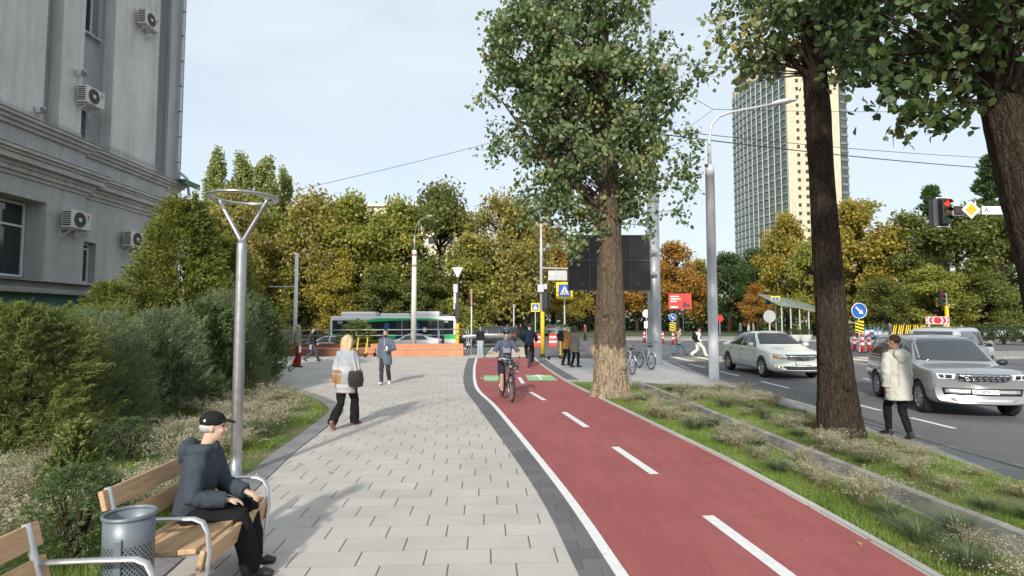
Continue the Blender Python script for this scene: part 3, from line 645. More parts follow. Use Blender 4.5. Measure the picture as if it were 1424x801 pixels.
def put_tree(kind, px, top, Y, wpx, label, zg=0.0, v=0, group='trees beyond the crossroads'):
    src = protos[kind][v % len(protos[kind])]; nat = {'poplar': 2.1, 'pine': 4.4}.get(kind, 6.2)
    p = pt(px, top, Y); h = p.z - zg; sz = h / 10.2; sx = (wpx / FPX * Y) / nat
    if src.name in used: o = copy_tree(src)
    else: o = src; used.add(src.name)
    o.location = (p.x, Y, zg); o.scale = (sx, sx, sz); o.rotation_euler = (0, 0, rnd.uniform(0, 6.28)); tag(o, label, 'tree', group); return o
LB = -0.5
for t in [
 ('poplar', 303, 208, 78, 52, 'leftmost of the tall slim poplars above the ring lamp', LB), ('poplar', 338, 214, 80, 60, 'middle tall slim poplar behind the ring lamp', LB), ('poplar', 370, 218, 79, 62, 'tall slim poplar right of the ring lamp, third of the row', LB), ('poplar', 396, 234, 84, 44, 'shortest slim poplar at the right end of the poplar row', LB),
 ('brown', 322, 268, 60, 120, 'brownish tree with thinning leaves behind the ring lamp', LB), ('olive', 385, 300, 64, 105, 'olive tree below the slim poplars', LB), ('brown', 438, 272, 66, 125, 'brown tipped tree above the white post on the left', LB),
 ('olive', 496, 276, 66, 120, 'tall olive tree behind the bus front', LB), ('yellow', 470, 345, 62, 82, 'yellowish lower tree hanging over the bus roof', LB, 0), ('olive', 553, 284, 68, 120, 'olive tree behind the tall white pole', LB, 1),
 ('green', 528, 372, 62, 72, 'low green tree over the middle of the bus', LB), ('green', 612, 266, 70, 116, 'tall green tree behind the bus rear', LB, 1), ('olive', 655, 330, 64, 84, 'olive tree above the give way sign', LB), ('green', 415, 372, 63, 70, 'low green tree at the left end of the railing', LB), ('green', 590, 372, 63, 74, 'low green tree right of the tall white pole', LB),
 ('brown', 697, 276, 66, 122, 'large brownish tree over the black car', LB), ('brown', 735, 300, 74, 62, 'slender brownish tree left of the signal pole', LB), ('dark', 690, 372, 70, 110, 'dark shaded tree behind the black car', LB), ('dark', 640, 398, 74, 70, 'dark low tree behind the bus end', LB), ('dark', 560, 400, 76, 90, 'dark low tree in the shade behind the bus', LB),
 ('orange', 768, 318, 95, 80, 'orange autumn tree behind the crossing sign', 0), ('orange', 815, 338, 105, 86, 'orange tree behind the black panel', 0), ('yellow', 795, 385, 92, 54, 'small yellow tree under the white panel', 0), ('orange', 885, 352, 98, 70, 'orange tree right of the big trunk', 0), ('orange', 940, 342, 92, 80, 'orange tree above the red billboard', 0), ('yellow', 972, 360, 96, 62, 'yellow tree right of the red billboard', 0),
 ('dark', 1012, 358, 92, 74, 'dark green tree left of the grey lamp post', 0), ('dark', 1050, 352, 100, 70, 'dark green tree at the foot of the tower', 0), ('orange', 1052, 398, 84, 46, 'small orange tree above the white saloon', 0), ('yellow', 1092, 296, 84, 84, 'yellow tree in front of the tower', 0), ('olive', 1128, 340, 78, 70, 'olive tree behind the dark road trunk', 0),
 ('yellow', 1190, 276, 78, 116, 'tall yellow tree right of the dark road trunk', 0), ('yellow', 1228, 330, 76, 76, 'yellow green tree above the blue arrow sign', 0), ('green', 1262, 300, 74, 90, 'green tree left of the overhead signal', 0), ('green', 1330, 296, 70, 128, 'broad green tree behind the overhead signal', 0, 1), ('green', 1395, 305, 66, 110, 'green tree at the far right behind the leaning trunk', 0),
 ('pine', 1294, 258, 92, 62, 'pine rising behind the overhead signal', 0), ('pine', 1376, 214, 88, 84, 'tall pine at the far right', 0), ('olive', 1300, 372, 64, 90, 'olive tree over the chevron board', 0), ('green', 1225, 388, 66, 70, 'low green tree behind the yellow barriers', 0), ('green', 1370, 380, 62, 84, 'low green tree behind the grey van', 0), ('yellow', 1150, 395, 70, 62, 'low yellow tree behind the glass canopy', 0)]:
    put_tree(t[0], t[1], t[2], t[3], t[4], t[5], t[6], t[7] if len(t) > 7 else 0)
# far woods: one mass closing the view below the crowns
g = np.random.default_rng(77); n = 90000
x = g.uniform(-130, 170, n); yy = 112 + g.uniform(0, 16, n) + 6 * np.sin(x * .13); hh = 7.5 + 1.8 * np.sin(x * .21) + 1.5 * np.sin(x * .53 + 1) + 1.0 * np.sin(x * 1.1)
z = hh * g.uniform(-0.05, 1, n) ** 1.0
v, f = cards(np.stack([x, yy, z], 1), .75 * g.uniform(.5, 1.2, n), g.normal(size=(n, 3)), g.normal(size=(n, 3)) + np.array([0, -.3, .5]), LEAF4)
tag(link('far_woods', npmesh('far_woods', v, f, Lm['dark'])), kind='stuff')

# -------- conifers and shrubs of the planting bed
def shrub_proto(name, seed, leafmat, w, h, n_sprig, n_leaf, ls, shape=SPRAY, form='round', up=0.7, spread=.10):
    """feathery evergreen: sprigs standing out of a lumpy body"""
    g = np.random.default_rng(seed); root = link(name, None); u = g.uniform(0, 1, n_sprig); a = g.uniform(0, 2 * PI, n_sprig)
    if form == 'round': z = u ** .8; rr = np.sqrt(np.clip(1 - (2 * z * .93 - .86) ** 2, .02, 1))
    elif form == 'cone': z = u ** 1.25; rr = (1.03 - z) ** .75 * np.minimum(1, .55 + z * 3)
    else: z = u; rr = np.sqrt(np.clip(1 - z ** 2.2, .02, 1)) * np.minimum(1, .75 + z * 2)
    lump = 1 + .13 * np.sin(3 * a + 5 * z + seed) + .10 * np.sin(5 * a - 9 * z) + .07 * np.sin(9 * a + 14 * z)
    q = np.sqrt(g.uniform(.25, 1, n_sprig)); rad = w / 2 * rr * lump * q
    c = np.stack([rad * np.cos(a), rad * np.sin(a), .02 + z * h * (.9 + .1 * lump)], 1)
    d = unit(np.stack([np.cos(a), np.sin(a), np.full(n_sprig, up)], 1) + g.normal(size=(n_sprig, 3)) * .35)
    t = g.uniform(-.3, 1, (n_sprig, n_leaf, 1)); L = spread * (h + w) / 2 * g.uniform(.6, 1.5, (n_sprig, 1, 1))
    P = (c[:, None] + d[:, None] * t * L + g.normal(size=(n_sprig, n_leaf, 3)) * L * .16 * (1.1 - t)).reshape(-1, 3); N = len(P)
    ax = np.repeat(d, n_leaf, 0) + g.normal(size=(N, 3)) * .45
    v, f = cards(P, ls * g.uniform(.6, 1.3, N), ax, g.normal(size=(N, 3)) + np.array([0, 0, .3]), shape)
    nlead = {'dome': 16, 'cone': 26, 'round': 0}[form]
    if nlead:                                              # leading shoots that stand out of the outline
        cc = c[g.choice(n_sprig, nlead)]; m = int(n_sprig * .16); kk = g.integers(0, nlead, m); tt = g.uniform(0, 1, (m, 1)); dl = unit(cc * np.array([1, 1, .25]) + np.array([0, 0, h * .9])) * h * (.13 if form == 'dome' else .10) * g.uniform(.6, 1.5, (nlead, 1))
        st = cc[kk] + dl[kk] * tt * 1.6 + g.normal(size=(m, 3)) * w * .022 * (1.25 - tt); dd = unit(dl[kk] + g.normal(size=(m, 3)) * h * .05)
        P2 = (st[:, None] + dd[:, None] * g.uniform(-.3, 1, (m, n_leaf, 1)) * spread * h * .35 + g.normal(size=(m, n_leaf, 3)) * spread * h * .07).reshape(-1, 3)
        ax = np.concatenate([ax, np.repeat(dd, n_leaf, 0) + g.normal(size=(len(P2), 3)) * .4]); P = np.concatenate([P, P2]); N = len(P); v, f = cards(P, ls * g.uniform(.6, 1.3, N), ax, g.normal(size=(N, 3)) + np.array([0, 0, .3]), shape)
    tm = MB()
    for k in range(7):
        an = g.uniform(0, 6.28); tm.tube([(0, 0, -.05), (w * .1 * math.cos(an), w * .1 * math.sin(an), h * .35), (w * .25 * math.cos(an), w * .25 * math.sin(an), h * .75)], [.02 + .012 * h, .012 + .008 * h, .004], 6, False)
    tm.build('stem', bark_shaded, root); link('foliage', npmesh('foliage', v, f, leafmat), root); return root
thuja = leafM('thuja_leaf', [(0.059, 0.092, 0.029), (0.113, 0.146, 0.043), (0.200, 0.228, 0.061), (0.268, 0.282, 0.083)], .2, .6)
gold = leafM('golden_juniper', [(0.073, 0.091, 0.021), (0.136, 0.159, 0.034), (0.230, 0.242, 0.052), (0.273, 0.267, 0.068)], .25, .6)
blue = leafM('blue_green_shrub', [(0.079, 0.109, 0.055), (0.136, 0.172, 0.093), (0.214, 0.256, 0.146), (0.295, 0.325, 0.200)], .2, .6)
deep = leafM('deep_green_shrub', [(0.051, 0.084, 0.033), (0.092, 0.136, 0.051), (0.164, 0.211, 0.083)], .2, .6)
G = 'evergreens in the planting bed'
S = {'thuja': shrub_proto('thuja_shrub', 61, thuja, 2.6, 2.5, 2600, 44, .085, NEEDLE, form='dome', up=.55, spread=.10),
     'blue': shrub_proto('blue_green_shrub', 62, blue, 2.2, 2.2, 2600, 16, .075, NEEDLE, 'dome', 1.0, .085),
     'deep': shrub_proto('dark_green_shrub', 63, deep, 2.2, 2.3, 2400, 24, .060, form='dome', up=.9, spread=.09),
     'gold': shrub_proto('golden_juniper', 64, gold, 4.6, 5.8, 3600, 30, .095, form='cone', up=.35, spread=.085),
     'ball': shrub_proto('ball_shrub', 65, deep, .55, .55, 700, 14, .04, NEEDLE, 'round', .5, .07),
     'little': shrub_proto('dwarf_conifer', 66, thuja, .5, .6, 600, 14, .05, form='cone', up=.9, spread=.10)}
fresh = set(S)
def put_shrub(k, x, y, label, s=1.0, sz=1.0, rz=None, cat='shrub', z=0.0):
    o = S[k]
    if k in fresh: fresh.discard(k)
    else: o = copy_tree(o)
    o.location = (x, y, z); o.scale = (s, s, s * sz); o.rotation_euler = (0, 0, rnd.uniform(0, 6.28)); return tag(o, label, cat, G)
put_shrub('thuja', -7.85, 8.9, 'bushy yellow-green thuja at the left edge of the planting bed', 1.0, .86)
put_shrub('thuja', -9.9, 10.4, 'thuja behind the leftmost one, below the green plinth', 1.0, .82)
put_shrub('blue', -7.9, 10.7, 'blue-green shrub right of the leftmost thuja', 1.0, .95)
put_shrub('blue', -7.75, 12.5, 'blue-green shrub, second beside the leftmost thuja', 1.0, .98)
put_shrub('deep', -7.7, 14.2, 'dark green shrub between the blue-green shrubs and the lamp pole', 1.0, 1.0)
put_shrub('blue', -8.0, 15.6, 'blue-green shrub left of the ring lamp pole', 1.15, 1.06)
put_shrub('deep', -8.35, 17.4, 'dark green shrub just right of the ring lamp pole', 1.1, 1.08)
put_shrub('thuja', -9.4, 13.0, 'thuja standing behind the blue-green shrubs', 1.0, .9)
put_shrub('gold', -10.15, 17.2, 'tall golden juniper in front of the building corner', .93, 1.04, cat='conifer')
put_shrub('gold', -10.3, 20.0, 'golden juniper behind the ring lamp pole', .86, .98, cat='conifer')
put_shrub('gold', -11.0, 15.4, 'golden juniper below the left air conditioner', .62, .82, cat='conifer')
put_shrub('ball', -5.72, 7.65, 'round dark green ball shrub in front of the thujas, left one', 1.1)
put_shrub('ball', -5.38, 8.0, 'round dark green ball shrub in front of the thujas, right one', 1.1)
put_shrub('little', -4.85, 6.35, 'little yellow-green conifer left of the bench back', 1.35)
put_shrub('ball', -3.62, 4.75, 'dark shrub standing behind the litter bin', 1.25, 1.1)
put_shrub('ball', -6.6, 12.6, 'small ball shrub at the foot of the dark green shrub', 1.35)
put_shrub('little', -6.75, 13.9, 'dwarf conifer left of the ring lamp pole', 1.35)
# -------- ornamental grasses
def tuft_proto(name, seed, mat, n, h, spread, wdt, droop, plume=None):
    g = np.random.default_rng(seed); root = link(name, None); a = g.uniform(0, 6.28, n); out = np.abs(g.normal(size=n)) * .6 * spread + .08; L = h * g.uniform(.6, 1.15, n)
    base = np.stack([np.cos(a), np.sin(a), np.zeros(n)], 1) * (g.uniform(0, 1, (n, 1)) ** .7) * spread * .18; dirh = np.stack([np.cos(a), np.sin(a), np.zeros(n)], 1); side = np.stack([-np.sin(a), np.cos(a), np.zeros(n)], 1)
    K = 4; rows = []
    for k in range(K + 1):
        t = k / K; p = base + dirh * (out * t ** 1.5)[:, None] + np.array([0, 0, 1]) * (L * (t - droop * t ** 3))[:, None]; w = wdt * (1 - t) ** .7 + .0006
        rows += [p - side * w, p + side * w]
    V = np.stack(rows, 1); f = np.array([[2 * k, 2 * k + 1, 2 * k + 3, 2 * k + 2] for k in range(K)]); F = (np.arange(n)[:, None, None] * (2 * K + 2) + f[None]).reshape(-1, 4)
    bl = link('blades', npmesh('blades', V.reshape(-1, 3), F, mat), root)
    if plume:
        m = 22; k = g.choice(n, min(n, 62), replace=False); t = g.uniform(.55, 1.12, (len(k), m)); P = base[k][:, None] + dirh[k][:, None] * (out[k][:, None] * t ** 1.5)[..., None] + np.array([0, 0, 1]) * (L[k][:, None] * (t - droop * t ** 3))[..., None] + g.normal(size=(len(k), m, 3)) * .016
        P = P.reshape(-1, 3); N = len(P); v, f2 = cards(P, .015 * g.uniform(.5, 1.4, N), g.normal(size=(N, 3)) + np.array([0, 0, .8]), g.normal(size=(N, 3)), LEAF4)
        link('plumes', npmesh('plumes', v, f2, plume), root)
    return root
straw = leafM('straw_blade', [(0.184, 0.168, 0.090), (0.287, 0.251, 0.154), (0.414, 0.361, 0.258)], .3, .7); plum = leafM('straw_plume', [(0.384, 0.333, 0.267), (0.501, 0.454, 0.401), (0.585, 0.553, 0.510)], .35, .8)
fesc = leafM('blue_fescue', [(0.078, 0.105, 0.054), (0.139, 0.178, 0.093), (0.232, 0.256, 0.147)], .25, .6)
T = {'straw': [tuft_proto('feather_grass', 70 + i, straw, 260, .46 + .06 * i, .55, .0026, .36, plum) for i in range(3)], 'fesc': [tuft_proto('fescue_tuft', 80 + i, fesc, 420, .34 + .05 * i, .36, .0030, .30) for i in range(2)]}
freshT = {(k, i) for k in T for i in range(len(T[k]))}
def put_tuft(k, x, y, label, group, s):
    i = rnd.randrange(len(T[k])); o = T[k][i]
    if (k, i) in freshT: freshT.discard((k, i))
    else: o = copy_tree(o)
    o.location = (x, y, 0.0); o.scale = (s, s, s * rnd.uniform(.8, 1.1)); o.rotation_euler = (0, 0, rnd.uniform(0, 6.28)); tag(o, label, 'ornamental grass', group)
def in_bed(x, y, mrg=.3): return y > 1.5 and y < 18.5 and x < xs_at(BEDL, y) - mrg
LBL = {'strawL': 'beige feathery grass tuft in the planting bed left of the plaza', 'fescL': 'grey-green fescue tuft in the planting bed left of the plaza',
       'strawN': 'beige feathery grass tuft between cycle path and concrete drain', 'fescN': 'grey-green fescue tuft between cycle path and concrete drain',
       'strawF': 'beige feathery grass tuft between concrete drain and road', 'fescF': 'grey-green fescue tuft between concrete drain and road'}
GRP = {'L': 'ornamental grasses in the planting bed', 'N': 'ornamental grasses beside the cycle path', 'F': 'ornamental grasses beside the road'}
spots = []
BALLS = [(-5.72, 7.65), (-5.45, 7.2), (-5.38, 8.0), (-5.1, 7.6), (-5.3, 7.3), (-4.7, 6.0), (-4.6, 5.7), (-3.55, 4.5)]
def far_enough(x, y, d):
    if any((x - a) ** 2 + (y - b_) ** 2 < .2 for a, b_ in BALLS): return False
    return far_enough_(x, y, d)
def far_enough_(x, y, d): return all((x - a) ** 2 + (y - b_) ** 2 > d * d for a, b_ in spots)
tries = 0
while len(spots) < 70 and tries < 5000:
    tries += 1; y = 3.3 + 14.5 * rnd.random() ** 1.2; x = xs_at(BEDL, y) - .55 - abs(rnd.gauss(0, 1.6)) * (1 if y < 11 else .7)
    if x < -6.9 or not far_enough(x, y, .42): continue
    if y < 5.6 and x > -3.45: continue
    k = 'straw' if rnd.random() < .68 else 'fesc'; spots.append((x, y)); put_tuft(k, x, y, LBL[k + 'L'], GRP['L'], rnd.uniform(.8, 1.25))
for (x, y, k) in [(-3.9, 5.6, 'straw'), (-4.3, 5.2, 'straw'), (-4.6, 4.9, 'fesc'), (-5.9, 6.3, 'straw'), (-6.2, 6.7, 'fesc'), (-6.5, 7.2, 'straw'), (-4.2, 6.6, 'straw'), (-3.5, 6.0, 'straw'), (-3.35, 3.6, 'fesc')]:
    spots.append((x, y)); put_tuft(k, x, y, LBL[k + 'L'], GRP['L'], rnd.uniform(1.0, 1.25))
nb = 0; tries = 0
while nb < 44 and tries < 4000:
    tries += 1; y = 3.9 + 13.5 * rnd.random() ** 1.1; a, b_ = xs_at(BIKE_R, y) + .3, xs_at(DITCH_L, y) - .1; x = rnd.uniform(a, max(a + .05, b_))
    if not far_enough(x, y, .30) or (x - 2.62) ** 2 + (y - 15) ** 2 < .55: continue
    k = 'straw' if rnd.random() < .68 else 'fesc'; spots.append((x, y)); nb += 1; put_tuft(k, x, y, LBL[k + 'N'], GRP['N'], rnd.uniform(.5, .9))
nb = 0; tries = 0
while nb < 56 and tries < 4000:
    tries += 1; y = 4.6 + 12 * rnd.random() ** 1.1; a, b_ = xs_at(DITCH_R, y) + .25, xs_at(VERGE_R, y) - .15; x = rnd.uniform(a, b_)
    if not far_enough(x, y, .34) or (x - 5.62) ** 2 + (y - 9.75) ** 2 < .4: continue
    k = 'straw' if rnd.random() < .68 else 'fesc'; spots.append((x, y)); nb += 1; put_tuft(k, x, y, LBL[k + 'F'], GRP['F'], rnd.uniform(.5, .85) * (.7 if x > 5.5 and y < 10 else 1))
# -------- lawn grass (nobody could count it)
def lawn_blades(name, pts, hmin, hmax, w, mat):
    g = np.random.default_rng(len(pts)); n = len(pts); a = g.uniform(0, 6.28, n); s = np.stack([np.cos(a), np.sin(a), np.zeros(n)], 1) * (w * g.uniform(.6, 1.3, (n, 1)))
    h = g.uniform(hmin, hmax, n); ln = g.normal(size=(n, 2)) * .45; tip = pts + np.stack([ln[:, 0] * h, ln[:, 1] * h, h], 1)
    V = np.stack([pts - s, pts + s, tip], 1).reshape(-1, 3); return tag(link(name, npmesh(name, V, np.arange(3 * n).reshape(n, 3), mat)), kind='stuff')
grassm = leafM('lawn_grass', [(0.095, 0.143, 0.030), (0.166, 0.252, 0.051), (0.263, 0.351, 0.085), (0.367, 0.351, 0.144)], .35, .6)
def scatter(n, y0, y1, xl, xr, pw=1.5, seed=1, thr=.30):
    g = np.random.default_rng(seed); y = y0 + (y1 - y0) * g.uniform(0, 1, n) ** pw; a = xl(y); b_ = xr(y); x = a + (b_ - a) * g.uniform(0, 1, n)
    dens = .5 + .28 * np.sin(x * 2.1 + 1.3 * np.sin(y * .9)) + .22 * np.sin(y * 2.7 + x * 1.1) + .2 * np.sin(x * 5.3 - y * 3.1); k = dens > thr * g.uniform(.2, 1.8, n)
    return np.stack([x, y, np.zeros(n)], 1)[k]
def li(line, off=0.0):
    q = sorted(line, key=lambda p: p[1]); X = [p[0] + off for p in q]; Y_ = [p[1] for p in q]; return lambda y: np.interp(y, Y_, X)
lawn_blades('lawn_grass', np.concatenate([scatter(70000, 3.9, 18.3, li(BIKE_R, .04), li(DITCH_L, -.04), 1.5, 3), scatter(80000, 4.6, 16.8, li(DITCH_R, .08), li(VERGE_R, -.02), 1.5, 4), ]), .03, .085, .0035, grassm)
lawn_blades('lawn_grass', np.concatenate([scatter(150000, 2.6, 16.5, lambda y: li(BEDL)(y) - 4.2, li(BEDL, -.16), 1.4, 5), scatter(26000, 1.0, 6, lambda y: li(BEDL)(y) - 2.5, li(BEDL, -.16), 1, 6)]), .04, .13, .004, grassm)

# fallen leaves along kerbs and lawns
g = np.random.default_rng(91); FL = []
for k in range(330):
    r_ = g.uniform()
    if r_ < .35: y = g.uniform(4.5, 17); FL.append((g.uniform(xs_at(DITCH_R, y), 6.9), y, .03))
    elif r_ < .6: y = g.uniform(4.5, 17); FL.append((g.uniform(xs_at(BIKE_R, y) + .05, xs_at(DITCH_L, y)), y, .03))
    elif r_ < .75: y = g.uniform(5, 28); FL.append((xs_at(BIKE_R, y) - abs(g.normal()) * .35 - .05, y, .012))
    elif r_ < .9: y = g.uniform(3.5, 16); FL.append((xs_at(BEDL, y) + abs(g.normal()) * .5, y, .022))
    else: y = g.uniform(19, 29); FL.append((g.uniform(1.6, 6.8), y, .012))
P = np.array(FL); n = len(P); v, f = cards(P, .055 * g.uniform(.6, 1.3, n), np.stack([g.normal(size=n), g.normal(size=n), g.normal(size=n) * .1], 1), g.normal(size=(n, 3)) * .15 + np.array([0, 0, 1]), LEAF6)
tag(link('fallen_leaves', npmesh('fallen_leaves', v, f, leafM('fallen_leaf', [(.22, .12, .04), (.38, .24, .06), (.30, .27, .08)], .1, .7))), kind='stuff')
# ================================================================ BUILDINGS
def stucco(name, col):
    m, nt, b = _new(name); b.inputs['Roughness'].default_value = 0.95; b.inputs['Specular IOR Level'].default_value = 0.1
    c = mixrgb(nt, ramp(nt, noise(nt, 1.1, 6, 0.65, sc3=(1, 1, 0.35)), [(0.3, 0), (0.7, 1)]), [x * .82 for x in col], [x * 1.08 for x in col])
    c = mixrgb(nt, 1, c, ramp(nt, noise(nt, 22, 5, 0.75), [(0.32, 0.72), (0.62, 1.1)]), 'MULTIPLY')
    c = mixrgb(nt, 1, c, ramp(nt, noise(nt, 1.6, 6, 0.7, sc3=(2.2, 2.2, 0.12)), [(0.34, 0.88), (0.55, 1.03)]), 'MULTIPLY')
    nt.links.new(c, b.inputs['Base Color']); bump(nt, b, noise(nt, 24, 5, 0.75), 1.0, 0.05); MATS[name] = m; return m
st_white = stucco('stucco_white', (0.76, 0.76, 0.72)); st_blue = stucco('stucco_blue_grey', (0.42, 0.445, 0.475)); st_grey = stucco('stucco_grey', (0.55, 0.55, 0.54))
st_trim = stucco('moulding_paint', (0.60, 0.59, 0.56)); st_dark = stucco('stucco_slate', (0.27, 0.285, 0.31))
FX = -15.0
bld = thing('old_building', 'pale grey plastered building with pilasters and heavy cornices on the left', 'building', (FX, 18, 0))
def bpart(name, boxes, mat, bevel=0.0, parent=None):
    m = MB()
    for (x0, x1, y0, y1, z0, z1) in boxes: m.box(((x0 + x1) / 2 - FX, (y0 + y1) / 2 - 18, (z0 + z1) / 2), (x1 - x0, y1 - y0, z1 - z0))
    return m.build(name, mat, parent or bld, bevel=bevel)
# ground floor wall with a deep window recess (opening y 15.4..17.6, z 3.35..5.7) and a narrow window (19.3..20.1)
bpart('plinth', [(-27, -14.72, 9.5, 25.2, -0.3, 2.84)], M('green_plinth', (0.05, 0.16, 0.13), 0.6, var=.2, scale=1))
bpart('ledge', [(-27, -14.45, 9.4, 25.3, 2.842, 3.0), (-27, -14.6, 9.45, 25.25, 3.0, 3.2)], stucco('ledge_stone', (0.46, 0.45, 0.42)), 0.02)
bpart('ledge_flashing', [(-15.2, -14.40, 9.4, 25.3, 3.205, 3.23)], M('zinc_flashing', (0.38, 0.38, 0.37), .5, .3, var=.2))
bpart('wall', [(-27, -14.75, 9.5, 13.2, 3.2, 6.3), (-27, -15.45, 13.2, 17.6, 3.2, 6.3), (-15.449, -14.75, 13.2, 15.4, 3.2, 6.3), (-15.449, -14.75, 15.4, 17.6, 5.72, 6.3), (-27, -14.75, 17.6, 19.2, 3.2, 6.3),
               (-27, -15.35, 19.2, 25.0, 3.2, 6.3), (-15.349, -15.0, 19.2, 19.25, 3.2, 6.3), (-15.349, -15.0, 20.1, 25.0, 3.2, 6.3), (-15.349, -15.0, 19.25, 20.1, 4.78, 6.3), (-15.349, -15.0, 19.25, 20.1, 3.2, 3.32)], st_grey)
FRAME = M('white_upvc', (0.66, 0.67, 0.66), .4, var=.05); PANE = glass_mat('window_glass', (0.02, 0.028, 0.03), .04)
def window(y0, y1, z0, z1, x, parts=1, tr=None):
    f = bpart('window', [(x, x + .07, y0, y0 + .07, z0, z1), (x, x + .07, y1 - .07, y1, z0, z1), (x, x + .07, y0 + .07, y1 - .07, z0, z0 + .07), (x, x + .07, y0 + .07, y1 - .07, z1 - .07, z1)]
          + [(x, x + .065, y0 + (y1 - y0) * k / parts - .03, y0 + (y1 - y0) * k / parts + .03, z0 + .07, z1 - .07) for k in range(1, parts)] + ([(x, x + .065, y0 + .07, y1 - .07, tr - .03, tr + .03)] if tr else []), FRAME)
    bpart('pane', [(x + .02, x + .03, y0 + .05, y1 - .05, z0 + .05, z1 - .05)], PANE, parent=f)
window(15.4, 17.55, 3.36, 5.68, -15.44, 2, 4.95); window(19.27, 20.08, 3.33, 4.76, -15.30, 1, 4.55)
# lower cornice, frieze, upper ledge: stepped mouldings, stepping back with the wall at y=19.2
def moulding(steps, mat, name='cornice'):
    b1_ = []
    for (z0, z1, pr) in steps: b1_ += [(-27, -14.75 + pr, 9.4 - pr * .3, 19.2 + pr, z0, z1), (-27, -15.0 + pr, 19.2 + pr + .002, 25.0 + pr, z0, z1)]
    bpart(name, b1_, mat, 0.015)
moulding([(6.302, 6.42, .06), (6.42, 6.56, .14), (6.56, 6.68, .20), (6.68, 6.86, .38), (6.86, 6.95, .44), (6.95, 7.06, .52)], st_trim)
moulding([(7.06, 7.10, .55)], MATS['zinc_flashing'], 'cornice_flashing')
moulding([(7.102, 7.78, -.04)], st_grey, 'frieze')
moulding([(7.78, 7.9, .06), (7.9, 8.02, .16), (8.02, 8.12, .26)], st_trim); moulding([(8.122, 8.15, .30)], MATS['zinc_flashing'], 'cornice_flashing')
# upper storeys
bpart('wall', [(-27, -15.62, 9.5, 25.0, 8.15, 18.5), (-15.619, -15.30, 9.5, 19.0, 8.15, 18.5), (-15.619, -15.30, 20.15, 25.0, 8.15, 18.5), (-15.619, -15.30, 19.0, 20.15, 9.5, 12.3), (-15.619, -15.30, 19.0, 20.15, 15.0, 18.5), (-15.619, -15.30, 19.75, 20.15, 8.15, 9.499)], st_blue)
window(19.02, 19.73, 8.3, 9.47, -15.58, 1); window(19.03, 20.12, 12.33, 14.97, -15.58, 2)
bpart('sill', [(-15.4, -15.12, 18.95, 20.2, 12.25, 12.31)], MATS['zinc_flashing'])
for (y0, y1, pr) in ((11.2, 15.3, .34), (15.9, 17.55, .34), (18.1, 19.04, .40), (20.45, 23.05, .42)):
    bpart('pilaster', [(-15.31, -15.30 + pr, y0, y1, 8.45, 18.5)], st_white, .02); bpart('pilaster_base', [(-15.31, -15.26 + pr, y0 - .06, y1 + .06, 8.152, 8.34), (-15.31, -15.28 + pr, y0 - .03, y1 + .03, 8.34, 8.45)], st_trim, .03)
bpart('pilaster', [(-15.31, -15.12, 23.05, 23.95, 8.15, 18.5)], st_dark); bpart('pilaster', [(-15.31, -14.98, 23.95, 25.02, 8.15, 18.5)], stucco('stucco_pale_corner', (.52, .53, .55)))
bpart('roof', [(-27.3, -14.5, 9.2, 25.5, 18.5, 18.8)], MATS['zinc_flashing'])
m = MB(); m.tube([(.18, 6.55, 18.4), (.18, 6.55, 8.9), (.22, 6.55, 8.6), (.45, 6.8, 8.35), (.5, 6.9, 7.6)], .06, 10)
dp = m.build('drainpipe', M('drainpipe_paint', (.52, .54, .55), .5, .2, var=.15), bld, True); m = MB()
for z in np.arange(9, 18, 1.15): m.lathe([(.075, z), (.075, z + .04)], (.18, 6.55, 0), 10)
m.build('clamp', DGREY, dp)
bpart('porch_roof', [(-15.0, -14.35, 24.3, 25.5, 8.16, 8.22), (-14.45, -14.35, 24.3, 25.5, 8.0, 8.16)], M('green_sheet', (.05, .16, .10), .5, var=.2))
# air conditioners on the facade
acm = M('ac_casing', (0.56, 0.55, 0.52), .5, var=.10, scale=3); 
def make_ac():
    r = thing('air_conditioner', 'x', 'air conditioner', group='air conditioners on the facade')
    MB().box((.30, 0, .0), (.34, .86, .60)).build('casing', acm, r, bevel=.02)
    m = MB()
    for k in range(5): m.torus((.475, -.08, 0), (1, 0, 0), .25 - .05 * k, .007, 28, 5)
    for k in range(10): a = 2 * PI * k / 10; m.bar((.476, -.08, 0), (.476, -.08 + .25 * math.cos(a), .25 * math.sin(a)), .008, .008)
    m.build('fan_guard', DGREY, r); m = MB()
    m.lathe([(.24, 0), (.24, .004)], (0, 0, 0), 28); o = m.build('fan_opening', BLACK, r); o.location = (.471, -.08, 0); o.rotation_euler = (0, PI / 2, 0)
    MB().lathe([(.07, 0), (.065, .02)], (0, 0, 0), 16).build('fan_hub', acm, o).location = (0, 0, .008)
    m = MB()
    for k in range(7): m.box((.30, -.4315, -.21 + .07 * k), (.26, .006, .036))
    m.build('side_louvre', BLACK, r)
    m = MB()
    for y in (-.3, .3): m.box((.22, y, -.33), (.46, .04, .03)); m.bar((.02, y, -.6), (.40, y, -.34), .03, .03); m.box((.01, y, -.42), (.03, .04, .4))
    m.box((.012, 0, -.3), (.02, .64, .04)); m.build('bracket', LGREY, r); m = MB(); m.tube([(.3, .40, -.25), (.32, .46, -.4), (.15, .5, -.5), (.03, .5, -.45)], .018, 6); m.build('hose', acm, r)
    m = MB().lathe([(.045, 0), (.045, .004)], (0, 0, 0), 16); o = m.build('emblem', RED, r); o.location = (.472, .28, .16); o.rotation_euler = (0, PI / 2, 0)
    text('LG', .09, M('logo_grey', (.2, .2, .2), .5, var=0), r, (.473, .28, .06), (PI / 2, 0, PI / 2)); return r
ac = make_ac(); ac.location = (-14.74, 18.45, 5.32); ac['label'] = 'air conditioner over the narrow ground floor window'
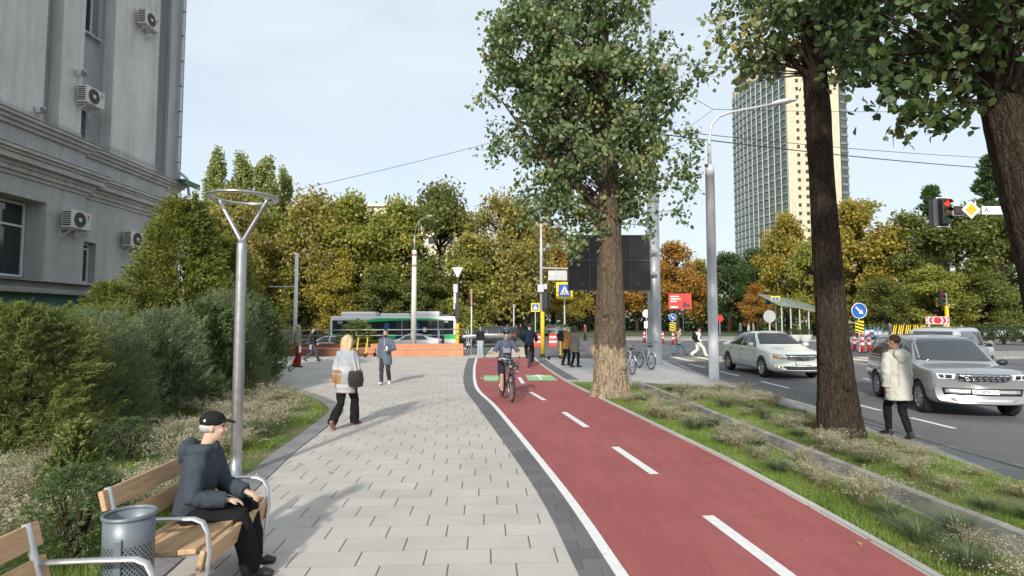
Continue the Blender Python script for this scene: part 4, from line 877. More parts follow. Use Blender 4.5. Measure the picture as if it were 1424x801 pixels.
copy_thing(ac, 'lower air conditioner nearest the building corner, half behind the golden juniper', (-15.0, 21.7, 5.15)); copy_thing(ac, 'air conditioner over the small window above the cornice', (-14.95, 19.1, 9.75)); copy_thing(ac, 'highest air conditioner, at the top of the wide pilaster', (-14.88, 21.85, 14.0))
def floodlight(x, y, z, label):
    r = thing('floodlight', label, 'floodlight', (x, y, z), 0, 'floodlights on the facade')
    MB().box((.22, 0, 0), (.16, .26, .22)).build('housing', acm, r, bevel=.02); MB().bar((0, -.1, .05), (.2, -.1, .05), .03, .03).bar((0, .1, .05), (.2, .1, .05), .03, .03).box((.014, 0, .05), (.03, .3, .12)).build('bracket', acm, r); MB().box((.31, 0, -.02), (.012, .22, .17)).build('lens', GLASS, r)
floodlight(-14.92, 18.7, 10.45, 'small floodlight right above the upper air conditioner'); floodlight(-15.05, 17.3, 8.62, 'small floodlight at the foot of the left pilaster')

# ---- hotel tower
tw = thing('hotel_tower', 'tall cream hotel tower with fins and balconies on its curved long side', 'building', (107.5, 215, 0)); tw.scale = (1, 1, 1.04)
cream = stucco('tower_cream', (0.70, 0.61, 0.45)); twg = glass_mat('tower_glass', (0.07, 0.12, 0.13), .08); finm = M('tower_fin', (.50, .48, .42), .8, var=.1)
H = 103.0; P0 = Vector((0, 0)); ncol = 11
left = [Vector((0.4 - 6.2 * (k / ncol) - 1.6 * math.sin(PI * k / ncol), 1.0 + 37 * k / ncol)) for k in range(ncol + 1)]
out = [(0, 0), (21, 1.2), (21.2, 2.0)] + [(25.4, 3.2), (24.5, 30), (10, 44)] + [tuple(p) for p in left[::-1]]
MB().prism(out, H).build('shaft', cream, tw)
MB().prism([(p[0] * .86 + 1.6, p[1] * .86 + 3) for p in out], 4.2, Matrix.Translation((0, 0, H))).build('attic', M('attic_dark', (.22, .19, .16), .8, var=.2), tw)
MB().prism([(p[0] * 1.03 - .3, p[1] * 1.03 - .4) for p in out], 1.0, Matrix.Translation((0, 0, H + 4.2))).build('roof_crown', cream, tw)
m = MB()
for k in range(13): m.box((2 + 1.2 * k, 8 + k * .6, H + 7.2), (.5, .5, 4.0))
m.box((9, 12, H + 9.3), (16, 10, .7)); m.build('roof_lantern', finm, tw)
m = MB()
for p in left: m.box((p.x - .22, p.y, H / 2), (.34, .30, H - .2))
m.build('fins', finm, tw)
m = MB(); m.loft([[(p.x - .12, p.y, z) for p in left] + [(p.x + .2, p.y, z) for p in left[::-1]] for z in (.5, H - 3)], True); m.build('glazed_side', M('tower_glazing', (.075, .09, .09), .3, var=.35, scale=.35), tw)
MB().box((23.3, 2.6, H / 2), (3.4, .6, H - 3), Matrix.Rotation(R(16), 3, 'Z')).build('glazed_strip', M('tower_glazing'), tw)
lg = M('loggia_shadow', (.10, .13, .14), .6, var=.3, scale=.3)
rows = 30; wins = []
for r_ in range(rows):
    z = 5 + r_ * (H - 8) / rows; m = MB()
    for k in range(ncol):
        a, b_ = left[k], left[k + 1]; c = (a + b_) / 2; m.box((c.x - .25, c.y, z + .5), (.5, (b_ - a).length - .6, 1.0))
        wins.append((c.x, c.y, z + 2.0, (b_ - a).length - .6, 'L'))
    m.build('balcony', M('balcony_glass', (.17, .22, .22), .25, var=.3, scale=.2), tw)
    for xx in (4.2, 7.4): wins.append((xx, xx * 1.2 / 21, z + 2.0, 1.1, 'E'))
    m = MB(); m.box((23.5, 2.35, z + .7), (3.5, .5, .9), Matrix.Rotation(R(16), 3, 'Z')); m.build('end_balcony', MATS['balcony_glass'], tw)
wins.sort(key=lambda w: (w[4] != 'E', w[1]))
def tower_window(mb, w):
    if w[4] == 'E': mb.box((w[0], w[1] - .02, w[2]), (w[3], .3, 1.25))
    else: mb.box((w[0] - .12, w[1], w[2]), (.3, w[3], 1.5))
for w in wins[:100]: m = MB(); tower_window(m, w); m.build('window', M('tower_window', (.05, .045, .04), .3, var=.4, scale=.5) if w[4] == 'E' else twg, tw)
m = MB()
for w in wins[100:]: tower_window(m, w)
tag(m.build('window', twg, tw), kind='stuff')
# ---- pale blocks behind the trees
def block(label, x, y, w, d, h, z0, mat, nx, nz):
    r = thing('apartment_block', label, 'building', (x, y, z0)); MB().box((0, 0, h / 2), (w, d, h)).build('wall', mat, r); MB().box((0, 0, h + .3), (w + .8, d + .8, .6)).build('roof', MATS['zinc_flashing'], r)
    for i in range(nx):
        for j in range(nz):
            f = MB().box((-w / 2 + w * (i + .5) / nx, -d / 2 - .03, 2 + j * (h - 2) / nz + .9), (w / nx * .5, .1, 1.5)).build('window', FRAME, r); MB().box((-w / 2 + w * (i + .5) / nx, -d / 2 - .085, 2 + j * (h - 2) / nz + .9), (w / nx * .43, .02, 1.3)).build('pane', PANE, f)
block('cream apartment block glimpsed above the trees behind the bus', -22, 104, 26, 14, 22.5, -.6, stucco('block_cream', (.72, .66, .50)), 8, 6)
block('low cream house glimpsed between trunks at the left end of the bus', -26, 73, 12, 8, 5.5, -.6, stucco('house_cream', (.70, .60, .36)), 4, 1)

# ================================================================ PLAZA EDGE: granite planter wall with seat ledge, railing
gran = paverM('orange_granite', 1.2, 5.0, (0.56, 0.25, 0.135), (0.12, 0.07, 0.05), 0.012, 0.0, 0, .10, 0.3, .55); gran_shaded = paverM('shaded_orange_granite', 1.2, 5.0, (0.27, 0.115, 0.075), (0.06, 0.04, 0.03), 0.012, 0.0, 0, .12, 0.3, .55)  # shade on the left part of the wall is coloured in as browner granite
pw = thing('planter_wall', 'low stepped granite planter wall along the far edge of the plaza', 'wall', (0, 31.9, 0))
MB().box((-5.55, 0.45, .19), (5.6, .9, .38)).build('lower_step', gran, pw, bevel=.01); MB().box((-5.55, 1.05, .33), (5.4, .3, .66)).build('upper_step', gran, pw, bevel=.01); MB().box((-5.5, .46, .413), (5.75, 1.0, .065)).build('seat_ledge', M('granite_slab', (.52, .29, .18), .5, var=.15), pw, bevel=.01)
MB().box((-11.2, 0.45, .19), (5.65, .9, .38)).build('lower_step', gran_shaded, pw, bevel=.01); MB().box((-11.2, 1.05, .34), (5.7, .3, .68)).build('upper_step', gran_shaded, pw, bevel=.01); MB().box((-11.2, .46, .413), (5.6, 1.0, .065)).build('seat_ledge', M('shaded_granite_slab', (.33, .17, .12), .5, var=.15), pw, bevel=.01)
rl = thing('railing', 'grey steel railing along the top of the planter wall', 'railing', (0, 33.0, 0))
MB().tube([(-14.2, 0, 1.42), (-2.55, 0, 1.50)], .03, 8).build('handrail', GALV, rl, True); MB().tube([(-14.2, 0, 1.1), (-2.55, 0, 1.16)], .018, 8).tube([(-2.55, 0, 1.5), (-2.55, 0, .3)], .03, 8).build('lower_rail', GALV, rl, True)
for k in range(8): MB().tube([(-14.0 + 1.62 * k, 0, .6), (-14.0 + 1.62 * k, 0, 1.47)], .025, 8).build('post', GALV, rl, True)
o = copy_tree(S['little']); o.location = (-9.2, 33.6, .3); o.scale = (6.2, 4.5, 2.6); tag(o, 'small bush in the planter in front of the bus', 'shrub', 'evergreens in the planting bed')

# ================================================================ STREET FURNITURE NEAR THE VIEWER
def ring_lamp(x, y):
    r = thing('ring_lamp', 'steel plaza lamp with forked top and flat light ring', 'street lamp', (x, y, 0))
    MB().lathe([(.12, 0), (.12, .015), (.072, .02), (.070, .3), (.066, 2.9), (.064, 3.0), (.045, 3.03)], n=28).build('pole', STEEL, r, True)
    for s in (-1, 1): MB().tube([(0, 0, 2.96), (s * .035, 0, 3.08), (s * .30, 0, 3.55), (s * .315, 0, 3.60)], [.034, .032, .026, .026], 10).build('fork_arm', STEEL, r, True)
    n = 64; m = MB(); rings = []
    for (q, z) in ((.365, 3.60), (.362, 3.615), (.37, 3.63), (.425, 3.633), (.437, 3.62), (.437, 3.605), (.43, 3.60)): rings.append([(q * math.cos(2 * PI * k / n), q * math.sin(2 * PI * k / n), z) for k in range(n)])
    m.loft(rings, False); m.build('ring', STEEL, r, True); m = MB()
    m.loft([[(q * math.cos(2 * PI * k / n), q * math.sin(2 * PI * k / n), 3.597) for k in range(n)] for q in (.366, .43)], False); m.build('light_strip', M('lamp_diffuser', (.85, .84, .80), .4, var=0), r)
ring_lamp(*gp(327.5, 664).xy)
woodm, nt, b = _new('bench_wood'); b.inputs['Roughness'].default_value = .6
f = noise(nt, 5, 6, .6, sc3=(9, .8, 9), dist=.8); c = ramp(nt, f, [(.3, (.40, .245, .125)), (.55, (.54, .355, .20)), (.75, (.62, .43, .26))]); nt.links.new(c, b.inputs['Base Color']); bump(nt, b, f, .15, .004)
ALU = M('satin_aluminium', (.66, .66, .66), .35, .75, var=.05)
def bench(x, y, label, rz=0.0, L=1.12):
    r = thing('park_bench', label, 'bench', (x, y, 0), rz, 'benches at the planting bed')
    m = MB()
    for i, xx in enumerate((-.235, -.10, .035, .17)): m.box((xx, 0, .445 - .012 * (3 - i)), (.126, L, .035), Matrix.Rotation(R(-4), 3, 'Y'))
    m.build('seat', woodm, r, bevel=.006)
    MB().box((.262, 0, .375), (.035, L, .15), Matrix.Rotation(R(12), 3, 'Y')).build('front_plank', woodm, r, bevel=.006)
    for z, xx in ((.60, -.345), (.785, -.395)): MB().box((xx, 0, z), (.035, L, .135), Matrix.Rotation(R(-15), 3, 'Y')).build('back_plank', woodm, r, bevel=.006)
    for s in (-1, 1):
        yy = s * (L / 2 - .05)
        prof = [(.235, .0), (.275, .20), (.30, .42), (.285, .56), (.25, .625), (.19, .65), (0, .648), (-.20, .642), (-.37, .635)]
        m = MB(); pts = [Vector((a, yy, b_)) for a, b_ in prof]; m.tube(pts, [(.013, .028)] * len(pts), 8, True, (1, 0, .3)); m.build('armrest', ALU, r, True)
        m = MB(); m.tube([(-.36, yy * .96, 0), (-.30, yy * .96, .20), (-.29, yy * .96, .42), (-.34, yy * .96, .62), (-.41, yy * .96, .86)], [(.018, .025)] * 5, 8, True, (1, 0, 0)); m.build('rear_leg', ALU, r, True)
        MB().bar((-.32, yy * .97, .13), (.25, yy * .985, .13), .03, .02).bar((-.29, yy * .97, .40), (.26, yy * .985, .41), .035, .025).build('side_rail', ALU, r, bevel=.004)
    MB().tube([(.12, -L / 2 + .05, .40), (.12, L / 2 - .05, .40)], .014, 8).tube([(-.22, -L / 2 + .05, .38), (-.22, L / 2 - .05, .38)], .014, 8).build('stretcher', ALU, r, True)
    return r
bench(-2.38, 4.42, 'wooden slatted bench with metal armrests, the seated man on it', R(2)); bench(-2.30, 2.66, 'empty wooden bench at the lower left corner, only its far end seen', R(2), 1.3)
# litter bin: perforated steel sheet
lb = thing('litter_bin', 'grey perforated steel litter bin between the two benches', 'litter bin', (-2.44, 3.66, 0)); lb.scale = (.80, .80, .98)
binm = M('bin_paint', (.17, .20, .225), .45, .35, var=.08); m = MB(); nc, nr = 72, 34; z0, z1 = .07, .615; Rb = .178
for i in range(nc):
    for j in range(nr):
        a0, a1 = 2 * PI * i / nc, 2 * PI * (i + 1) / nc; y0, y1 = z0 + (z1 - z0) * j / nr, z0 + (z1 - z0) * (j + 1) / nr; cu = []; 
        A = lambda u, w: (Rb * math.cos(a0 + (a1 - a0) * u), Rb * math.sin(a0 + (a1 - a0) * u), y0 + (y1 - y0) * w)
        sq = [(0, 0), (.5, 0), (1, 0), (1, .5), (1, 1), (.5, 1), (0, 1), (0, .5)]; dx = 0
        if (i + j) % 2: cu = [A(u, w) for u, w in sq]; m.add(cu, [tuple(range(8))]); continue
        inn = [(.5 + .46 * math.cos(t), .5 + .46 * math.sin(t)) for t in [R(-135 + 45 * k) for k in range(8)]]
        m.add([A(*p) for p in sq] + [A(*p) for p in inn], [(k, (k + 1) % 8, 8 + (k + 1) % 8, 8 + k) for k in range(8)])
m.build('perforated_body', binm, lb); MB().loft([[(q * math.cos(2 * PI * k / 40), q * math.sin(2 * PI * k / 40), z) for k in range(40)] for q, z in ((.178, .615), (.178, .78), (.17, .78), (.17, .60))], False).build('top_band', binm, lb, True)
MB().torus((0, 0, .785), (0, 0, 1), .18, .014, 40, 8).build('rim', binm, lb, True); MB().lathe([(.178, .05), (.178, .075), (.1, .075)], n=40).build('base', binm, lb); 
a = R(-78); MB().box((.184 * math.cos(a), .184 * math.sin(a), .36), (.022, .05, .62), Matrix.Rotation(a, 3, 'Z')).build('mounting_rail', binm, lb, bevel=.004); MB().lathe([(.145, .09), (.15, .72)], n=24).build('liner', M('bin_liner', (.05, .055, .06), .6, var=.2), lb)

# ================================================================ POLES, LAMPS, SIGNALS, SIGNS
def pole(mb, x, y, z0, z1, r0, r1=None, n=12): mb.lathe([(r0, z0), (r1 or r0, z1)], (x, y, 0), n); return mb
def cobra_lamp(px, base_py, label):
    p = gp(px, base_py); r = thing('street_lamp', label, 'street lamp', (p.x, p.y, 0)); k = p.y / FPX
    MB().lathe([(.20, 0), (.20, .02), (.165, .03), (.16, 4.0), (.15, 7.0), (.155, 7.0), (.155, 7.35), (.10, 7.4)], n=20).build('pole', LGREY, r, True)
    MB().tube([(0, 0, 7.3), (0, 0, 8.3), (.08, 0, 8.8), (.35, 0, 9.12), (.8, 0, 9.28), (2.2, 0, 9.55)], [.07, .06, .055, .05, .045, .04], 10).build('arm', LGREY, r, True)
    m = MB(); m.tube([(2.1, 0, 9.52), (2.4, 0, 9.60), (2.8, 0, 9.68), (3.1, 0, 9.70)], [(.05, .09), (.10, .16), (.09, .15), (.02, .05)], 12, True, (0, 0, 1)); m.build('lamp_head', LGREY, r, True)
cobra_lamp(993, 528, 'light grey street lamp with curved arm beside the road')
# big tram-type steel pole with the black panel
p = gp(911, 506); gpo = thing('steel_pole', 'thick galvanised steel mast behind the big poplar', 'pole', (p.x, p.y, 0))
MB().lathe([(.36, 0), (.36, .05), (.33, .06), (.31, 2), (.27, 7.6)], n=24).build('lower_section', GALV, gpo, True); MB().lathe([(.30, 7.55), (.30, 7.8), (.22, 7.82), (.17, 12.2)], n=20).build('upper_section', GALV, gpo, True); MB().lathe([(.19, 12.2), (.19, 12.4), (.10, 12.4), (.05, 17.5)], n=16).build('top_section', GALV, gpo, True)
MB().box((-.02, -.335, 1.25), (.2, .03, .4)).build('hatch', LGREY, gpo, bevel=.01)
scr = thing('display_panel', 'big black display panel seen from behind, its frame towards the road', 'display panel', (4.4, 25.4, 0)); z0, z1 = 3.38, 5.86
MB().box((0, 0, (z0 + z1) / 2), (3.72, .14, z1 - z0)).build('panel', M('panel_black', (.020, .022, .025), .35, var=.3, scale=1), scr)
m = MB(); 
for xx in (-1.85, -.88, 0, .95, 1.85): m.box((xx, -.09, (z0 + z1) / 2), (.05, .05, z1 - z0))
for zz in (z0, (z0 + z1) / 2 + .1, z1): m.box((0, -.095, zz), (3.75, .05, .06))
m.build('frame', DGREY, scr); m = MB()
for xx in (-1.2, -.4, .45, 1.3): m.box((xx, -.10, z0 + .3), (.16, .04, .12))
m.build('power_box', DGREY, scr); MB().box((1.98, .25, 4.2), (.6, .12, .12)).box((1.98, .25, 5.2), (.6, .12, .12)).build('mounting_arm', GALV, scr)

def disc_sign(r, x, y, z, rad, face, rim=None, name='sign_face'):
    o = MB().lathe([(rad, 0), (rad, .02)], n=28).build(name, face, r); o.location = (x, y, z); o.rotation_euler = (PI / 2, 0, 0)
    if rim: MB().torus((x, y - .025, z), (0, 1, 0), rad * .95, rad * .045, 28, 6).build('sign_rim', rim, r)
def arrow(r, x, y, z, L, ang, mat):
    d = Vector((math.cos(ang), 0, math.sin(ang))); n = Vector((-d.z, 0, d.x)); c = Vector((x, y, z)); m = MB(); pl = [(-.5, .08), (.12, .08), (.12, .24), (.5, 0), (.12, -.24), (.12, -.08), (-.5, -.08)]
    v = [c + d * (a * L) + n * (b_ * L) for a, b_ in pl]; m.add(v + [q + Vector((0, .01, 0)) for q in v], [tuple(range(7)), tuple(range(7, 14))] + [(i, (i + 1) % 7, 7 + (i + 1) % 7, 7 + i) for i in range(7)]); m.build('arrow', mat, r)
def crossing_sign(px, py, Y, size, label, zg=RZ, own_pole=True, border=True):
    c = pt(px, py, Y); r = thing('crossing_sign', label, 'road sign', (c.x, Y, zg), 0, 'pedestrian crossing signs'); z = c.z - zg; s = size
    if border: MB().box((0, 0, z), (s, .03, s)).build('yellow_border', M('fluorescent_yellow', (.80, .62, .02), .5, var=.06), r, bevel=.03)
    i = s * .72 if border else s
    MB().box((0, -.022, z), (i, .012, i)).build('sign_face', BLUE, r); m = MB(); t = i * .40
    m.add([(-t, -.032, z - t * .85), (t, -.032, z - t * .85), (0, -.032, z + t * .95), (-t, -.03, z - t * .85), (t, -.03, z - t * .85), (0, -.03, z + t * .95)], [(0, 1, 2), (3, 4, 5), (0, 1, 4, 3), (1, 2, 5, 4), (2, 0, 3, 5)]); m.build('triangle', WHITESIGN, r)
    m = MB(); q = t * .62; yy = -.038; Zs = lambda a: z - t * .62 + a * q * 1.7
    m.ell((.03 * q, yy, Zs(.92)), (q * .12, .004, q * .12), 10, 6).bar((.03 * q, yy, Zs(.82)), (0, yy, Zs(.45)), .004, q * .22).bar((0, yy, Zs(.46)), (-.33 * q, yy, Zs(0)), .004, q * .15).bar((0, yy, Zs(.46)), (.34 * q, yy, Zs(.03)), .004, q * .15).bar((.03 * q, yy, Zs(.76)), (.36 * q, yy, Zs(.5)), .004, q * .12).bar((.03 * q, yy, Zs(.76)), (-.33 * q, yy, Zs(.52)), .004, q * .12)
    for k in range(4): m.box(((-.6 + .4 * k) * t, yy, z - t * .78), (t * .2, .004, t * .1))
    m.build('walking_figure', BLACK, r)
    if own_pole: MB().lathe([(.045, 0), (.045, z + s * .4)], (0, .04, 0), 10).build('post', LGREY, r)
    return r
crossing_sign(785, 404, 33.5, 1.0, 'large crossing sign with yellow border beside the black panel'); crossing_sign(744.5, 427.5, 52, .82, 'small crossing sign left of the signal pole'); crossing_sign(1078.5, 418, 62, 1.0, 'crossing sign above the white saloon car')
# signal pole by the cycle path
def signal(r, x, y, z, s=1.0, back=True, lit=None, faces=-1, name='signal_head'):
    hd = MB().box((x, y, z), (.30 * s, .22 * s, .92 * s)).build(name, BLACK, r, bevel=.02)
    if back: MB().box((x, y - faces * .115 * s, z), (.46 * s, .02, 1.12 * s)).build('backplate', WHITESIGN, hd, bevel=.02); MB().box((x, y - faces * .10 * s, z), (.40 * s, .02, 1.05 * s)).build('backplate_face', BLACK, hd)
    cols = [((.25, .01, .01), 'red'), ((.10, .05, .005), 'amber'), ((.005, .06, .03), 'green')]
    for k, (c, nme) in enumerate(cols):
        zz = z + (.30 - .30 * k) * s; mt = M('lens_' + nme + ('_lit' if lit == nme else ''), (.9, .02, .01) if lit == nme else c, .3, var=0, emit=1.5 if lit == nme else 0)
        o = MB().lathe([(.11 * s, 0), (.08 * s, .02 * s)], n=18).build('lens', mt, hd); o.location = (x, y + faces * .112 * s, zz); o.rotation_euler = (PI / 2 * (1 if faces < 0 else -1), 0, 0)
        m = MB(); n = 12; ring = [(math.cos(PI * i / n), math.sin(PI * i / n)) for i in range(n + 1)]; vs = [(x + a * .125 * s, y + faces * .11 * s, zz + b_ * .125 * s) for a, b_ in ring] + [(x + a * .125 * s, y + faces * .27 * s, zz + b_ * .125 * s) for a, b_ in ring]
        m.add(vs, [(i, i + 1, n + 2 + i, n + 1 + i) for i in range(n)]); m.build('visor', BLACK, hd)
p = pt(754.5, 490, 31.0); sp = thing('signal_pole', 'signal pole with yellow foot and tall white mast at the end of the cycle path', 'traffic light', (p.x, 31.0, RZ))
MB().lathe([(.34, 0), (.34, .06), (.16, .16), (.12, .30), (.05, .31)], n=16).build('cast_foot', BLACK, sp, True); MB().lathe([(.11, .3), (.11, 2.6), (.06, 2.62)], n=16).build('yellow_sleeve', YELLOW, sp, True); MB().lathe([(.085, 2.6), (.075, 6.0), (.03, 7.8)], (-.06, .05, 0), 12).build('mast', LGREY, sp, True)
signal(sp, .14, -.05, 3.25, 1.0, False, None, 1); m = MB().box((-.1, -.1, 3.9), (.34, .25, .42)).box((.16, -.05, 4.0), (.2, .2, .3)); m.build('junction_box', LGREY, sp, bevel=.02)
MB().bar((-.05, .05, 5.05), (1.5, .05, 5.02), .05, .05).build('sign_arm', LGREY, sp); MB().box((.85, 0, 4.62), (1.05, .03, .55)).build('sign_back', M('aluminium_sheet', (.50, .52, .53), .4, .5, var=.1), sp, bevel=.02)
MB().tube([(-.06, .05, 7.0), (.2, 0, 7.2), (.55, 0, 7.3)], .03, 8).build('lamp_arm', GALV, sp, True); MB().ell((.7, 0, 7.32), (.22, .10, .06)).build('lamp_head', LGREY, sp, True); signal(sp, .33, .3, 3.2, .8, False, None, 1)
# signal + give way sign on the left
p = pt(636, 480, 33.6); s2 = thing('signal_pole', 'dark signal pole with yellow foot and triangular sign right of the bus', 'traffic light', (p.x, 33.6, RZ)); MB().lathe([(.11, 0), (.11, 1.95), (.05, 1.96)], n=14).build('yellow_sleeve', YELLOW, s2); MB().lathe([(.06, 1.9), (.055, 5.2)], n=12).build('post', DGREY, s2)
signal(s2, .02, -.1, 2.7, 1.0, False, None, 1); MB().box((-.16, -.08, 3.3), (.16, .05, 1.0)).box((-.12, -.05, 4.05), (.26, .2, .5)).build('control_box', LGREY, s2, bevel=.02); m = MB(); zc = 5.05
m.prism([(-.33, .26), (.33, .26), (.04, -.32), (-.04, -.32)], .03, Matrix.Translation((0, -.08, zc)) @ Matrix.Rotation(PI / 2, 4, 'X')); m.build('give_way_sign', M('aluminium_sheet'), s2)
def simple_pole(px, base_py, top_py, Y, r0, label, zg=0.0, mat=None, extra=None, name='pole', r1=None):
    a = pt(px, base_py, Y); t = pt(px, top_py, Y); r = thing(name, label, 'pole', (a.x, Y, zg)); h = t.z - zg; MB().lathe([(r0, 0), (r1 or r0 * .8, h)], n=14).build('post', mat or LGREY, r, True)
    if extra: extra(r, h)
    return r
simple_pole(655.5, 492, 402, 34.0, .045, 'thin white post with a sign seen edge on', RZ, WHITE, lambda r, h: MB().box((0, 0, h - .5), (.09, .5, .9)).build('sign', M('sign_edge', (.35, .24, .16), .6, var=.2), r))
simple_pole(714.5, 472, 423, 50, .06, 'thin plain post standing beyond the black car', RZ)
def twin(r, h):
    MB().lathe([(.07, 0), (.05, 1.0)], (0, 0, h), 10).tube([(0, 0, h + .9), (.1, 0, h + 1.6), (.4, 0, h + 2.0), (.8, 0, h + 2.2)], .022, 8).build('lamp_arm', GALV, r, True); MB().ell((.95, 0, h + 2.22), (.2, .09, .05)).build('lamp_head', LGREY, r, True)
    for z in (h - .3, h - 1.0): MB().box((0, 0, z), (.36, .30, .10)).build('insulator_clamp', M('rusty_clamp', (.20, .10, .05), .8, var=.3), r)
simple_pole(575, 482, 348, 36, .19, 'tall white concrete pole with clamps, in front of the bus', -.3, M('pale_concrete', (.60, .60, .56), .8, var=.12, scale=2, sc3=(1, 1, .3)), twin, 'concrete_pole', .14)
simple_pole(410, 482, 352, 35, .12, 'slim white pole with crossarm left of the bus', -.2, WHITE, lambda r, h: MB().box((-.85, 0, h - 2.1), (1.7, .06, .06)).build('crossarm', LGREY, r), 'concrete_pole')
# far right signs
def hazard(r, z, w=.55, h=.75):
    MB().box((0, 0, z), (w, .03, h)).build('hazard_board', M('fluorescent_yellow'), r); m = MB()
    for k in range(-1, 4):
        v = []; 
        for (u, t) in ((-.5, k * .28 - .45), (-.5, k * .28 - .31), (.5, k * .28 - .31 - .42 + .2), (.5, k * .28 - .45 - .42 + .2)): v.append((u * w, -.018, z + max(-.5, min(.5, t)) * h))
        m.add(v, [(0, 1, 2, 3)])
    m.build('hazard_stripes', BLACK, r)
def keep_right(px, py, Y, rad, label, zg):
    c = pt(px, py, Y); r = thing('arrow_sign', label, 'road sign', (c.x, Y, zg)); z = c.z - zg; disc_sign(r, 0, 0, z, rad, BLUE, WHITESIGN); arrow(r, .0, -.05, z, rad * 1.3, R(-45), WHITESIGN); hazard(r, z - rad - .52); MB().lathe([(.04, 0), (.04, z)], (0, .05, 0), 10).build('post', LGREY, r)
keep_right(1194.5, 432, 35.5, .50, 'round blue sign with white diagonal arrow over hazard board on the island', .03); keep_right(935, 441, 50, .34, 'small round blue arrow sign behind the crossing pedestrians', RZ)
def bollard_proto():
    r = thing('bollard', 'x', 'bollard', (0, 0, 0), 0, 'red and white flexible bollards'); MB().lathe([(.20, 0), (.20, .05), (.13, .06), (.12, .1)], n=18).build('foot', BLACK, r); MB().lathe([(.105, .08), (.10, 1.12), (.06, 1.14)], n=18).build('tube', M('bollard_red', (.62, .035, .03), .5, var=.08), r, True)
    for z in (.5, .83): MB().lathe([(.107, z), (.107, z + .14)], n=18).build('reflector', WHITESIGN, r)
    return r
bo = bollard_proto(); first = True
for (px, py, Y, lb_) in [(1188.5, 487, 36.2, 'leftmost bollard under the blue arrow sign'), (1199.5, 491, 34.2, 'middle bollard under the blue arrow sign, closest to the road'), (1209, 489, 35, 'right bollard under the blue arrow sign'), (921.5, 467, 52, 'bollard close right of the steel mast'), (936, 470, 50, 'bollard under the small blue arrow sign'), (904, 466, 54, 'bollard directly left of the steel mast'), (896, 466, 55, 'bollard just left of the one by the mast, far away')]:
    c = pt(px, py, Y); zz = .03 if Y < 40 else RZ
    if first: bo.location = (c.x, Y, zz); bo['label'] = lb_; first = False
    else: copy_thing(bo, lb_, (c.x, Y, zz))
c = pt(1303.5, 445.5, 37); cb = thing('chevron_board', 'red board with white chevrons pointing both ways', 'road sign', (c.x, 37, .03)); z = c.z - .03
MB().box((0, 0, z), (1.5, .03, .46)).build('board', M('chevron_red', (.50, .02, .035), .5, var=.08), cb)
m = MB(); w = .75; h = .23
for s in (-1, 1):
    for x0 in (.28, .58): m.add([(s * x0, -.02, z + h), (s * (x0 + .10), -.02, z + h), (s * (x0 - .04), -.02, z), (s * (x0 - .14), -.02, z)] if False else [(s * (x0 - .12), -.02, z + h), (s * (x0 - .02), -.02, z + h), (s * (x0 + .12), -.02, z), (s * (x0 - .02), -.02, z - h), (s * (x0 - .12), -.02, z - h), (s * (x0 + .02), -.02, z)], [(0, 1, 2, 3, 4, 5)])
m.build('chevrons', WHITESIGN, cb); m = MB()
for zz in (-h, h): m.box((0, -.01, z + zz), (1.54, .05, .03))
for xx in (-w, w): m.box((xx, -.01, z), (.03, .05, .48))
m.build('border', WHITESIGN, cb); MB().lathe([(.04, 0), (.04, z)], (-.5, .05, 0), 8).lathe([(.04, 0), (.04, z)], (.5, .05, 0), 8).build('posts', LGREY, cb)
c = pt(1318, 465, 38.5); s3 = thing('signal_pole', 'signal with bright yellow post above the chevron board', 'traffic light', (c.x, 38.5, .03)); MB().lathe([(.13, 0), (.12, 2.95), (.05, 3.0)], n=14).build('yellow_sleeve', YELLOW, s3); signal(s3, -.33, 0, 3.55, 1.0, False, None, -1); MB().bar((0, 0, 2.95), (0, 0, 3.9), .07, .07).bar((0, 0, 3.8), (-.3, 0, 3.8), .05, .05).bar((0, 0, 3.2), (-.3, 0, 3.2), .05, .05).build('bracket', GALV, s3)
# overhead signal on a mast arm
Y = 24.0; c = pt(1308, 295, Y); ma = thing('overhead_signal', 'overhead traffic light showing red on a long mast arm', 'traffic light', (23.6, Y, RZ)); zz = c.z - RZ; x0 = c.x - 23.6
MB().lathe([(.22, 0), (.14, zz + .5)], n=16).build('post', GALV, ma, True); MB().box((x0 / 2 + .1, .1, zz + .05), (-x0 - .3, .22, .28)).build('mast_arm', M('aluminium_sheet'), ma, bevel=.02); signal(ma, x0 + .1, -.12, zz, 1.16, True, 'red', -1); MB().box((x0 - .28, .05, zz - .03), (.16, .3, 1.2)).build('side_signal', DGREY, ma, bevel=.02)
tm_ = MB().box((x0 + .62, -.12, zz + .03), (.42, .16, .40)).build('countdown_display', BLACK, ma, bevel=.02); MB().box((x0 + .62, -.13, zz + .03), (.46, .1, .44)).build('display_frame', LGREY, tm_, bevel=.02); text('88', .30, M('display_dim', (.10, .07, .03), .4, var=0), tm_, (x0 + .62, -.21, zz + .03), (PI / 2, 0, 0), 'digits')
c2 = pt(1350, 291.5, Y - .2); dx = c2.x - 23.6; pr = MB(); 
def diamond(mb, s, y): mb.add([(dx - s, y, c2.z - RZ), (dx, y, c2.z - RZ - s), (dx + s, y, c2.z - RZ), (dx, y, c2.z - RZ + s), (dx - s, y + .02, c2.z - RZ), (dx, y + .02, c2.z - RZ - s), (dx + s, y + .02, c2.z - RZ), (dx, y + .02, c2.z - RZ + s)], [(0, 1, 2, 3), (7, 6, 5, 4), (0, 1, 5, 4), (1, 2, 6, 5), (2, 3, 7, 6), (3, 0, 4, 7)]); return mb
ds = diamond(MB(), .40, -.22).build('priority_sign', WHITESIGN, ma); diamond(MB(), .25, -.245).build('sign_centre', M('priority_yellow', (.80, .42, .015), .5, var=.04), ds)
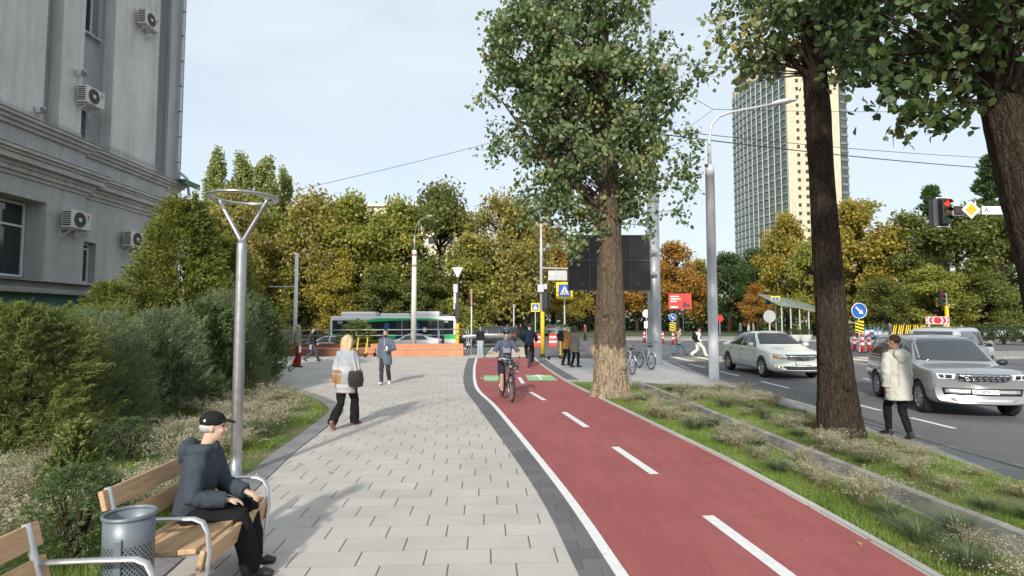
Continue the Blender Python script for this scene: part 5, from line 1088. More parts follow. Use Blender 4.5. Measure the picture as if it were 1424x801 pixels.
c3 = pt(1385, 292, Y - .2); spn = MB().box((c3.x - 23.6, -.1, c3.z - RZ), (1.05, .04, .36)).build('street_name_plate', WHITESIGN, ma, bevel=.05); text('А', .30, BLACK, spn, (c3.x - 23.6 - .34, -.125, c3.z - RZ), (PI / 2, 0, 0))
MB().tube([(dx + .45, .1, zz + .2), (dx + .45, .1, zz + .75)], .03, 8).ell((dx + .45, .0, zz + .62), (.09, .14, .09)).build('camera', WHITESIGN, ma)
# red billboard
c = pt(945.5, 419, 70); bb = thing('billboard', 'red billboard with white lettering on two posts', 'billboard', (c.x, 70, RZ)); z = c.z - RZ
MB().box((0, 0, z), (2.85, .12, 1.95)).build('board', M('billboard_red', (.52, .055, .045), .5, var=.1, scale=1), bb); m = MB()
for k, wd in enumerate((1.1, 1.25, .8)): m.box((-1.2 + wd / 2, -.07, z + .6 - .3 * k), (wd, .01, .13))
m.box((-.75, -.07, z - .72), (.9, .01, .2)); m.build('lettering', WHITESIGN, bb); MB().ell((.55, -.08, z - .25), (.2, .02, .25)).box((.75, -.075, z - .55), (.9, .01, .4)).build('picture', M('billboard_dark', (.12, .05, .05), .5, var=.3), bb); MB().lathe([(.06, 0), (.06, z - .9)], (-.5, .1, 0), 8).lathe([(.06, 0), (.06, z - .9)], (.4, .1, 0), 8).build('posts', DGREY, bb)
# back of a round sign, far round sign, small blue panel
c = pt(1070, 440, 48); r = thing('round_sign', 'grey back of a round road sign behind the white saloon', 'road sign', (c.x, 48, RZ)); disc_sign(r, 0, 0, c.z - RZ, .53, M('aluminium_sheet'), None); MB().lathe([(.035, 0), (.035, c.z - RZ + .4)], (0, -.06, 0), 8).build('post', LGREY, r)
c = pt(1069, 418, 63); r = thing('blue_sign', 'small blue street sign left of the far crossing sign', 'road sign', (c.x, 63, RZ)); MB().box((0, 0, c.z - RZ), (.62, .03, .85)).build('sign_face', BLUE, r); MB().lathe([(.04, 0), (.04, c.z)], (0, .04, 0), 8).build('post', LGREY, r)
c = pt(899, 436, 56); r = thing('round_sign', 'small white round sign just left of the steel mast', 'road sign', (c.x, 56, RZ)); disc_sign(r, 0, 0, c.z - RZ, .40, WHITESIGN, None); MB().lathe([(.035, 0), (.035, c.z)], (0, .05, 0), 8).build('post', LGREY, r); MB().box((0, 0, c.z - 1.0), (.5, .03, .7)).build('lower_plate', WHITESIGN, r)
c = pt(1001, 443, 80); r = thing('stop_sign', 'small red round sign right of the grey lamp post', 'road sign', (c.x, 80, RZ)); disc_sign(r, 0, 0, c.z - RZ, .5, RED, None); MB().lathe([(.04, 0), (.04, c.z)], (0, .05, 0), 8).build('post', LGREY, r)
# red-white barriers beyond the signal pole
def barrier(px, py, Y, label):
    c = pt(px, py, Y); r = thing('plastic_barrier', label, 'barrier', (c.x, Y, RZ), 0, 'red and white plastic barriers'); MB().prism([(-.36, 0), (.36, 0), (.30, 1.05), (-.30, 1.05)], .35, Matrix.Rotation(PI / 2, 4, 'X')).build('body', M('barrier_red', (.60, .06, .05), .5, var=.08), r, bevel=.03); MB().box((0, -.36, .42), (.6, .012, .16)).box((0, -.36, .78), (.56, .012, .13)).build('stripes', WHITESIGN, r)
barrier(747.5, 478, 46, 'red and white barrier left of the yellow signal foot'); barrier(768.5, 478, 46, 'red and white barrier right of the yellow signal foot')
# glass canopy with planter bowls
c = pt(1113, 446, 60); cn = thing('glass_canopy', 'curved glass canopy of an underpass behind the white saloon', 'canopy', (c.x, 60, 0)); cn.scale = (.82, .82, .86); n = 12; m = MB(); 
ring = [(-3.4 + 9.5 * k / n, 4.6 - 2.1 * (k / n) ** 1.5) for k in range(n + 1)]
m.loft([[(x, y, z + .26 * y) for x, z in ring] + [(x, y, z - .10 + .26 * y) for x, z in ring[::-1]] for y in (-1.5, 5)], True); m.build('roof', M('canopy_glass', (.22, .25, .22), .25, var=.25, scale=.8), cn)
for k in range(8): x = -3.0 + 1.15 * k; zt = float(np.interp(x, [q[0] for q in ring], [q[1] for q in ring])); MB().bar((x, -1.2, 0), (x, -1.2, zt - .42), .12, .12).build('post', LGREY, cn)
for k, (px, lb_) in enumerate(((1104, 'left white planter bowl before the glass canopy'), (1119, 'right white planter bowl before the glass canopy'))):
    c = pt(px, 461, 55); r = thing('planter_bowl', lb_, 'planter', (c.x, 55, RZ), 0, 'white planter bowls'); MB().lathe([(.35, 0), (.5, .15), (.65, .7), (.68, .75), (.6, .75), (.55, .65)], n=24).build('bowl', WHITE, r, True); o = copy_tree(S['ball']); o.location = (c.x, 55, .50); o.scale = (2.2, 2.2, 1.3); tag(o, ('clipped bush in the left white planter bowl', 'clipped bush in the right white planter bowl')[k], 'shrub', 'evergreens in the planting bed')
# hedge at the far right
for k, (px, Y, lb_) in enumerate(((1360, 52, 'hedge clump behind the grey van'), (1395, 50, 'hedge clump right of the grey van'), (1425, 49, 'hedge clump at the right edge'))):
    c = pt(px, 455, Y); o = copy_tree(S['ball']); o.location = (c.x, Y, .03); o.scale = (5.2, 3, 2.6); tag(o, lb_, 'hedge', 'hedge on the far side of the avenue')
# ---- overhead wires
def wire(pts, label, rad=.012):
    P = [pt(*q) for q in pts]; a, e = P[0], P[-1]; n = 14; V = []
    for i in range(n + 1):
        t = i / n; p = a.lerp(e, t); p.z -= .012 * (e - a).length * 4 * t * (1 - t) * .5; V.append(p)
    m = MB().tube(V, rad, 5, False); o = m.build('overhead_wire', BLACK); tag(o, label, 'cable', 'overhead wires')
wire([(408, 265, 36), (752, 180, 34)], 'thin wire sagging across the sky left of the big poplar', .014); wire([(900, 82, 26.4), (1440, 128, 40)], 'upper wire passing in front of the tower crown', .016); wire([(898, 178, 26.4), (1440, 222, 46)], 'middle wire running right from the steel mast', .018); wire([(898, 184, 26.4), (1440, 238, 40)], 'thicker lower wire running right from the steel mast', .028)
wire([(905, 100, 26.4), (992, 152, 32)], 'short wire slanting down from the steel mast', .014); wire([(940, 188, 27), (992, 152, 32)], 'short stay wire rising to the junction', .012); wire([(992, 152, 32), (1440, 150, 50)], 'level wire behind the dark road trunk', .016); wire([(600, 400, 38), (748, 318, 33)], 'wire slanting before the brownish trees', .012)
# ================================================================ VEHICLES
from mathutils.bvhtree import BVHTree
def carpaint(name, col, metal=0.35, rough=0.32): return M(name, col, rough, metal, var=0.03, scale=1.5, coat=0.9)
def car(label, cat, loc, rz, keys, paint, spec):
    """body lofted from stations (y, z bottom, z shoulder, half width shoulder, z top, half width top, half width max); fittings laid on it by ray"""
    K = np.array(keys, float); K = K[np.argsort(K[:, 0])]; L0, L1 = K[0, 0], K[-1, 0]; N = 72; ys = np.linspace(L0, L1, N)
    C = [np.interp(ys, K[:, 0], K[:, i]) for i in range(1, 7)]; ker = np.array([1, 2, 3, 2, 1.]) / 9
    for i in range(6):
        e = np.concatenate([[C[i][0]] * 2, C[i], [C[i][-1]] * 2]); C[i] = np.convolve(e, ker, 'valid')
    zb, zs, ws, zt, wt, wm = C; curve = spec.get('curve', (.16, .20)); rings = []
    def ybend(y, x, w):
        q = min(1, abs(x) / max(w, .3)) ** 2.4; f = max(0, (y - (L1 - .9)) / .9) ** 1.5; b_ = max(0, ((L0 + .7) - y) / .7) ** 1.5
        return y - curve[1] * q * f + curve[0] * q * b_
    for i in range(N):
        ctl = [(0, zb[i]), (wm[i] - .16, zb[i]), (wm[i] - .035, zb[i] + .07), (wm[i], zb[i] + .5 * (zs[i] - zb[i])), (ws[i], zs[i]), (wt[i], zt[i] - .035), (0, zt[i])]
        seg = [3, 2, 4, 4, 6, 6]; P = []
        for s in range(6):
            for k in range(seg[s]):
                t = k / seg[s]; a, b_ = ctl[s], ctl[s + 1]; P.append([a[0] + (b_[0] - a[0]) * t, a[1] + (b_[1] - a[1]) * t])
        P.append(list(ctl[-1])); P = np.array(P)
        hump = (P[19:, 0] / max(wt[i], .1)); P[19:, 1] = zt[i] - .035 * hump ** 2.0
        for _ in range(2): P[1:-1] = P[1:-1] * .5 + P[:-2] * .25 + P[2:] * .25
        full = [(x, z) for x, z in P] + [(-x, z) for x, z in P[-2:0:-1]]
        rings.append([Vector((x, ybend(ys[i], x, wm[i]), z)) for x, z in full])
    def cap(ring, sgn):
        c = sum(ring, Vector()) / len(ring); out = []
        for q in (.75, .45, .12): out.append([Vector((p.x * q, p.y * q + (1 - q) * c.y + sgn * .035 * (1 - q) + sgn * .0, c.z + (p.z - c.z) * q)) for p in ring])
        return out
    rings = cap(rings[0], -1)[::-1] + rings + cap(rings[-1], 1)
    mb = MB().loft(rings, True); root = thing(cat.replace(' ', '_') if False else 'parked_car' if spec.get('parked') else 'car', label, cat, loc, rz, spec.get('group'))
    body = mb.build('body', paint, root, True); wr, axles, tw_ = spec['wheel'], spec['axles'], spec.get('track', .80)
    bvh = BVHTree.FromPolygons([Vector(v) for v in mb.v], mb.f)
    cut = MB()
    for ya in axles:
        for s in (-1, 1): cut.cyl((s * .48, ya, wr), (s * 1.3, ya, wr), wr + .055, None, 32)
    co = link('cut', cut.mesh('cut'), root)
    def mods(o): bm_ = o.modifiers.new('b', 'BOOLEAN'); bm_.operation = 'DIFFERENCE'; bm_.object = co; bm_.solver = 'EXACT'
    bake(body, mods); bpy.data.objects.remove(co); body.data.polygons.foreach_set('use_smooth', [True] * len(body.data.polygons))
    try: body.data.set_sharp_from_angle(angle=R(38))
    except Exception: pass
    if not body.data.materials: body.data.materials.append(paint)
    def hit(axis, a, b_, off):
        if axis == 'F': o, d, n = Vector((a, 6, b_)), Vector((0, -1, 0)), None
        elif axis == 'B': o, d = Vector((a, -6, b_)), Vector((0, 1, 0))
        elif axis == 'R': o, d = Vector((3, a, b_)), Vector((-1, 0, 0))
        elif axis == 'Lf': o, d = Vector((-3, a, b_)), Vector((1, 0, 0))
        p, nn, i, dd = bvh.ray_cast(o, d)
        if p is None: return None
        if nn.dot(d) > 0: nn = -nn
        return p + nn * off
    def patch(name, axis, quads, mat, off=.006, n=10, m=6, parent=root, smooth=True):
        b2 = MB()
        for q in quads:
            V = []
            ok = True
            for i in range(n + 1):
                for j in range(m + 1):
                    u, v = i / n, j / m; A = Vector((*q[0], 0)).lerp(Vector((*q[1], 0)), u); B = Vector((*q[3], 0)).lerp(Vector((*q[2], 0)), u); c = A.lerp(B, v); h = hit(axis, c.x, c.y, off)
                    if h is None: h = V[-1] if V else Vector((c.x, L1 if axis == 'F' else L0, c.y)) if axis in 'FB' else Vector((0, c.x, c.y))
                    V.append(h)
            b2.add(V, [(i * (m + 1) + j, (i + 1) * (m + 1) + j, (i + 1) * (m + 1) + j + 1, i * (m + 1) + j + 1) for i in range(n) for j in range(m)])
        o = b2.build(name, mat, parent, smooth); sd = o.modifiers.new('t', 'SOLIDIFY'); sd.thickness = .008; sd.offset = -1; return o
    # glass: listed as (name, axis, quads)
    for nm, ax, quads in spec['glass']:
        patch(nm, ax, quads, spec.get('glassmat', GLASS), .008, 14, 8)
    for nm, ax, quads, mt in spec.get('panels', []): patch(nm, ax, quads, mt, .010 if nm != 'seam' else .004, 12, 5)
    for nm, ax, quads, mt in spec.get('details', []): patch(nm, ax, quads, mt, .018, 12, 4)
    # wheels
    for ya in axles:
        for s in (-1, 1):
            w = MB(); n = 36; pr = [(wr * .66, -.10), (wr * .80, -.108), (wr * .95, -.10), (wr, -.07), (wr, .07), (wr * .95, .10), (wr * .80, .108), (wr * .66, .10)]
            w.loft([[(z, q * math.cos(2 * PI * k / n), q * math.sin(2 * PI * k / n)) for k in range(n)] for q, z in pr], False)
            wo_ = w.build('wheel', RUBBER, root, True); wo_.location = (s * tw_, ya, wr); rm = MB(); rm.loft([[(s * z, q * math.cos(2 * PI * k / n), q * math.sin(2 * PI * k / n)) for k in range(n)] for q, z in ((wr * .68, .095), (wr * .64, .07), (wr * .62, .02), (wr * .62, -.06))], False)
            ns = spec.get('spokes', 5)
            for k in range(ns):
                a = 2 * PI * k / ns + .2
                for da in (-.07, .07): rm.bar((s * .055, wr * .12 * math.cos(a), wr * .12 * math.sin(a)), (s * .085, wr * .66 * math.cos(a + da), wr * .66 * math.sin(a + da)), .045 * wr / .34, .02, (s, 0, 0))
            rm.cyl((s * .04, 0, 0), (s * .085, 0, 0), wr * .17, wr * .14, 16); rm.build('rim', M('alloy', (.55, .55, .56), .3, .85, var=.05), wo_)
            MB().cyl((s * -.02, 0, 0), (s * .0, 0, 0), wr * .60, None, 24).build('brake_disc', DGREY, wo_)
    # mirrors
    for s in (-1, 1):
        my, mz, mx_ = spec['mirror']; q = hit('R' if s > 0 else 'Lf', my, mz, 0); x0 = abs(q.x) if q else .85
        m_ = MB(); m_.ell((s * (x0 + .15), my, mz + .05), (.115, .065, .075), 14, 10); mo = m_.build('door_mirror', spec.get('mirrormat', paint), root, True); MB().bar((s * (x0 - .02), my, mz), (s * (x0 + .12), my, mz + .02), .06, .04).build('stalk', BLACK, mo); MB().ell((s * (x0 + .15), my - .05, mz + .05), (.10, .025, .06), 12, 8).build('mirror_glass', GLASS, mo)
    if 'plate' in spec:
        txt, px_, pz, plcol, font = spec['plate']; q = hit('F', px_, pz, .02); pl = MB().box((0, 0, 0), (.52, .012, .112)).build('number_plate', font if plcol == 'dark' else WHITESIGN, root); pl.location = (q.x, q.y + .02, q.z); pl.rotation_euler = (R(6), 0, 0)
        MB().box((0, .004, 0), (.505, .012, .098)).build('plate_face', WHITESIGN, pl); text(txt, .088, BLACK, pl, (0, .0125, 0), (PI / 2, 0, PI), 'plate_lettering', .001)
    if 'emblem' in spec:
        ex, ez, er = spec['emblem']; q = hit('F', ex, ez, .03); m_ = MB(); m_.torus((0, 0, 0), (0, 1, 0), er, er * .13, 24, 6); m_.torus((0, 0, er * .28), (0, 1, 0), er * .62, er * .11, 20, 6) if False else None
        for rr, rz_, sc_ in ((.0, .0, .5),): m_.bar((-er * .9, 0, er * .25), (er * .9, 0, er * .25), er * .2, er * .2); m_.bar((0, 0, er * .25), (0, 0, -er * .85), er * .22, er * .2)
        m_.build('emblem', CHROME, root).location = (q.x, q.y + .015, q.z)
    return root, hit, patch
HEADL = M('headlight_lens', (.42, .45, .48), .08, .4, var=.35, scale=14); AMBER = M('amber_lens', (.75, .22, .01), .2, var=0); GRILLE = M('grille_mesh', (.06, .06, .065), .35, .6, var=.4, scale=60); FOG = M('fog_lamp', (.85, .72, .25), .2, var=0, emit=.6); SEAM = M('panel_gap', (.02, .02, .02), .8, var=0)
SEDAN = [(-2.42, .42, .84, .70, .92, .58, .76), (-2.30, .30, .90, .80, 1.05, .66, .86), (-1.85, .22, .93, .85, 1.10, .66, .905), (-1.60, .20, .94, .855, 1.13, .63, .91), (-.85, .20, .94, .865, 1.415, .57, .915), (-.15, .20, .93, .87, 1.47, .585, .915), (.35, .20, .92, .87, 1.45, .585, .915), (1.12, .20, .905, .86, 1.03, .66, .91), (1.35, .20, .895, .855, .985, .67, .91), (2.0, .20, .84, .83, .885, .63, .895), (2.28, .21, .76, .79, .80, .58, .86), (2.42, .30, .66, .72, .70, .52, .79)]
def sedan_spec(**k):
    d = dict(wheel=.325, axles=(-1.38, 1.40), spokes=9, track=.79, mirror=(.80, .97, .9), curve=(.16, .30),
      glass=[('windscreen', 'F', [((-.70, 1.045), (.70, 1.045), (.535, 1.405), (-.535, 1.405))]), ('rear_window', 'B', [((-.62, 1.14), (.62, 1.14), (.52, 1.38), (-.52, 1.38))])]
        + [('side_window', a, [((-.18, .965), (.86, .965), (.30, 1.385), (-.18, 1.40))]) for a in ('R', 'Lf')] + [('side_window', a, [((-1.38, .985), (-.26, .965), (-.26, 1.40), (-.86, 1.365))]) for a in ('R', 'Lf')],
      panels=[('grille', 'F', [((-.40, .60), (.40, .60), (.50, .76), (-.50, .76))], GRILLE), ('bumper_intake', 'F', [((-.46, .30), (.46, .30), (.56, .40), (-.56, .40))], BLACK)]
        + [('headlight', 'F', [((s * .52, .64), (s * .80, .66), (s * .79, .80), (s * .56, .745))], HEADL) for s in (-1, 1)] + [('fog_light', 'F', [((s * .62, .33), (s * .74, .34), (s * .74, .42), (s * .60, .40))], BLACK) for s in (-1, 1)]
        + [('seam', a, [((y0, .28), (y0 + .012, .28), (y0 + .012, .95), (y0, .95))], SEAM) for a in ('R', 'Lf') for y0 in (-.22, .90, -1.18)] + [('door_handle', a, [((y0, .83), (y0 + .20, .83), (y0 + .20, .86), (y0, .86))], k.get('handle', CHROME)) for a in ('R', 'Lf') for y0 in (-.16, -1.12)],
      details=[('grille_bar', 'F', [((-.42 - .02 * i, .615 + .045 * i), (.42 + .02 * i, .615 + .045 * i), (.425 + .02 * i, .63 + .045 * i), (-.425 - .02 * i, .63 + .045 * i))], CHROME) for i in range(4)] + [('indicator', 'F', [((s * .70, .67), (s * .79, .68), (s * .78, .76), (s * .71, .75))], AMBER) for s in (-1, 1)] + [('fog_bulb', 'F', [((s * .65, .345), (s * .71, .345), (s * .71, .40), (s * .65, .40))], FOG) for s in (-1, 1)])
    d.update(k); return d
pearl = carpaint('pearl_white', (.68, .72, .67), .15, .28)
c_, hit_, patch_ = car('pearl white saloon car with amber indicators driving towards the viewer', 'car', (10.38, 22.9, RZ), R(180 + 1.0), SEDAN, pearl, sedan_spec(plate=('A 635 EOP', -.05, .50, 'dark', BLACK), emblem=(0, .69, .062)))
c_.scale = (1.13, 1.13, 1.17)
# ---- large silver SUV
SUVK = [(-2.52, .55, 1.08, .80, 1.30, .60, .88), (-2.47, .44, 1.12, .87, 1.72, .63, .94), (-2.2, .34, 1.14, .915, 1.82, .68, .98), (-1.0, .30, 1.14, .935, 1.865, .705, .995), (.15, .30, 1.13, .94, 1.865, .71, .995), (.55, .30, 1.12, .94, 1.79, .70, .995), (1.22, .30, 1.11, .935, 1.24, .80, .995), (1.42, .30, 1.11, .93, 1.19, .82, .99), (2.15, .30, 1.08, .905, 1.13, .80, .975), (2.40, .31, 1.02, .875, 1.07, .77, .95), (2.52, .38, .93, .82, .98, .70, .90)]
silver = carpaint('silver_paint', (.34, .345, .355), .45, .26); GLASS2 = M('clear_dark_glass', (.035, .042, .048), .03, 0, var=0, spec=1.0)
LED = M('headlight_white', (.80, .84, .90), .15, 0, var=.1, emit=.35)
def suv_spec(**k):
    d = dict(wheel=.385, axles=(-1.42, 1.55), spokes=10, track=.86, mirror=(.98, 1.16, .9), mirrormat=BLACK, curve=(.12, .20), glassmat=GLASS2,
      glass=[('windscreen', 'F', [((-.82, 1.245), (.82, 1.245), (.66, 1.775), (-.66, 1.775))]), ('rear_window', 'B', [((-.66, 1.25), (.66, 1.25), (.56, 1.66), (-.56, 1.66))])]
        + [('side_window', a, [((.02, 1.185), (1.02, 1.185), (.48, 1.73), (.02, 1.765))]) for a in ('R', 'Lf')] + [('side_window', a, [((-1.05, 1.19), (-.06, 1.185), (-.06, 1.765), (-1.02, 1.77))]) for a in ('R', 'Lf')] + [('side_window', a, [((-2.28, 1.20), (-1.12, 1.19), (-1.10, 1.77), (-2.18, 1.70))]) for a in ('R', 'Lf')],
      panels=[('grille', 'F', [((-.46, .86), (.46, .86), (.50, 1.015), (-.50, 1.015))], GRILLE), ('bumper_intake', 'F', [((-.74, .54), (.74, .54), (.78, .70), (-.78, .70))], BLACK), ('skid_plate', 'F', [((-.56, .40), (.56, .40), (.64, .47), (-.64, .47))], M('skid_silver', (.5, .5, .51), .4, .5, var=.05))]
        + [('headlight', 'F', [((s * .55, .90), (s * .845, .90), (s * .85, 1.01), (s * .55, 1.005))], LED) for s in (-1, 1)]
        + [('seam', a, [((y0, .42), (y0 + .013, .42), (y0 + .013, 1.16), (y0, 1.16))], SEAM) for a in ('R', 'Lf') for y0 in (-.03, -1.10, 1.06)] + [('door_handle', a, [((y0, 1.0), (y0 + .24, 1.0), (y0 + .24, 1.03), (y0, 1.03))], LGREY) for a in ('R', 'Lf') for y0 in (.04, -1.0)]
        + [('sill_trim', a, [((-1.0, .31), (1.1, .31), (1.1, .38), (-1.0, .38))], BLACK) for a in ('R', 'Lf')] + [('side_vent', a, [((.88 + .06 * i, .62), (.90 + .06 * i, .62), (.90 + .06 * i, .98), (.88 + .06 * i, .98))], CHROME) for a in ('R', 'Lf') for i in range(3)],
      details=[('grille_bar', 'F', [((-.455 + .12 * i + .03 * (j % 2), .87 + .048 * j), (-.375 + .12 * i + .03 * (j % 2), .87 + .048 * j), (-.375 + .12 * i + .03 * (j % 2), .90 + .048 * j), (-.455 + .12 * i + .03 * (j % 2), .90 + .048 * j))], CHROME) for j in range(3) for i in range(8 - (j % 2))] + [('bumper_bar', 'F', [((-.72, .585), (.72, .585), (.72, .66), (-.72, .66))], M('bumper_silver', (.5, .5, .51), .35, .5, var=.1))] + [('lamp_unit', 'F', [((s * .60, .925), (s * .72, .925), (s * .72, .985), (s * .60, .985))], BLACK) for s in (-1, 1)] + [('lamp_unit', 'F', [((s * .74, .925), (s * .82, .925), (s * .82, .985), (s * .74, .985))], GRILLE) for s in (-1, 1)])
    d.update(k); return d
car('large silver off-road car with white headlights driving towards the viewer', 'car', (10.75, 14.35, RZ), R(180 - 16), SUVK, silver, suv_spec(plate=('237 BMK 02', 0, .625, 'dark', DGREY)))[0].scale = (.95, .95, .95)
# grey boxy off-roader behind it
BOXK = [(-2.2, .55, 1.10, .80, 1.55, .70, .86), (-2.12, .45, 1.12, .86, 1.86, .74, .90), (-1.0, .42, 1.12, .88, 1.90, .76, .92), (.3, .42, 1.12, .88, 1.90, .76, .92), (.55, .42, 1.12, .88, 1.80, .75, .92), (.82, .42, 1.11, .88, 1.22, .78, .92), (1.0, .42, 1.11, .88, 1.17, .80, .92), (1.95, .42, 1.10, .86, 1.14, .80, .90), (2.2, .5, 1.0, .80, 1.06, .72, .86)]
boxs = dict(wheel=.38, axles=(-1.35, 1.35), spokes=6, track=.80, mirror=(.62, 1.18, .9), curve=(.03, .06), glassmat=GLASS2, glass=[('windscreen', 'F', [((-.74, 1.25), (.74, 1.25), (.70, 1.78), (-.70, 1.78))]), ('rear_window', 'B', [((-.6, 1.28), (.6, 1.28), (.58, 1.74), (-.58, 1.74))])] + [('side_window', a, [((y0, 1.22), (y1, 1.22), (y1, 1.74), (y0, 1.74))]) for a in ('R', 'Lf') for y0, y1 in ((-1.9, -.95), (-.8, -.15), (-.05, .45))],
            panels=[('seam', a, [((y0, .5), (y0 + .014, .5), (y0 + .014, 1.8), (y0, 1.8))], SEAM) for a in ('R', 'Lf') for y0 in (-.1, -.88)], parked=False)
car('boxy light grey van-like car half hidden behind the silver off-road car', 'van', (16.7, 21.4, RZ), R(-52), BOXK, carpaint('dull_grey_paint', (.42, .42, .43), .2, .45), boxs)
# black SUV crossing the cycle path line, cars beyond the wall, far traffic
cs = [(y * .95, zb * .95, zs * .92, w * .97, zt * .92, w2 * .97, w3 * .97) for y, zb, zs, w, zt, w2, w3 in SUVK]
def scale_q(q, fy, fz): return [[(a * fy, b_ * fz) for a, b_ in p] for p in q]
def lite(keys, sp, fy, fz, **k):
    d = dict(wheel=sp['wheel'] * .93, axles=tuple(a * fy for a in sp['axles']), spokes=5, track=sp['track'] * .96, mirror=(sp['mirror'][0] * fy, sp['mirror'][1] * fz, 0), curve=sp['curve'], glassmat=GLASS, glass=[(n, a, [[(p[0] * (fy if a in ('R', 'Lf') else .96), p[1] * fz) for p in q] for q in qs]) for n, a, qs in sp['glass']], panels=[(n, a, [[(p[0] * (fy if a in ('R', 'Lf') else .96), p[1] * fz) for p in q] for q in qs], mt) for n, a, qs, mt in sp['panels'] if n in ('grille', 'headlight', 'bumper_intake', 'seam')]); d.update(k); return d
TAIL = M('tail_lamp', (.45, .02, .02), .25, var=0)
sp = lite(cs, suv_spec(), .95, .92); sp['panels'] = sp['panels'] + [('tail_light', a, [((-2.3, .92), (-2.12, .92), (-2.12, 1.08), (-2.3, 1.08))], TAIL) for a in ('R', 'Lf')]
car('black off-road car crossing behind the cyclists, seen from the side', 'car', (-2.0, 45.8, RZ), R(88), cs, carpaint('black_paint', (.020, .021, .023), .3, .25), sp)
car('white saloon car half hidden behind the brown part of the planter wall', 'car', (-14.2, 44, road_z(-14.2, 44)), R(88), SEDAN, carpaint('white_car_paint', (.72, .73, .73), 0, .35), lite(SEDAN, sedan_spec(), 1, 1))
car('white car behind the railing below the rear half of the bus', 'car', (-8.2, 46.5, road_z(-8.2, 46.5)), R(91), SEDAN, MATS['white_car_paint'], lite(SEDAN, sedan_spec(), 1, 1))
car('dark grey car behind the railing below the front half of the bus', 'car', (-11.8, 49.5, road_z(-11.8, 49.5)), R(-90), SEDAN, carpaint('grey_car_paint', (.10, .105, .11), .4, .3), lite(SEDAN, sedan_spec(), 1, 1))
far = lite(SEDAN, sedan_spec(), 1, 1); far['parked'] = True
for (px, Y, rz, pn, col, lb_) in [(767, 74, 175, 'far_grey', (.30, .31, .32), 'light grey car parked far off right of the yellow signal foot'), (783, 76, 178, 'far_green', (.05, .30, .10), 'green topped car far off left of the standing couple'), (1388, 60, 86, 'far_silver', (.5, .5, .51), 'silver car parked beyond the avenue at the far right'), (1222, 66, 90, 'far_white', (.62, .63, .63), 'white car parked behind the scooters under the trees'), (398, 50, 88, 'far_dark', (.03, .03, .035), 'dark car seen over the left end of the planter wall')]:
    c = pt(px, 460, Y); car(lb_, 'car', (c.x, Y, road_z(c.x, Y) if c.x < 0 else .03), R(rz), SEDAN, carpaint(pn, col, .2, .35), dict(far))
# ---- bus
bus = thing('city_bus', 'white and green city bus standing behind the planter wall and railing', 'bus', (-11.6, 56, -.62)); L, Hb, Wb = 12.3, 3.05, 2.5
BW = M('bus_white', (.70, .71, .71), .35, var=.05, coat=.5); BG = M('bus_green', (.015, .48, .12), .35, var=.05, coat=.5); BD = M('bus_black_glass', (.016, .019, .022), .06, var=0, spec=.8)
MB().box((0, 0, (Hb + .35) / 2), (L, Wb, Hb - .35)).build('body', BW, bus, bevel=.14); MB().box((.0, -Wb / 2 - .004, 1.98), (L - .5, .03, 1.36)).build('window_band', BD, bus, bevel=.01)
MB().box((.15, -Wb / 2 - .005, 1.08), (L - .35, .035, .42)).build('green_stripe', BG, bus)
MB().add([(-4.2, -Wb / 2 - .028, 2.36), (-1.5, -Wb / 2 - .028, 2.86), (3.4, -Wb / 2 - .028, 2.86), (5.0, -Wb / 2 - .028, 2.70), (-.2, -Wb / 2 - .028, 2.62)], [(0, 1, 2, 3, 4)]).build('green_swoosh', BG, bus)
for x, wd, mt in ((-3.1, 1.2, BD), (.9, 1.25, BD), (4.4, 1.2, BD)):
    d_ = MB().box((x, -Wb / 2 - .025, 1.50), (wd, .03, 2.15)).build('door', M('bus_door', (.03, .04, .05), .2, var=.2), bus); MB().box((x, -Wb / 2 - .045, 1.55), (.04, .02, 2.1)).build('door_edge', BW, d_)
for x, wd in ((2.2, .7), (-.6, .45)): MB().box((x, -Wb / 2 - .035, 1.95), (wd, .02, .9)).build('blue_window', M('blue_glass', (.03, .12, .26), .15, var=0), bus)
MB().box((3.1, -Wb / 2 - .035, 1.75), (.3, .02, .4)).build('notice', WHITESIGN, bus); text('204', .34, WHITESIGN, bus, (-5.15, -Wb / 2 - .04, 2.45), (PI / 2, 0, 0), 'route_number'); text('204', .26, WHITESIGN, bus, (5.2, -Wb / 2 - .04, 2.52), (PI / 2, 0, 0), 'route_number')
for x, wd, hh in ((-3.5, 3.4, .46), (.1, 2.9, .30), (3.2, 2.6, .50), (5.1, 1.1, .2)): MB().box((x, 0, Hb + hh / 2 - .01), (wd, 1.9, hh)).build('roof_unit', BW if hh > .25 else DGREY, bus, bevel=.12)
for x in (-3.6, 3.3):
    for s in (-1, 1): w_ = MB().cyl((x, s * 1.0, .5), (x, s * 1.27, .5), .5, None, 24).build('wheel', RUBBER, bus, True); MB().cyl((x, s * 1.2, .5), (x, s * 1.285, .5), .27, .2, 18).build('rim', LGREY, w_)
MB().box((6.16, 0, 1.9), (.03, 2.2, 1.5)).build('windscreen', BD, bus, bevel=.02); MB().box((-6.16, 0, 2.1), (.03, 2.1, 1.1)).build('rear_window', BD, bus, bevel=.02)
for s in (-1, 1): MB().box((6.17, s * .95, .75), (.03, .35, .18)).build('headlight', HEADL, bus, bevel=.02)

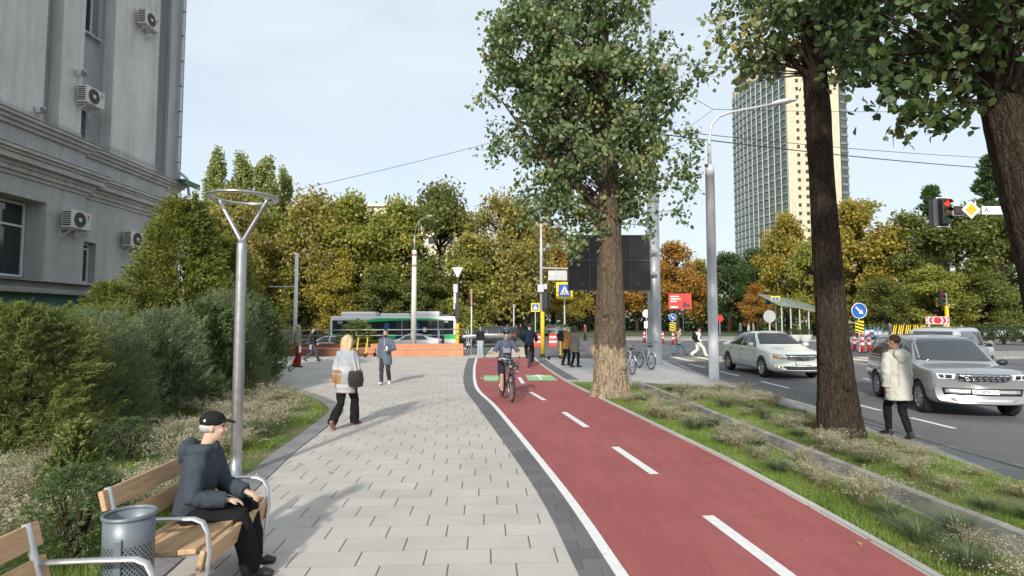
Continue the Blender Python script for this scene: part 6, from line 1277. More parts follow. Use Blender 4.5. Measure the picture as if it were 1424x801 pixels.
# ================================================================ BICYCLES AND SCOOTERS
def wheel_mb(Rw=.34):
    t = MB().torus((0, 0, 0), (1, 0, 0), Rw - .02, .02, 40, 8); r = MB().torus((0, 0, 0), (1, 0, 0), Rw - .045, .011, 36, 6, .014); r.cyl((-.03, 0, 0), (.03, 0, 0), .022, None, 10)
    for k in range(20): a = 2 * PI * k / 20; r.tube([(.02 * (-1) ** k, .02 * math.cos(a + .5), .02 * math.sin(a + .5)), (0, (Rw - .05) * math.cos(a), (Rw - .05) * math.sin(a))], .0022, 4, False)
    return t, r
def bicycle(label, loc, rz, framemat, tilt=0.0, basket=False, steer=0.0):
    r = thing('bicycle', label, 'bicycle', loc, rz); r.rotation_euler = (0, tilt, rz)
    for nm, y in (('wheel', .53), ('wheel', -.53)):
        t, w = wheel_mb(); o = t.build(nm, RUBBER, r, True); o.location = (0, y, .34); w.build('rim', STEEL, o, True); a = MB()
        for k in range(9): an = R(20 + 16 * k) if y < 0 else R(40 + 14 * k); a.v.append((-.025, .365 * math.cos(an), .365 * math.sin(an))); a.v.append((.025, .365 * math.cos(an), .365 * math.sin(an)))
        a.f = [(2 * k, 2 * k + 1, 2 * k + 3, 2 * k + 2) for k in range(8)]; mg = a.build('mudguard', framemat, o); sd = mg.modifiers.new('t', 'SOLIDIFY'); sd.thickness = .004
    f = MB(); bb = (0, -.08, .29); hd = (0, .36, .88); hd0 = (0, .395, .70); st = (0, -.22, .80)
    f.tube([st, hd], .015, 8).tube([bb, hd0], .018, 8).tube([bb, (0, -.235, .86)], .015, 8).tube([hd0, hd], .02, 8)
    for s in (-.035, .035): f.tube([(s, -.53, .34), (s * .6, -.08, .29)], .009, 6).tube([(s, -.53, .34), (s * .5, -.22, .78)], .008, 6)
    f.build('frame', framemat, r, True); k = MB()
    for s in (-.045, .045): k.tube([(s, .53, .34), (s, .43, .60), (s * .6, .40, .70)], .011, 6)
    k.build('fork', framemat, r, True); h = MB(); h.tube([(0, .36, .88), (0, .345, 1.02)], .014, 8).tube([(-.29, .22, 1.07), (-.22, .30, 1.07), (-.08, .36, 1.03), (.08, .36, 1.03), (.22, .30, 1.07), (.29, .22, 1.07)], .012, 8); ho = h.build('handlebar', STEEL, r, True)
    for s in (-1, 1): MB().tube([(s * .24, .285, 1.07), (s * .30, .21, 1.07)], .017, 8).build('grip', BLACK, ho, True)
    s_ = MB(); s_.tube([(0, -.235, .86), (0, -.25, .93)], .012, 8); s_.tube([(0, -.12, .945), (0, -.22, .945), (0, -.34, .96)], [(.02, .03), (.03, .06), (.03, .09)], 10, True, (0, 0, 1)); s_.build('saddle', BLACK, r, True)
    c = MB(); c.torus((.03, -.08, .29), (1, 0, 0), .085, .006, 20, 5)
    for s in (1, -1): c.bar((s * .06, -.08, .29), (s * .07, -.08 + s * .05, .29 - s * .16), .02, .014); c.box((s * .12, -.08 + s * .05, .29 - s * .16), (.09, .07, .02))
    c.tube([(.035, -.08, .375), (.035, -.53, .37)], .004, 4).tube([(.035, -.08, .205), (.035, -.53, .31)], .004, 4); c.build('crankset', DGREY, r)
    MB().tube([(0, .40, .86), (0, .44, .86)], .035, 10).build('headlight', LGREY, r)
    if basket:
        b2 = MB(); 
        for z, sx, sy in ((.70, .13, .09), (.80, .145, .105), (.90, .16, .12), (.98, .17, .13)):
            pts_ = [(-sx, .56 - sy, z), (sx, .56 - sy, z), (sx, .56 + sy, z), (-sx, .56 + sy, z), (-sx, .56 - sy, z)]
            for a, e in zip(pts_, pts_[1:]): b2.bar(a, e, .008, .008)
        for i in range(7):
            x = -1 + i / 3
            for s in (-1, 1): b2.bar((x * .13, .56 + s * .09, .70), (x * .17, .56 + s * .13, .98), .005, .005)
        for i in range(5):
            y = -1 + i / 2
            for s in (-1, 1): b2.bar((s * .13, .56 + y * .09, .70), (s * .17, .56 + y * .13, .98), .005, .005)
        b2.box((0, .56, .70), (.25, .17, .006)); b2.build('basket', DGREY, r)
    return r
WB = M('white_bike_paint', (.62, .62, .62), .35, var=.05); BB_ = M('black_bike_paint', (.03, .03, .035), .35, var=.05)
p = gp(712, 560); BK1 = (p.x - .14, p.y + .62, .004); BK1R = R(180 + 14)
bicycle('city bicycle with front basket ridden towards the viewer', BK1, BK1R, BB_, basket=True)
p = gp(737, 511); BK2 = (p.x, p.y + .5, .004); BK2R = R(-6)
bicycle('dark bicycle ridden away from the viewer on the cycle path', BK2, BK2R, BB_)
bicycle('light bicycle parked behind the big poplar', (4.35, 21.4, .004), R(8), WB, .10); bicycle('white bicycle parked against the steel mast', (5.55, 23.6, .004), R(14), WB, .12)
def scooter(label, loc, rz, mat, group, lean=8):
    r = thing('electric_scooter', label, 'scooter', loc, rz, group); r.rotation_euler = (0, R(lean), rz)
    for y in (.42, -.42): MB().torus((0, 0, 0), (1, 0, 0), .085, .03, 20, 8).cyl((-.02, 0, 0), (.02, 0, 0), .06, None, 12).build('wheel', RUBBER, r, True).location = (0, y, .115)
    MB().tube([(0, -.46, .17), (0, -.3, .16), (0, .2, .16), (0, .33, .22)], [(.025, .07), (.025, .085), (.025, .085), (.025, .06)], 8, True, (0, 0, 1)).build('deck', BLACK, r, True)
    MB().tube([(0, .42, .10), (0, .38, .28), (0, .22, 1.12)], [.03, .036, .028], 10).build('stem', mat, r, True); MB().tube([(-.24, .16, 1.15), (-.06, .21, 1.13), (.06, .21, 1.13), (.24, .16, 1.15)], .018, 8).ell((0, .215, 1.12), (.05, .05, .035), 10, 6).build('handlebar', BLACK, r, True); MB().tube([(0, .54, .22), (0, .42, .26), (0, .30, .22)], [(.02, .04)] * 3, 8).build('front_mudguard', mat, r, True); return r
SY = M('scooter_yellow', (.78, .55, .02), .4, var=.06); c = pt(771, 497, 29.2)
scooter('yellow rental scooter standing beside the signal pole', (c.x, 29.2, .004), R(-50), SY, 'scooters', 12)
s0 = scooter('left of three yellow scooters parked before the planter wall', (-8.75, 31.2, .0), R(160), SY, 'scooters by the wall', 6)
copy_thing(s0, 'middle of three yellow scooters parked before the planter wall', (-8.4, 31.25, 0), R(165)); copy_thing(s0, 'right of three yellow scooters parked before the planter wall', (-7.85, 31.2, 0), R(158))
sb = scooter('yellow rental scooter, one of the long row beyond the avenue', (0, 0, 0), R(75), SY, 'row of yellow scooters beyond the avenue', 14)
c0 = pt(1247, 470, 58); c1 = pt(1297, 470, 58)
for k in range(16):
    x = c0.x + (c1.x - c0.x) * k / 15
    if k == 0: sb.location = (x, 58, .03); sb.scale = (1.42,) * 3
    else: q = copy_thing(sb, sb['label'], (x, 58 + .1 * (k % 3), .03), R(75 + 6 * ((k * 7) % 3)), 1.42)
    
SBL = M('scooter_blue', (.05, .22, .55), .4, var=.06); sb2 = scooter('blue rental scooter left of the yellow row beyond the avenue', (0, 0, 0), R(75), SBL, 'row of blue scooters beyond the avenue', 14); c0 = pt(1210, 470, 58)
for k in range(5):
    if k == 0: sb2.location = (c0.x, 58, .03); sb2.scale = (1.25,) * 3
    else: copy_thing(sb2, sb2['label'], (c0.x + .42 * k, 58, .03), R(80), 1.25)
# ================================================================ PEOPLE (local frame: +Y is where they face, +X their right hand, built at 1.75 m)
SKIN = M('skin', (.50, .30, .215), .55, var=.08, scale=20, spec=.35); SKIN2 = M('skin_pale', (.58, .38, .29), .55, var=.08, scale=20, spec=.35)
HAIRG = M('hair_grey', (.42, .41, .40), .6, var=.25, scale=60); HAIRB = M('hair_brown', (.055, .032, .02), .55, var=.35, scale=60); HAIRD = M('hair_black', (.015, .013, .012), .5, var=.3, scale=60)
hb, nt, b = _new('hair_blonde'); b.inputs['Roughness'].default_value = .5; nt.links.new(ramp(nt, noise(nt, 40, 4, sc3=(1, 1, .12)), [(.3, (.36, .23, .11)), (.6, (.66, .50, .30))]), b.inputs['Base Color']); HAIRBL = hb
LIP = M('lips', (.38, .16, .14), .5, var=0); EYEW = M('eye_dark', (.05, .04, .035), .2, var=0); SOLE = M('shoe_black', (.02, .02, .022), .5, var=.2); SHOEW = M('shoe_white', (.72, .71, .69), .6, var=.08)
def ik(a, c, l1, l2, hint):
    a, c, hint = Vector(a), Vector(c), Vector(hint); d = c - a; D = min(d.length, (l1 + l2) * .999); u = d.normalized(); x = (l1 * l1 - l2 * l2 + D * D) / (2 * D); h = math.sqrt(max(0, l1 * l1 - x * x)); n = hint - u * hint.dot(u); n.normalize(); return a + u * x + n * h, a + u * D
def lerp_pts(a, b_, n): return [Vector(a).lerp(Vector(b_), i / n) for i in range(n + 1)]
from mathutils import noise as mnoise
def folds(o, vox, amp):
    """creases of worn cloth"""
    if vox > .02: return o
    me = o.data; n = len(me.vertices); co = np.empty(n * 3, np.float32); no = np.empty(n * 3, np.float32); me.vertices.foreach_get('co', co); me.vertices.foreach_get('normal', no); co = co.reshape(-1, 3); no = no.reshape(-1, 3)
    d = np.array([(1 - abs(mnoise.noise(Vector((c[0] * 7 + c[2] * 3, c[1] * 7 - c[2] * 2, c[2] * 6.5)))) * 2.2) + .45 * mnoise.noise(Vector((c[0] * 17, c[1] * 17, c[2] * 12))) for c in co], np.float32)
    co += no * ((d - .45) * amp)[:, None]; me.vertices.foreach_set('co', co.ravel()); me.update(); return o
def person(label, loc, rz, H, pelvis, lean, feet, hands, head=(0, 0), top=None, legs=None, hair=None, shoes=SOLE, skin=SKIN, hat=None, vox=.012, knees=((.1, 1, 0), (-.1, 1, 0)), elbows=((.5, -.8, -.4), (-.5, -.8, -.4)), curl=(.9, .9), shorts=None, sleeve=1.0, group=None, twist=0.0, face=True, width=1.0):
    root = thing('person', label, 'person', loc, rz, group); s = H / 1.75; root.scale = (s, s, s)
    sd = Vector((0, math.sin(lean), math.cos(lean))); fw = Vector((0, math.cos(lean), -math.sin(lean))); rt = Vector((math.cos(twist), math.sin(twist), 0)); fwt = sd.cross(rt) * -1; fwt = rt.cross(sd) * -1
    if fwt.y < 0: fwt = -fwt
    if pelvis[2] is None:
        pz = min(math.sqrt(max(.3, .838 ** 2 - (f_[0] - .085 * k_) ** 2 - (f_[1] - pelvis[1]) ** 2)) + f_[2] for f_, k_ in zip(feet, (1, -1))) + .03; P = Vector((pelvis[0], pelvis[1], pz))
    else: P = Vector(pelvis)
    T = lambda t: P + sd * (.53 * t); sh = [T(.865) + rt * (.165 * width * k) for k in (1, -1)]; hp = [P + Vector((.085 * k, 0, -.03)) for k in (1, -1)]
    kn = []; an = []
    for k in (0, 1):
        K, A = ik(hp[k], feet[k][:3], .435, .42, knees[k]); kn.append(K); an.append(A)
    el = []; wr = []
    for k in (0, 1):
        E, W_ = ik(sh[k], hands[k], .295, .255, elbows[k]); el.append(E); wr.append(W_)
    nk = T(1.0); hr = Matrix.Rotation(head[0], 3, 'Z') @ Matrix.Rotation(head[1], 3, 'X'); hc = nk + sd * .10 + hr @ Vector((0, .025, .075))
    hx = lambda x, y, z: hc + hr @ Vector((x, y, z))
    # ---- one continuous body
    B = MB()
    def ring_torso(mb, prof, n=20):
        R_ = []
        for t, rx, ry, oy in prof: c = T(t) + fw * oy; R_.append([c + rt * (rx * width * math.cos(2 * PI * j / n)) + fwt * (ry * math.sin(2 * PI * j / n)) for j in range(n)])
        mb.loft(R_, True)
    ring_torso(B, [(-.12, .10, .08, 0), (-.02, .15, .105, 0), (.25, .128, .092, 0), (.6, .148, .105, 0), (.85, .158, .098, 0), (.97, .10, .075, 0), (1.03, .058, .058, 0)])
    B.tube([T(.97), nk + sd * .03, hc + hr @ Vector((0, -.012, -.05))], [.060, .054, .055], 14)
    for k in (0, 1):
        cf = 1 if shorts else .8; B.tube(lerp_pts(hp[k], kn[k], 3) + lerp_pts(kn[k], an[k], 4)[1:], [q * cf for q in (.082, .076, .066, .052, .052, .055, .045, .036)], 12); sx = (1, -1)[k]
        B.tube([T(.88) + rt * (.10 * sx), sh[k]] + lerp_pts(sh[k], el[k], 3)[1:] + lerp_pts(el[k], wr[k], 3)[1:], [.055, .050, .045, .040, .036, .036, .031, .025], 12)
        fp = feet[k][3] if len(feet[k]) > 3 else 0; fd = Vector((.08 * sx, math.cos(fp), -math.sin(fp))); B.tube([an[k], an[k] + fd * .10 - Vector((0, 0, .03))], [.035, .03], 10)
        d = (wr[k] - el[k]).normalized(); nn = (Vector((-sx, 0, 0)) if abs(d.z) > .5 else Vector((0, 0, -1))); nn = (nn - d * nn.dot(d)).normalized(); si = d.cross(nn); fwd_side = si if (si.y > 0 or (abs(si.y) < .2 and si.x * sx < 0)) else -si
        B.tube([wr[k] - d * .01, wr[k] + d * .035, wr[k] + d * .085], [(.018, .024), (.019, .038), (.015, .036)], 10, True, nn)
        for q in range(4):
            b0 = wr[k] + d * .08 + fwd_side * (.027 - .018 * q); L = (.072, .08, .075, .058)[q]; c = curl[k]; d1 = (d * math.cos(c * .5) + nn * math.sin(c * .5)); d2 = (d * math.cos(c * 1.3) + nn * math.sin(c * 1.3)); B.tube([b0, b0 + d1 * L * .45, b0 + d1 * L * .45 + d2 * L * .55], [.0095, .009, .007], 7)
        t0 = wr[k] + d * .03 + fwd_side * .03; td = (d * .75 + fwd_side * .55 + nn * .35).normalized(); B.tube([t0, t0 + td * .035, t0 + td * .035 + (d * .9 + nn * .4).normalized() * .03], [.012, .0105, .008], 7)
    # head: skull, jaw, nose, ears
    B.ell(hx(0, -.008, .035), (.074, .094, .088), 20, 14, hr); B.ell(hx(0, .022, -.035), (.060, .066, .082), 18, 12, hr); B.ell(hx(0, .052, -.085), (.034, .032, .030), 12, 8, hr)
    B.tube([hx(0, .083, .022), hx(0, .098, -.008), hx(0, .106, -.024), hx(0, .085, -.036)], [.010, .013, .016, .012], 8)
    for k in (1, -1): B.ell(hx(.076 * k, -.006, -.004), (.011, .022, .032), 10, 8, hr); B.ell(hx(.032 * k, .072, -.022), (.024, .02, .022), 8, 6, hr)
    body = remeshed(B, 'body', skin, root, vox, 3)
    if face:
        for k in (1, -1): MB().ell(hx(.030 * k, .079, .014), (.013, .007, .007), 10, 6, hr).build('eye', EYEW, root, True); MB().tube([hx(.016 * k, .088, .034), hx(.034 * k, .085, .038), hx(.05 * k, .073, .032)], .0042, 6).build('eyebrow', hair[1] if hair else HAIRB, root)
        MB().tube([hx(-.024, .078, -.062), hx(0, .088, -.060), hx(.024, .078, -.062)], [.004, .0065, .004], 6).build('mouth', LIP, root)
    # ---- clothes
    if legs:
        mat, th, flare = legs[:3]; L = MB(); ring_torso(L, [(-.16, .12, .10, 0), (-.04, .166, .122, 0), (.10, .158, .115, 0), (.2, .148, .107, 0)])
        end = shorts if shorts else 1.0
        for k in (0, 1):
            pts = [hp[k]] + lerp_pts(hp[k], kn[k], 3)[1:] + lerp_pts(kn[k], an[k] + (an[k] - kn[k]).normalized() * .045, 4)[1:]; rr = [.098, .093, .080, .066, .065 + flare * .3, .063 + flare * .6, .056 + flare * .85, .052 + flare]
            if shorts: pts = pts[:4]; rr = [.10, .098, .092, .088]
            L.tube(pts, [r_ + th for r_ in rr[:len(pts)]], 14)
        folds(remeshed(L, 'trousers' if not shorts else 'shorts', mat, root, vox, 3), vox, .009)
    if top:
        mat = top['mat']; hem = top.get('hem', .05); th = top.get('th', .012); fl = top.get('flare', .0); C = MB(); prof = []
        seat = top.get('seat', False); mid = (kn[0] + kn[1]) / 2; n = 22; Rg = []
        if hem > 0:
            m0 = P + Vector((0, 0, -hem)); drag = (an[0].y + an[1].y) / 2 - P.y
            for q in (1, .75, .5, .25): c = P + Vector((0, drag * .25 * q, -hem * q)); Rg.append([c + rt * ((.172 + th + fl * q) * width * math.cos(2 * PI * j / n)) + fwt * ((.128 + th + fl * q * 1.1) * math.sin(2 * PI * j / n)) for j in range(n)])
        for t, rx, ry, oy in ((0, .168, .125, 0), (.22, .157, .115, 0), (.45, .160, .118, .004), (.68, .176, .126, .006), (.82, .178, .116, 0), (.90, .150, .100, -.004), (.965, .098, .082, -.004), (1.03, .066, .068, 0)):
            c = T(t) + fw * oy; Rg.append([c + rt * ((rx + th) * width * math.cos(2 * PI * j / n)) + fwt * ((ry + th) * math.sin(2 * PI * j / n)) for j in range(n)])
        C.loft(Rg, True)
        for k in (0, 1):
            sx = (1, -1)[k]; w2 = wr[k] - (wr[k] - el[k]).normalized() * .01; a = lerp_pts(sh[k], el[k], 3); e = lerp_pts(el[k], w2, 3)
            if sleeve < 1: e = e[:2] if sleeve > .5 else e[:1]
            C.tube([T(.86) + rt * (.09 * sx)] + a + e[1:], [.072 + th] + [q + th for q in (.066, .060, .054, .051)] + [q + th for q in (.050, .046, .042)][:len(e) - 1], 14)
        if top.get('hood'): 
            C.torus(T(.985) - fwt * .035, sd - fwt * .25, .092, .042 + th * .5, 20, 10, .05); C.ell(T(.94) - fwt * (.115 + th), (.135, .075, .095), 16, 12); C.ell(T(.86) - fwt * (.13 + th), (.09, .06, .10), 14, 10)
        if top.get('collar'): C.torus(T(1.03), sd, .068, .020, 18, 8, .035)
        folds(remeshed(C, top.get('name', 'jacket'), mat, root, vox, 3), vox, .009)
    for k in (0, 1):
        sx = (1, -1)[k]; fp = feet[k][3] if len(feet[k]) > 3 else 0; cph, sph = math.cos(fp), math.sin(fp); fd = Vector((.12 * sx, cph, -sph)).normalized(); up = Vector((0, sph, cph)); A = an[k]; S_ = MB()
        S_.tube([A - fd * .065 - up * .045, A - fd * .03 - up * .03, A + fd * .06 - up * .042, A + fd * .14 - up * .055, A + fd * .19 - up * .062], [(.040, .036), (.054, .043), (.047, .045), (.034, .047), (.020, .036)], 12, True, up)
        S_.tube([A - fd * .015 - up * .04, A - fd * .015 + up * .03], [.042, .040], 12); so = remeshed(S_, 'shoe', shoes, root, max(.008, vox * .7), 2)
    if hair:
        kind, hm = hair; h = MB()
        h.ell(hx(0, -.020, .048), (.082, .094, .088), 18, 12, hr)
        if kind == 'fringe': h = MB(); h.ell(hx(0, -.035, .005), (.081, .078, .055), 18, 10, hr)
        if kind == 'long':
            h.ell(hx(0, -.025, .042), (.090, .098, .092), 18, 12, hr)
            for k in (1, -1): h.tube([hx(.055 * k, .01, .06), hx(.082 * k, .0, 0), hx(.085 * k, -.02, -.09), hx(.075 * k, -.045, -.19), hx(.05 * k, -.06, -.25)], [.04, .042, .045, .045, .02], 10)
            h.tube([hx(0, -.07, .06), hx(0, -.085, -.05), hx(0, -.085, -.16), hx(0, -.085, -.27)], [(.06, .08), (.045, .09), (.04, .09), (.02, .06)], 12, True, (0, 1, 0))
        remeshed(h, 'hair', hm, root, max(.009, vox * .8), 2)
    if hat == 'cap':
        h = MB(); h.ell(hx(0, -.012, .062), (.088, .104, .078), 20, 12, hr); h.tube([hx(0, .075, .058), hx(0, .13, .052), hx(0, .172, .036)], [(.006, .075), (.006, .070), (.005, .035)], 14, True, hr @ Vector((0, 0, 1))); co = remeshed(h, 'cap', cloth('cap_black', (.016, .016, .018), bmp=.1), root, .008, 2)
    if hat == 'helmet':
        h = MB(); h.ell(hx(0, -.012, .062), (.104, .132, .098), 22, 14, hr); co = remeshed(h, 'helmet', M('helmet_navy', (.02, .03, .055), .3, var=.05), root, .010, 2)
        for k in (-.045, 0, .045): MB().tube([hx(k, .085, .105), hx(k, .0, .158 - abs(k) * .3), hx(k, -.09, .115)], [.008, .012, .008], 6).build('helmet_vent', M('helmet_white', (.6, .62, .66), .4, var=.1), co)
        for k in (1, -1): MB().tube([hx(.08 * k, .01, .03), hx(.07 * k, .03, -.04), hx(.01 * k, .055, -.112)], .005, 5).build('chin_strap', BLACK, co)
        g2 = MB(); g2.tube([hx(-.075, .045, .016), hx(-.045, .083, .014), hx(0, .092, .018), hx(.045, .083, .014), hx(.075, .045, .016)], [(.014, .005)] * 5, 8, True, hr @ Vector((0, 0, 1))); g2.build('sunglasses', M('sunglass_red', (.10, .015, .012), .1, var=0), root)
    root['_'] = 0; del root['_']
    return root, dict(wr=wr, el=el, sh=sh, hc=hc, T=T, rt=rt, fw=fwt, P=P, hx=hx, hr=hr, kn=kn, sd=sd)
def at(root, info_pt, up=None):
    return root.matrix_basis @ Vector(info_pt) if False else Matrix.Translation(root.location) @ Matrix.Rotation(root.rotation_euler[2], 4, 'Z') @ Matrix.Scale(root.scale[0], 4) @ Vector(info_pt)
# ---- 1 seated man
navyj = cloth('jacket_slate', (.050, .062, .080), .2, 7, .7); blackt = cloth('trousers_black', (.013, .013, .015), .2, 8, .6)
o, I = person('elderly man in black cap and dark hooded jacket sitting on the bench', (-2.55, 4.55, 0), R(-82), 1.64, (0, 0, .53), R(12), [(.10, .52, .085), (-.13, .47, .085)], [(.17, .34, .655), (-.08, .42, .645)], (R(10), R(-2)), dict(mat=navyj, hem=.07, th=.022, hood=True), (blackt, .014, .018), ('fringe', HAIRG), SOLE, SKIN2, 'cap', .010, knees=((.1, .3, 1), (-.12, .3, 1)), elbows=((.5, -.9, -.3), (-.5, -.6, -.7)), curl=(.7, .8))
MB().ell(I['hx'](.074, -.055, .068), (.006, .014, .013), 10, 8, I['hr']).build('cap_badge', WHITESIGN, o)
MB().tube([I['T'](1.0) + I['rt'] * .11 - I['fw'] * .0, I['T'](.97) - I['fw'] * .19, I['T'](1.0) - I['rt'] * .11], .006, 6).build('hood_piping', M('piping_grey', (.35, .36, .38), .7, var=0), o)
# ---- 2 woman with the tote
sw, nt, b = _new('striped_coat'); b.inputs['Roughness'].default_value = .95; t_ = nt.nodes.new('ShaderNodeTexCoord'); s_ = nt.nodes.new('ShaderNodeSeparateXYZ'); nt.links.new(t_.outputs['Object'], s_.inputs[0])
zn = mth(nt, 'ADD', s_.outputs['Z'], mth(nt, 'MULTIPLY_ADD', noise(nt, 25, 3), .02, -.01)); G_ = (.27, .28, .30); W_ = (.46, .465, .48); K_ = (.015, .015, .018); O_ = (.34, .17, .075); D_ = (.20, .20, .21); Cc = (.42, .38, .32)
c = ramp(nt, mth(nt, 'DIVIDE', zn, 1.6), [(0, K_), (.395, (.06, .058, .06)), (.405, D_), (.43, Cc), (.455, G_), (.50, W_), (.515, (.24, .24, .25)), (.545, G_), (.575, (.27, .275, .29)), (.62, G_), (.68, W_), (.74, (.38, .39, .42)), (.82, (.32, .34, .38))], 'LINEAR')
lft = mth(nt, 'MULTIPLY', mth(nt, 'MULTIPLY', mth(nt, 'GREATER_THAN', s_.outputs['Z'], .82), mth(nt, 'LESS_THAN', s_.outputs['Z'], .98)), mth(nt, 'LESS_THAN', s_.outputs['X'], -.02))
lf2 = mth(nt, 'MULTIPLY', mth(nt, 'MULTIPLY', mth(nt, 'GREATER_THAN', s_.outputs['Z'], 1.02), mth(nt, 'LESS_THAN', s_.outputs['Z'], 1.07)), mth(nt, 'LESS_THAN', s_.outputs['X'], -.02))
c = mixrgb(nt, lft, c, O_); c = mixrgb(nt, lf2, c, O_); nt.links.new(c, b.inputs['Base Color']); bump(nt, b, noise(nt, 30, 4), .5, .02)
p = gp(479, 594)
wo, I = person('blonde woman in striped grey and white coat walking away across the plaza', (p.x, p.y, 0), R(-14), 1.74, (0, .02, None), R(4), [(.05, .28, .085, 0), (-.04, -.34, .17, R(48))], [(.20, .20, .97), (-.25, .06, .83)], (R(-38), 0), dict(mat=sw, hem=.27, th=.02, flare=.012, name='coat', collar=True), (blackt, .008, .028), ('long', HAIRBL), M('trainer_brown', (.22, .12, .08), .7, var=.3), SKIN2, None, .011, width=.93)
bx = at(wo, I['sh'][0] + Vector((.06, -.10, -.46))); tb_ = thing('tote_bag', 'dark brown leather tote bag hanging from the blonde woman\'s shoulder', 'bag', tuple(bx), R(-14 - 25)); bm_ = MB(); bm_.loft([[(x * w, y * d_, z) for x, y in ((-1, -1), (-.3, -1.1), (.3, -1.1), (1, -1), (1.1, 0), (1, 1), (.3, 1.1), (-.3, 1.1), (-1, 1), (-1.1, 0))] for w, d_, z in ((.12, .055, -.14), (.18, .075, -.12), (.20, .08, 0), (.19, .06, .13), (.185, .03, .16))], True); remeshed(bm_, 'bag_body', M('leather_dark', (.035, .030, .030), .42, var=.3, scale=9), tb_, .01, 4); MB().tube([(-.10, 0, .14), (-.05, .04, .34), (-.02, .10, .50), (.0, .02, .55), (.03, -.04, .48), (.10, 0, .14)], [(.004, .014)] * 6, 8).build('strap', M('leather_tan', (.20, .10, .05), .5, var=.2), tb_)
# ---- 3 man with cup
bluec = cloth('coat_blue_grey', (.115, .135, .185), .2, 8, .5); darkg = cloth('trousers_dark_grey', (.04, .043, .05), .2, 8, .5)
p = gp(536, 534)
o, I = person('bearded man in long blue-grey coat walking towards the viewer with a cup', (p.x, p.y, 0), R(176), 1.72, (0, 0, None), R(2), [(.07, .20, .085, R(-8)), (-.06, -.22, .12, R(25))], [(.26, -.02, .80), (-.13, .27, 1.12)], (0, R(-8)), dict(mat=bluec, hem=.30, th=.022, flare=.015, name='coat', collar=True), (darkg, .004, 0), ('short', HAIRD), SHOEW, SKIN, None, .013, elbows=((.6, -.8, 0), (-.8, -.5, -.4)))
MB().ell(I['hx'](0, .045, -.075), (.058, .055, .05), 14, 10, I['hr']).build('beard', HAIRD, o, True); MB().bar(I['T'](.55) + I['fw'] * .147, I['T'](1.0) + I['fw'] * .11, .05, .012).build('shirt_front', M('shirt_pale', (.55, .53, .5), .8, var=.1), o)
q = at(o, I['wr'][1] + Vector((0, .07, .03))); cu = thing('paper_cup', 'white paper cup in the hand of the bearded man', 'cup', tuple(q)); MB().lathe([(.028, -.06), (.037, .05)], n=18).build('cup', WHITESIGN, cu, True); MB().lathe([(.039, .05), (.038, .062), (.03, .068)], n=18).build('lid', WHITESIGN, cu, True)
# ---- 4, 5 two men at the left
khaki = cloth('jacket_khaki', (.25, .21, .155), .2, 8, .5); redt = cloth('trousers_red', (.30, .035, .025), .2, 8, .5); drk = cloth('jacket_charcoal', (.045, .055, .062), .2, 8, .5)
p = gp(412, 510.5)
o, I = person('grey-haired man in khaki jacket and red trousers at the left of the plaza', (p.x, p.y, 0), R(-80), 1.80, (0, 0, None), R(3), [(.08, .10, .085), (-.09, -.10, .085)], [(.22, .12, .88), (-.24, .10, .86)], (0, 0), dict(mat=khaki, hem=.14, th=.03, name='jacket', collar=True), (redt, .018, .02), ('short', HAIRG), M('shoe_brown', (.05, .03, .02), .5, var=.2), SKIN, None, .018)
q = at(o, I['wr'][0] + Vector((0, .05, -.12))); tag(MB().box((0, 0, 0), (.02, .22, .28)).build('papers', WHITESIGN), 'white papers held by the man in red trousers', 'papers').location = q
p = gp(432, 502.5)
o, I = person('man in charcoal jacket striding right behind the red trousers', (p.x, p.y, 0), R(-84), 1.74, (0, 0, None), R(6), [(.08, .38, .10, R(-12)), (-.08, -.30, .14, R(35))], [(.24, .02, .82), (-.22, .22, .88)], (0, R(-8)), dict(mat=drk, hem=.06, th=.02, name='jacket'), (cloth('trousers_slate', (.07, .08, .10)), .008, .005), ('short', HAIRD), SOLE, SKIN, None, .018)
q = at(o, I['wr'][0] + Vector((0.05, .05, -.10))); tag(MB().box((0, 0, 0), (.02, .24, .24)).build('papers', WHITESIGN), 'white papers held by the man in charcoal jacket', 'papers').location = q
# ---- 6 cyclist towards the viewer
shirt = cloth('shirt_slate', (.085, .10, .14), .25, 8, .4); navy = cloth('shorts_navy', (.022, .026, .042), .2, 8, .4)
o, I = person('cyclist in helmet and short-sleeved shirt riding towards the viewer', BK1, BK1R, 1.70, (0, -.20, 1.02), R(14), [(.12, -.02, .24, 0), (-.12, -.10, .50, R(20))], [(.27, .20, 1.10), (-.27, .20, 1.10)], (0, R(-4)), dict(mat=shirt, hem=.06, th=.012, name='shirt', collar=True), (navy, .012, 0), ('short', HAIRD), SOLE, SKIN, 'helmet', .012, knees=((.25, 1, .2), (-.25, 1, .2)), elbows=((.9, -.4, -.5), (-.9, -.4, -.5)), shorts=.5, sleeve=.0, curl=(1.3, 1.3))
MB().tube([I['T'](.18) + Vector((.165 * math.cos(a), .12 * math.sin(a), 0)) for a in [2 * PI * k / 16 for k in range(17)]], [(.03, .006)] * 17, 8, True, (0, 0, 1)).build('belt', SOLE, o)
MB().box(I['T'](.66) + I['fw'] * .125, (.20, .03, .26), Matrix.Rotation(R(14), 3, 'X')).build('shirt_panel', cloth('panel_grey', (.21, .23, .28)), o, bevel=.03)
# ---- 7 cyclist riding away
o, I = person('cyclist in dark navy jacket riding away on the cycle path', BK2, BK2R, 1.76, (0, -.22, 1.04), R(10), [(.12, -.02, .24, 0), (-.12, -.08, .46, R(15))], [(.28, .20, 1.10), (-.28, .20, 1.10)], (0, 0), dict(mat=cloth('jacket_navy', (.012, .02, .038)), hem=.10, th=.03, name='jacket'), (blackt, .01, .0), ('short', HAIRD), SOLE, SKIN, None, .016, knees=((.25, 1, .2), (-.25, 1, .2)), elbows=((.9, -.3, -.4), (-.9, -.3, -.4)), curl=(1.3, 1.3))
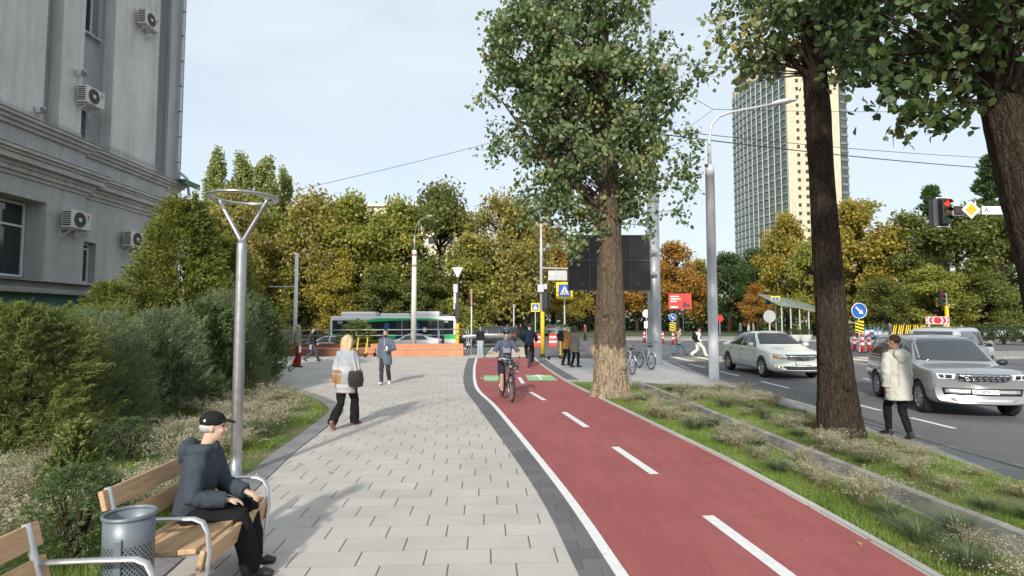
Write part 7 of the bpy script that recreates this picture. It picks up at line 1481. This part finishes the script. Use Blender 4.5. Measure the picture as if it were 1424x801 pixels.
# ---- 8, 9 standing couple
tan = cloth('coat_tan', (.27, .135, .05)); greyc = cloth('coat_grey_herringbone', (.20, .18, .165))
p = gp(786, 508.5)
o, I = person('man in tan coat with dark backpack standing beside the cycle path', (p.x, p.y, 0), R(-66), 1.82, (0, 0, None), R(3), [(.09, .12, .085), (-.09, -.08, .085)], [(.22, .12, .86), (-.22, .16, .92)], (0, 0), dict(mat=tan, hem=.24, th=.025, flare=.01, name='coat', collar=True), (blackt, .006, 0), ('short', HAIRB), SOLE, SKIN, None, .016)
def backpack(label, root, I, col, s=1.0):
    q = at(root, I['T'](.62) - I['fw'] * .225); r = thing('backpack', label, 'backpack', tuple(q), root.rotation_euler[2]); m = MB(); m.tube([(0, 0, -.24 * s), (0, 0, -.16 * s), (0, 0, .10 * s), (0, 0, .22 * s)], [(.07 * s, .13 * s), (.11 * s, .16 * s), (.10 * s, .15 * s), (.05 * s, .10 * s)], 14, True, (0, 1, 0)); m.ell((0, -.10 * s, -.08 * s), (.11 * s, .05 * s, .10 * s)); remeshed(m, 'pack', col, r, .014, 3)
    for k in (1, -1): MB().tube([(k * .10, .06, .16), (k * .12, .16, .22), (k * .13, .28, .12), (k * .14, .30, -.05), (k * .14, .18, -.15)], [(.006, .022)] * 5, 6).build('strap', col, r)
backpack('dark navy backpack on the man in the tan coat', o, I, cloth('pack_navy', (.014, .018, .035)))
p = gp(799, 510.5)
person('woman with long dark hair in grey coat standing beside the tan coat', (p.x, p.y, 0), R(-62), 1.76, (0, 0, None), R(2), [(.08, .12, .085), (-.08, -.10, .085)], [(.23, .10, .84), (-.20, .20, .98)], (R(20), 0), dict(mat=greyc, hem=.30, th=.025, flare=.03, name='coat', collar=True), (blackt, 0, 0), ('long', HAIRB), SOLE, SKIN2, None, .016)
# ---- 10, 11 crossing the avenue
p = gp(944, 494, RZ)
o, I = person('woman in beige jacket and jeans striding over the zebra crossing', (p.x, p.y, RZ), R(-88), 1.74, (0, 0, None), R(5), [(.08, .40, .10, R(-14)), (-.08, -.34, .14, R(38))], [(.23, -.10, .84), (-.22, .18, .86)], (0, 0), dict(mat=cloth('jacket_beige', (.30, .25, .185)), hem=.16, th=.03, name='jacket', hood=True), (cloth('jeans_blue', (.09, .15, .22)), .012, .01), ('short', HAIRB), SOLE, SKIN2, None, .018)
q = at(o, I['P'] + Vector((.22, -.16, .12))); tbx = thing('shoulder_bag', 'small dark bag at the back of the beige jacket', 'bag', tuple(q), R(-88)); m = MB(); m.ell((0, 0, 0), (.06, .13, .12)); m.build('bag_body', M('leather_dark'), tbx, True); MB().tube([(0, .08, .08), (-.1, .14, .35), (-.2, .12, .52)], .01, 6).build('strap', M('leather_dark'), tbx)
p = gp(971, 496, RZ)
o, I = person('person in white trousers and black vest striding over the zebra crossing', (p.x, p.y, RZ), R(-88), 1.76, (0, 0, None), R(4), [(.08, .42, .10, R(-14)), (-.08, -.36, .15, R(40))], [(.22, .12, .86), (-.23, -.05, .84)], (0, R(-5)), dict(mat=cloth('top_white', (.62, .61, .59)), hem=.06, th=.018, name='top', hood=True), (cloth('trousers_white', (.66, .64, .60)), .02, .02), ('short', M('hair_dark_red', (.06, .02, .02), .6, var=.3)), SHOEW, SKIN, None, .018)
v_ = MB(); 
for k in (0, 1): pass
vr = [[I['T'](t) + I['rt'] * (rx * math.cos(2 * PI * j / 18)) + I['fw'] * (ry * math.sin(2 * PI * j / 18)) for j in range(18)] for t, rx, ry in ((-.04, .20, .155), (.25, .19, .15), (.6, .205, .165), (.85, .17, .14))]
remeshed(v_.loft(vr, True), 'vest', cloth('vest_black', (.02, .02, .022)), o, .016, 2); backpack('black backpack of the person in white trousers', o, I, cloth('pack_black', (.016, .016, .018)), 1.05)
# ---- 12 person by the silver car
cream_ = cloth('parka_cream', (.48, .47, .425), .10, 6, .3)
p = gp(1252, 609)
o, I = person('person in cream hooded parka and black trousers walking past the silver car', (p.x, p.y, .0), R(0), 1.76, (0, 0, None), R(3), [(.03, -.20, .10, R(18)), (-.03, .24, .085, R(0))], [(.24, .10, .80), (-.22, -.02, .86)], (R(36), 0), dict(mat=cream_, hem=.28, th=.022, flare=.022, name='parka', hood=True), (blackt, -.002, -.004), ('short', M('hair_auburn', (.075, .035, .022), .55, var=.3, scale=60)), SOLE, SKIN, None, .010)
for k in (1, -1): MB().bar(I['T'](-.05) + I['rt'] * (.10 * k) - I['fw'] * .19, I['T'](.74) + I['rt'] * (.08 * k) - I['fw'] * .180, .006, .006).build('back_seam', cloth('parka_seam', (.30, .28, .22)), o)
# ---- people further away
p = gp(668, 494, RZ)
person('person in black top and pale jeans crossing by the black car', (p.x, p.y, RZ), R(170), 1.75, (0, 0, None), 0, [(.09, .06, .085), (-.09, -.05, .085)], [(.24, .05, .84), (-.24, .05, .84)], (0, 0), dict(mat=cloth('top_black', (.02, .02, .022)), hem=.05, th=.02), (cloth('jeans_pale', (.36, .44, .50)), .016, .02), ('short', HAIRD), SHOEW, SKIN, None, .02)
FC = [((.02, .02, .025), (.02, .02, .025)), ((.05, .045, .05), (.03, .03, .04)), ((.45, .43, .40), (.04, .05, .07)), ((.22, .06, .08), (.03, .03, .03)), ((.10, .12, .18), (.05, .05, .06)), ((.30, .24, .18), (.04, .05, .08))]
for k, (px, Y, rz, ci, lb_) in enumerate([(706, 58, 160, 0, 'far pedestrian in black left of the navy cyclist, beyond the side street'), (718, 60, 20, 1, 'far pedestrian in dark grey just right of the plain post'), (724, 63, 170, 0, 'far pedestrian in black farthest beyond the navy cyclist'), (1030, 66, 60, 4, 'far pedestrian in blue jacket left of the white saloon roof'), (1041, 64, 250, 2, 'far pedestrian in pale coat above the white saloon roof'), (1048, 67, 80, 5, 'far pedestrian in brown jacket above the white saloon roof'), (1238, 57, 90, 4, 'far person in navy between the blue and yellow scooters'), (1257, 60, 200, 1, 'far person in dark jacket behind the yellow scooters'), (814, 60, 120, 3, 'far pedestrian in dark red right of the standing couple'), (1338, 55, 100, 5, 'far person in brown jacket behind the grey van')]):
    c = pt(px, 460, Y); a, e = FC[ci]; ph = .22 * (1 if k % 2 else -1)
    person(lb_, (c.x, Y, .03 if px > 1000 and Y > 56 else RZ), R(rz), 1.74, (0, 0, None), R(2), [(.08, ph, .09, 0), (-.08, -ph, .10, R(15))], [(.24, -.1, .84), (-.24, .12, .84)], (0, 0), dict(mat=cloth('far_top_%d' % ci, a), hem=.10, th=.025), (cloth('far_legs_%d' % ci, e), .012, .01), ('short', (HAIRD, HAIRB)[k % 2]), SOLE, SKIN, None, .03, face=False, group=None)
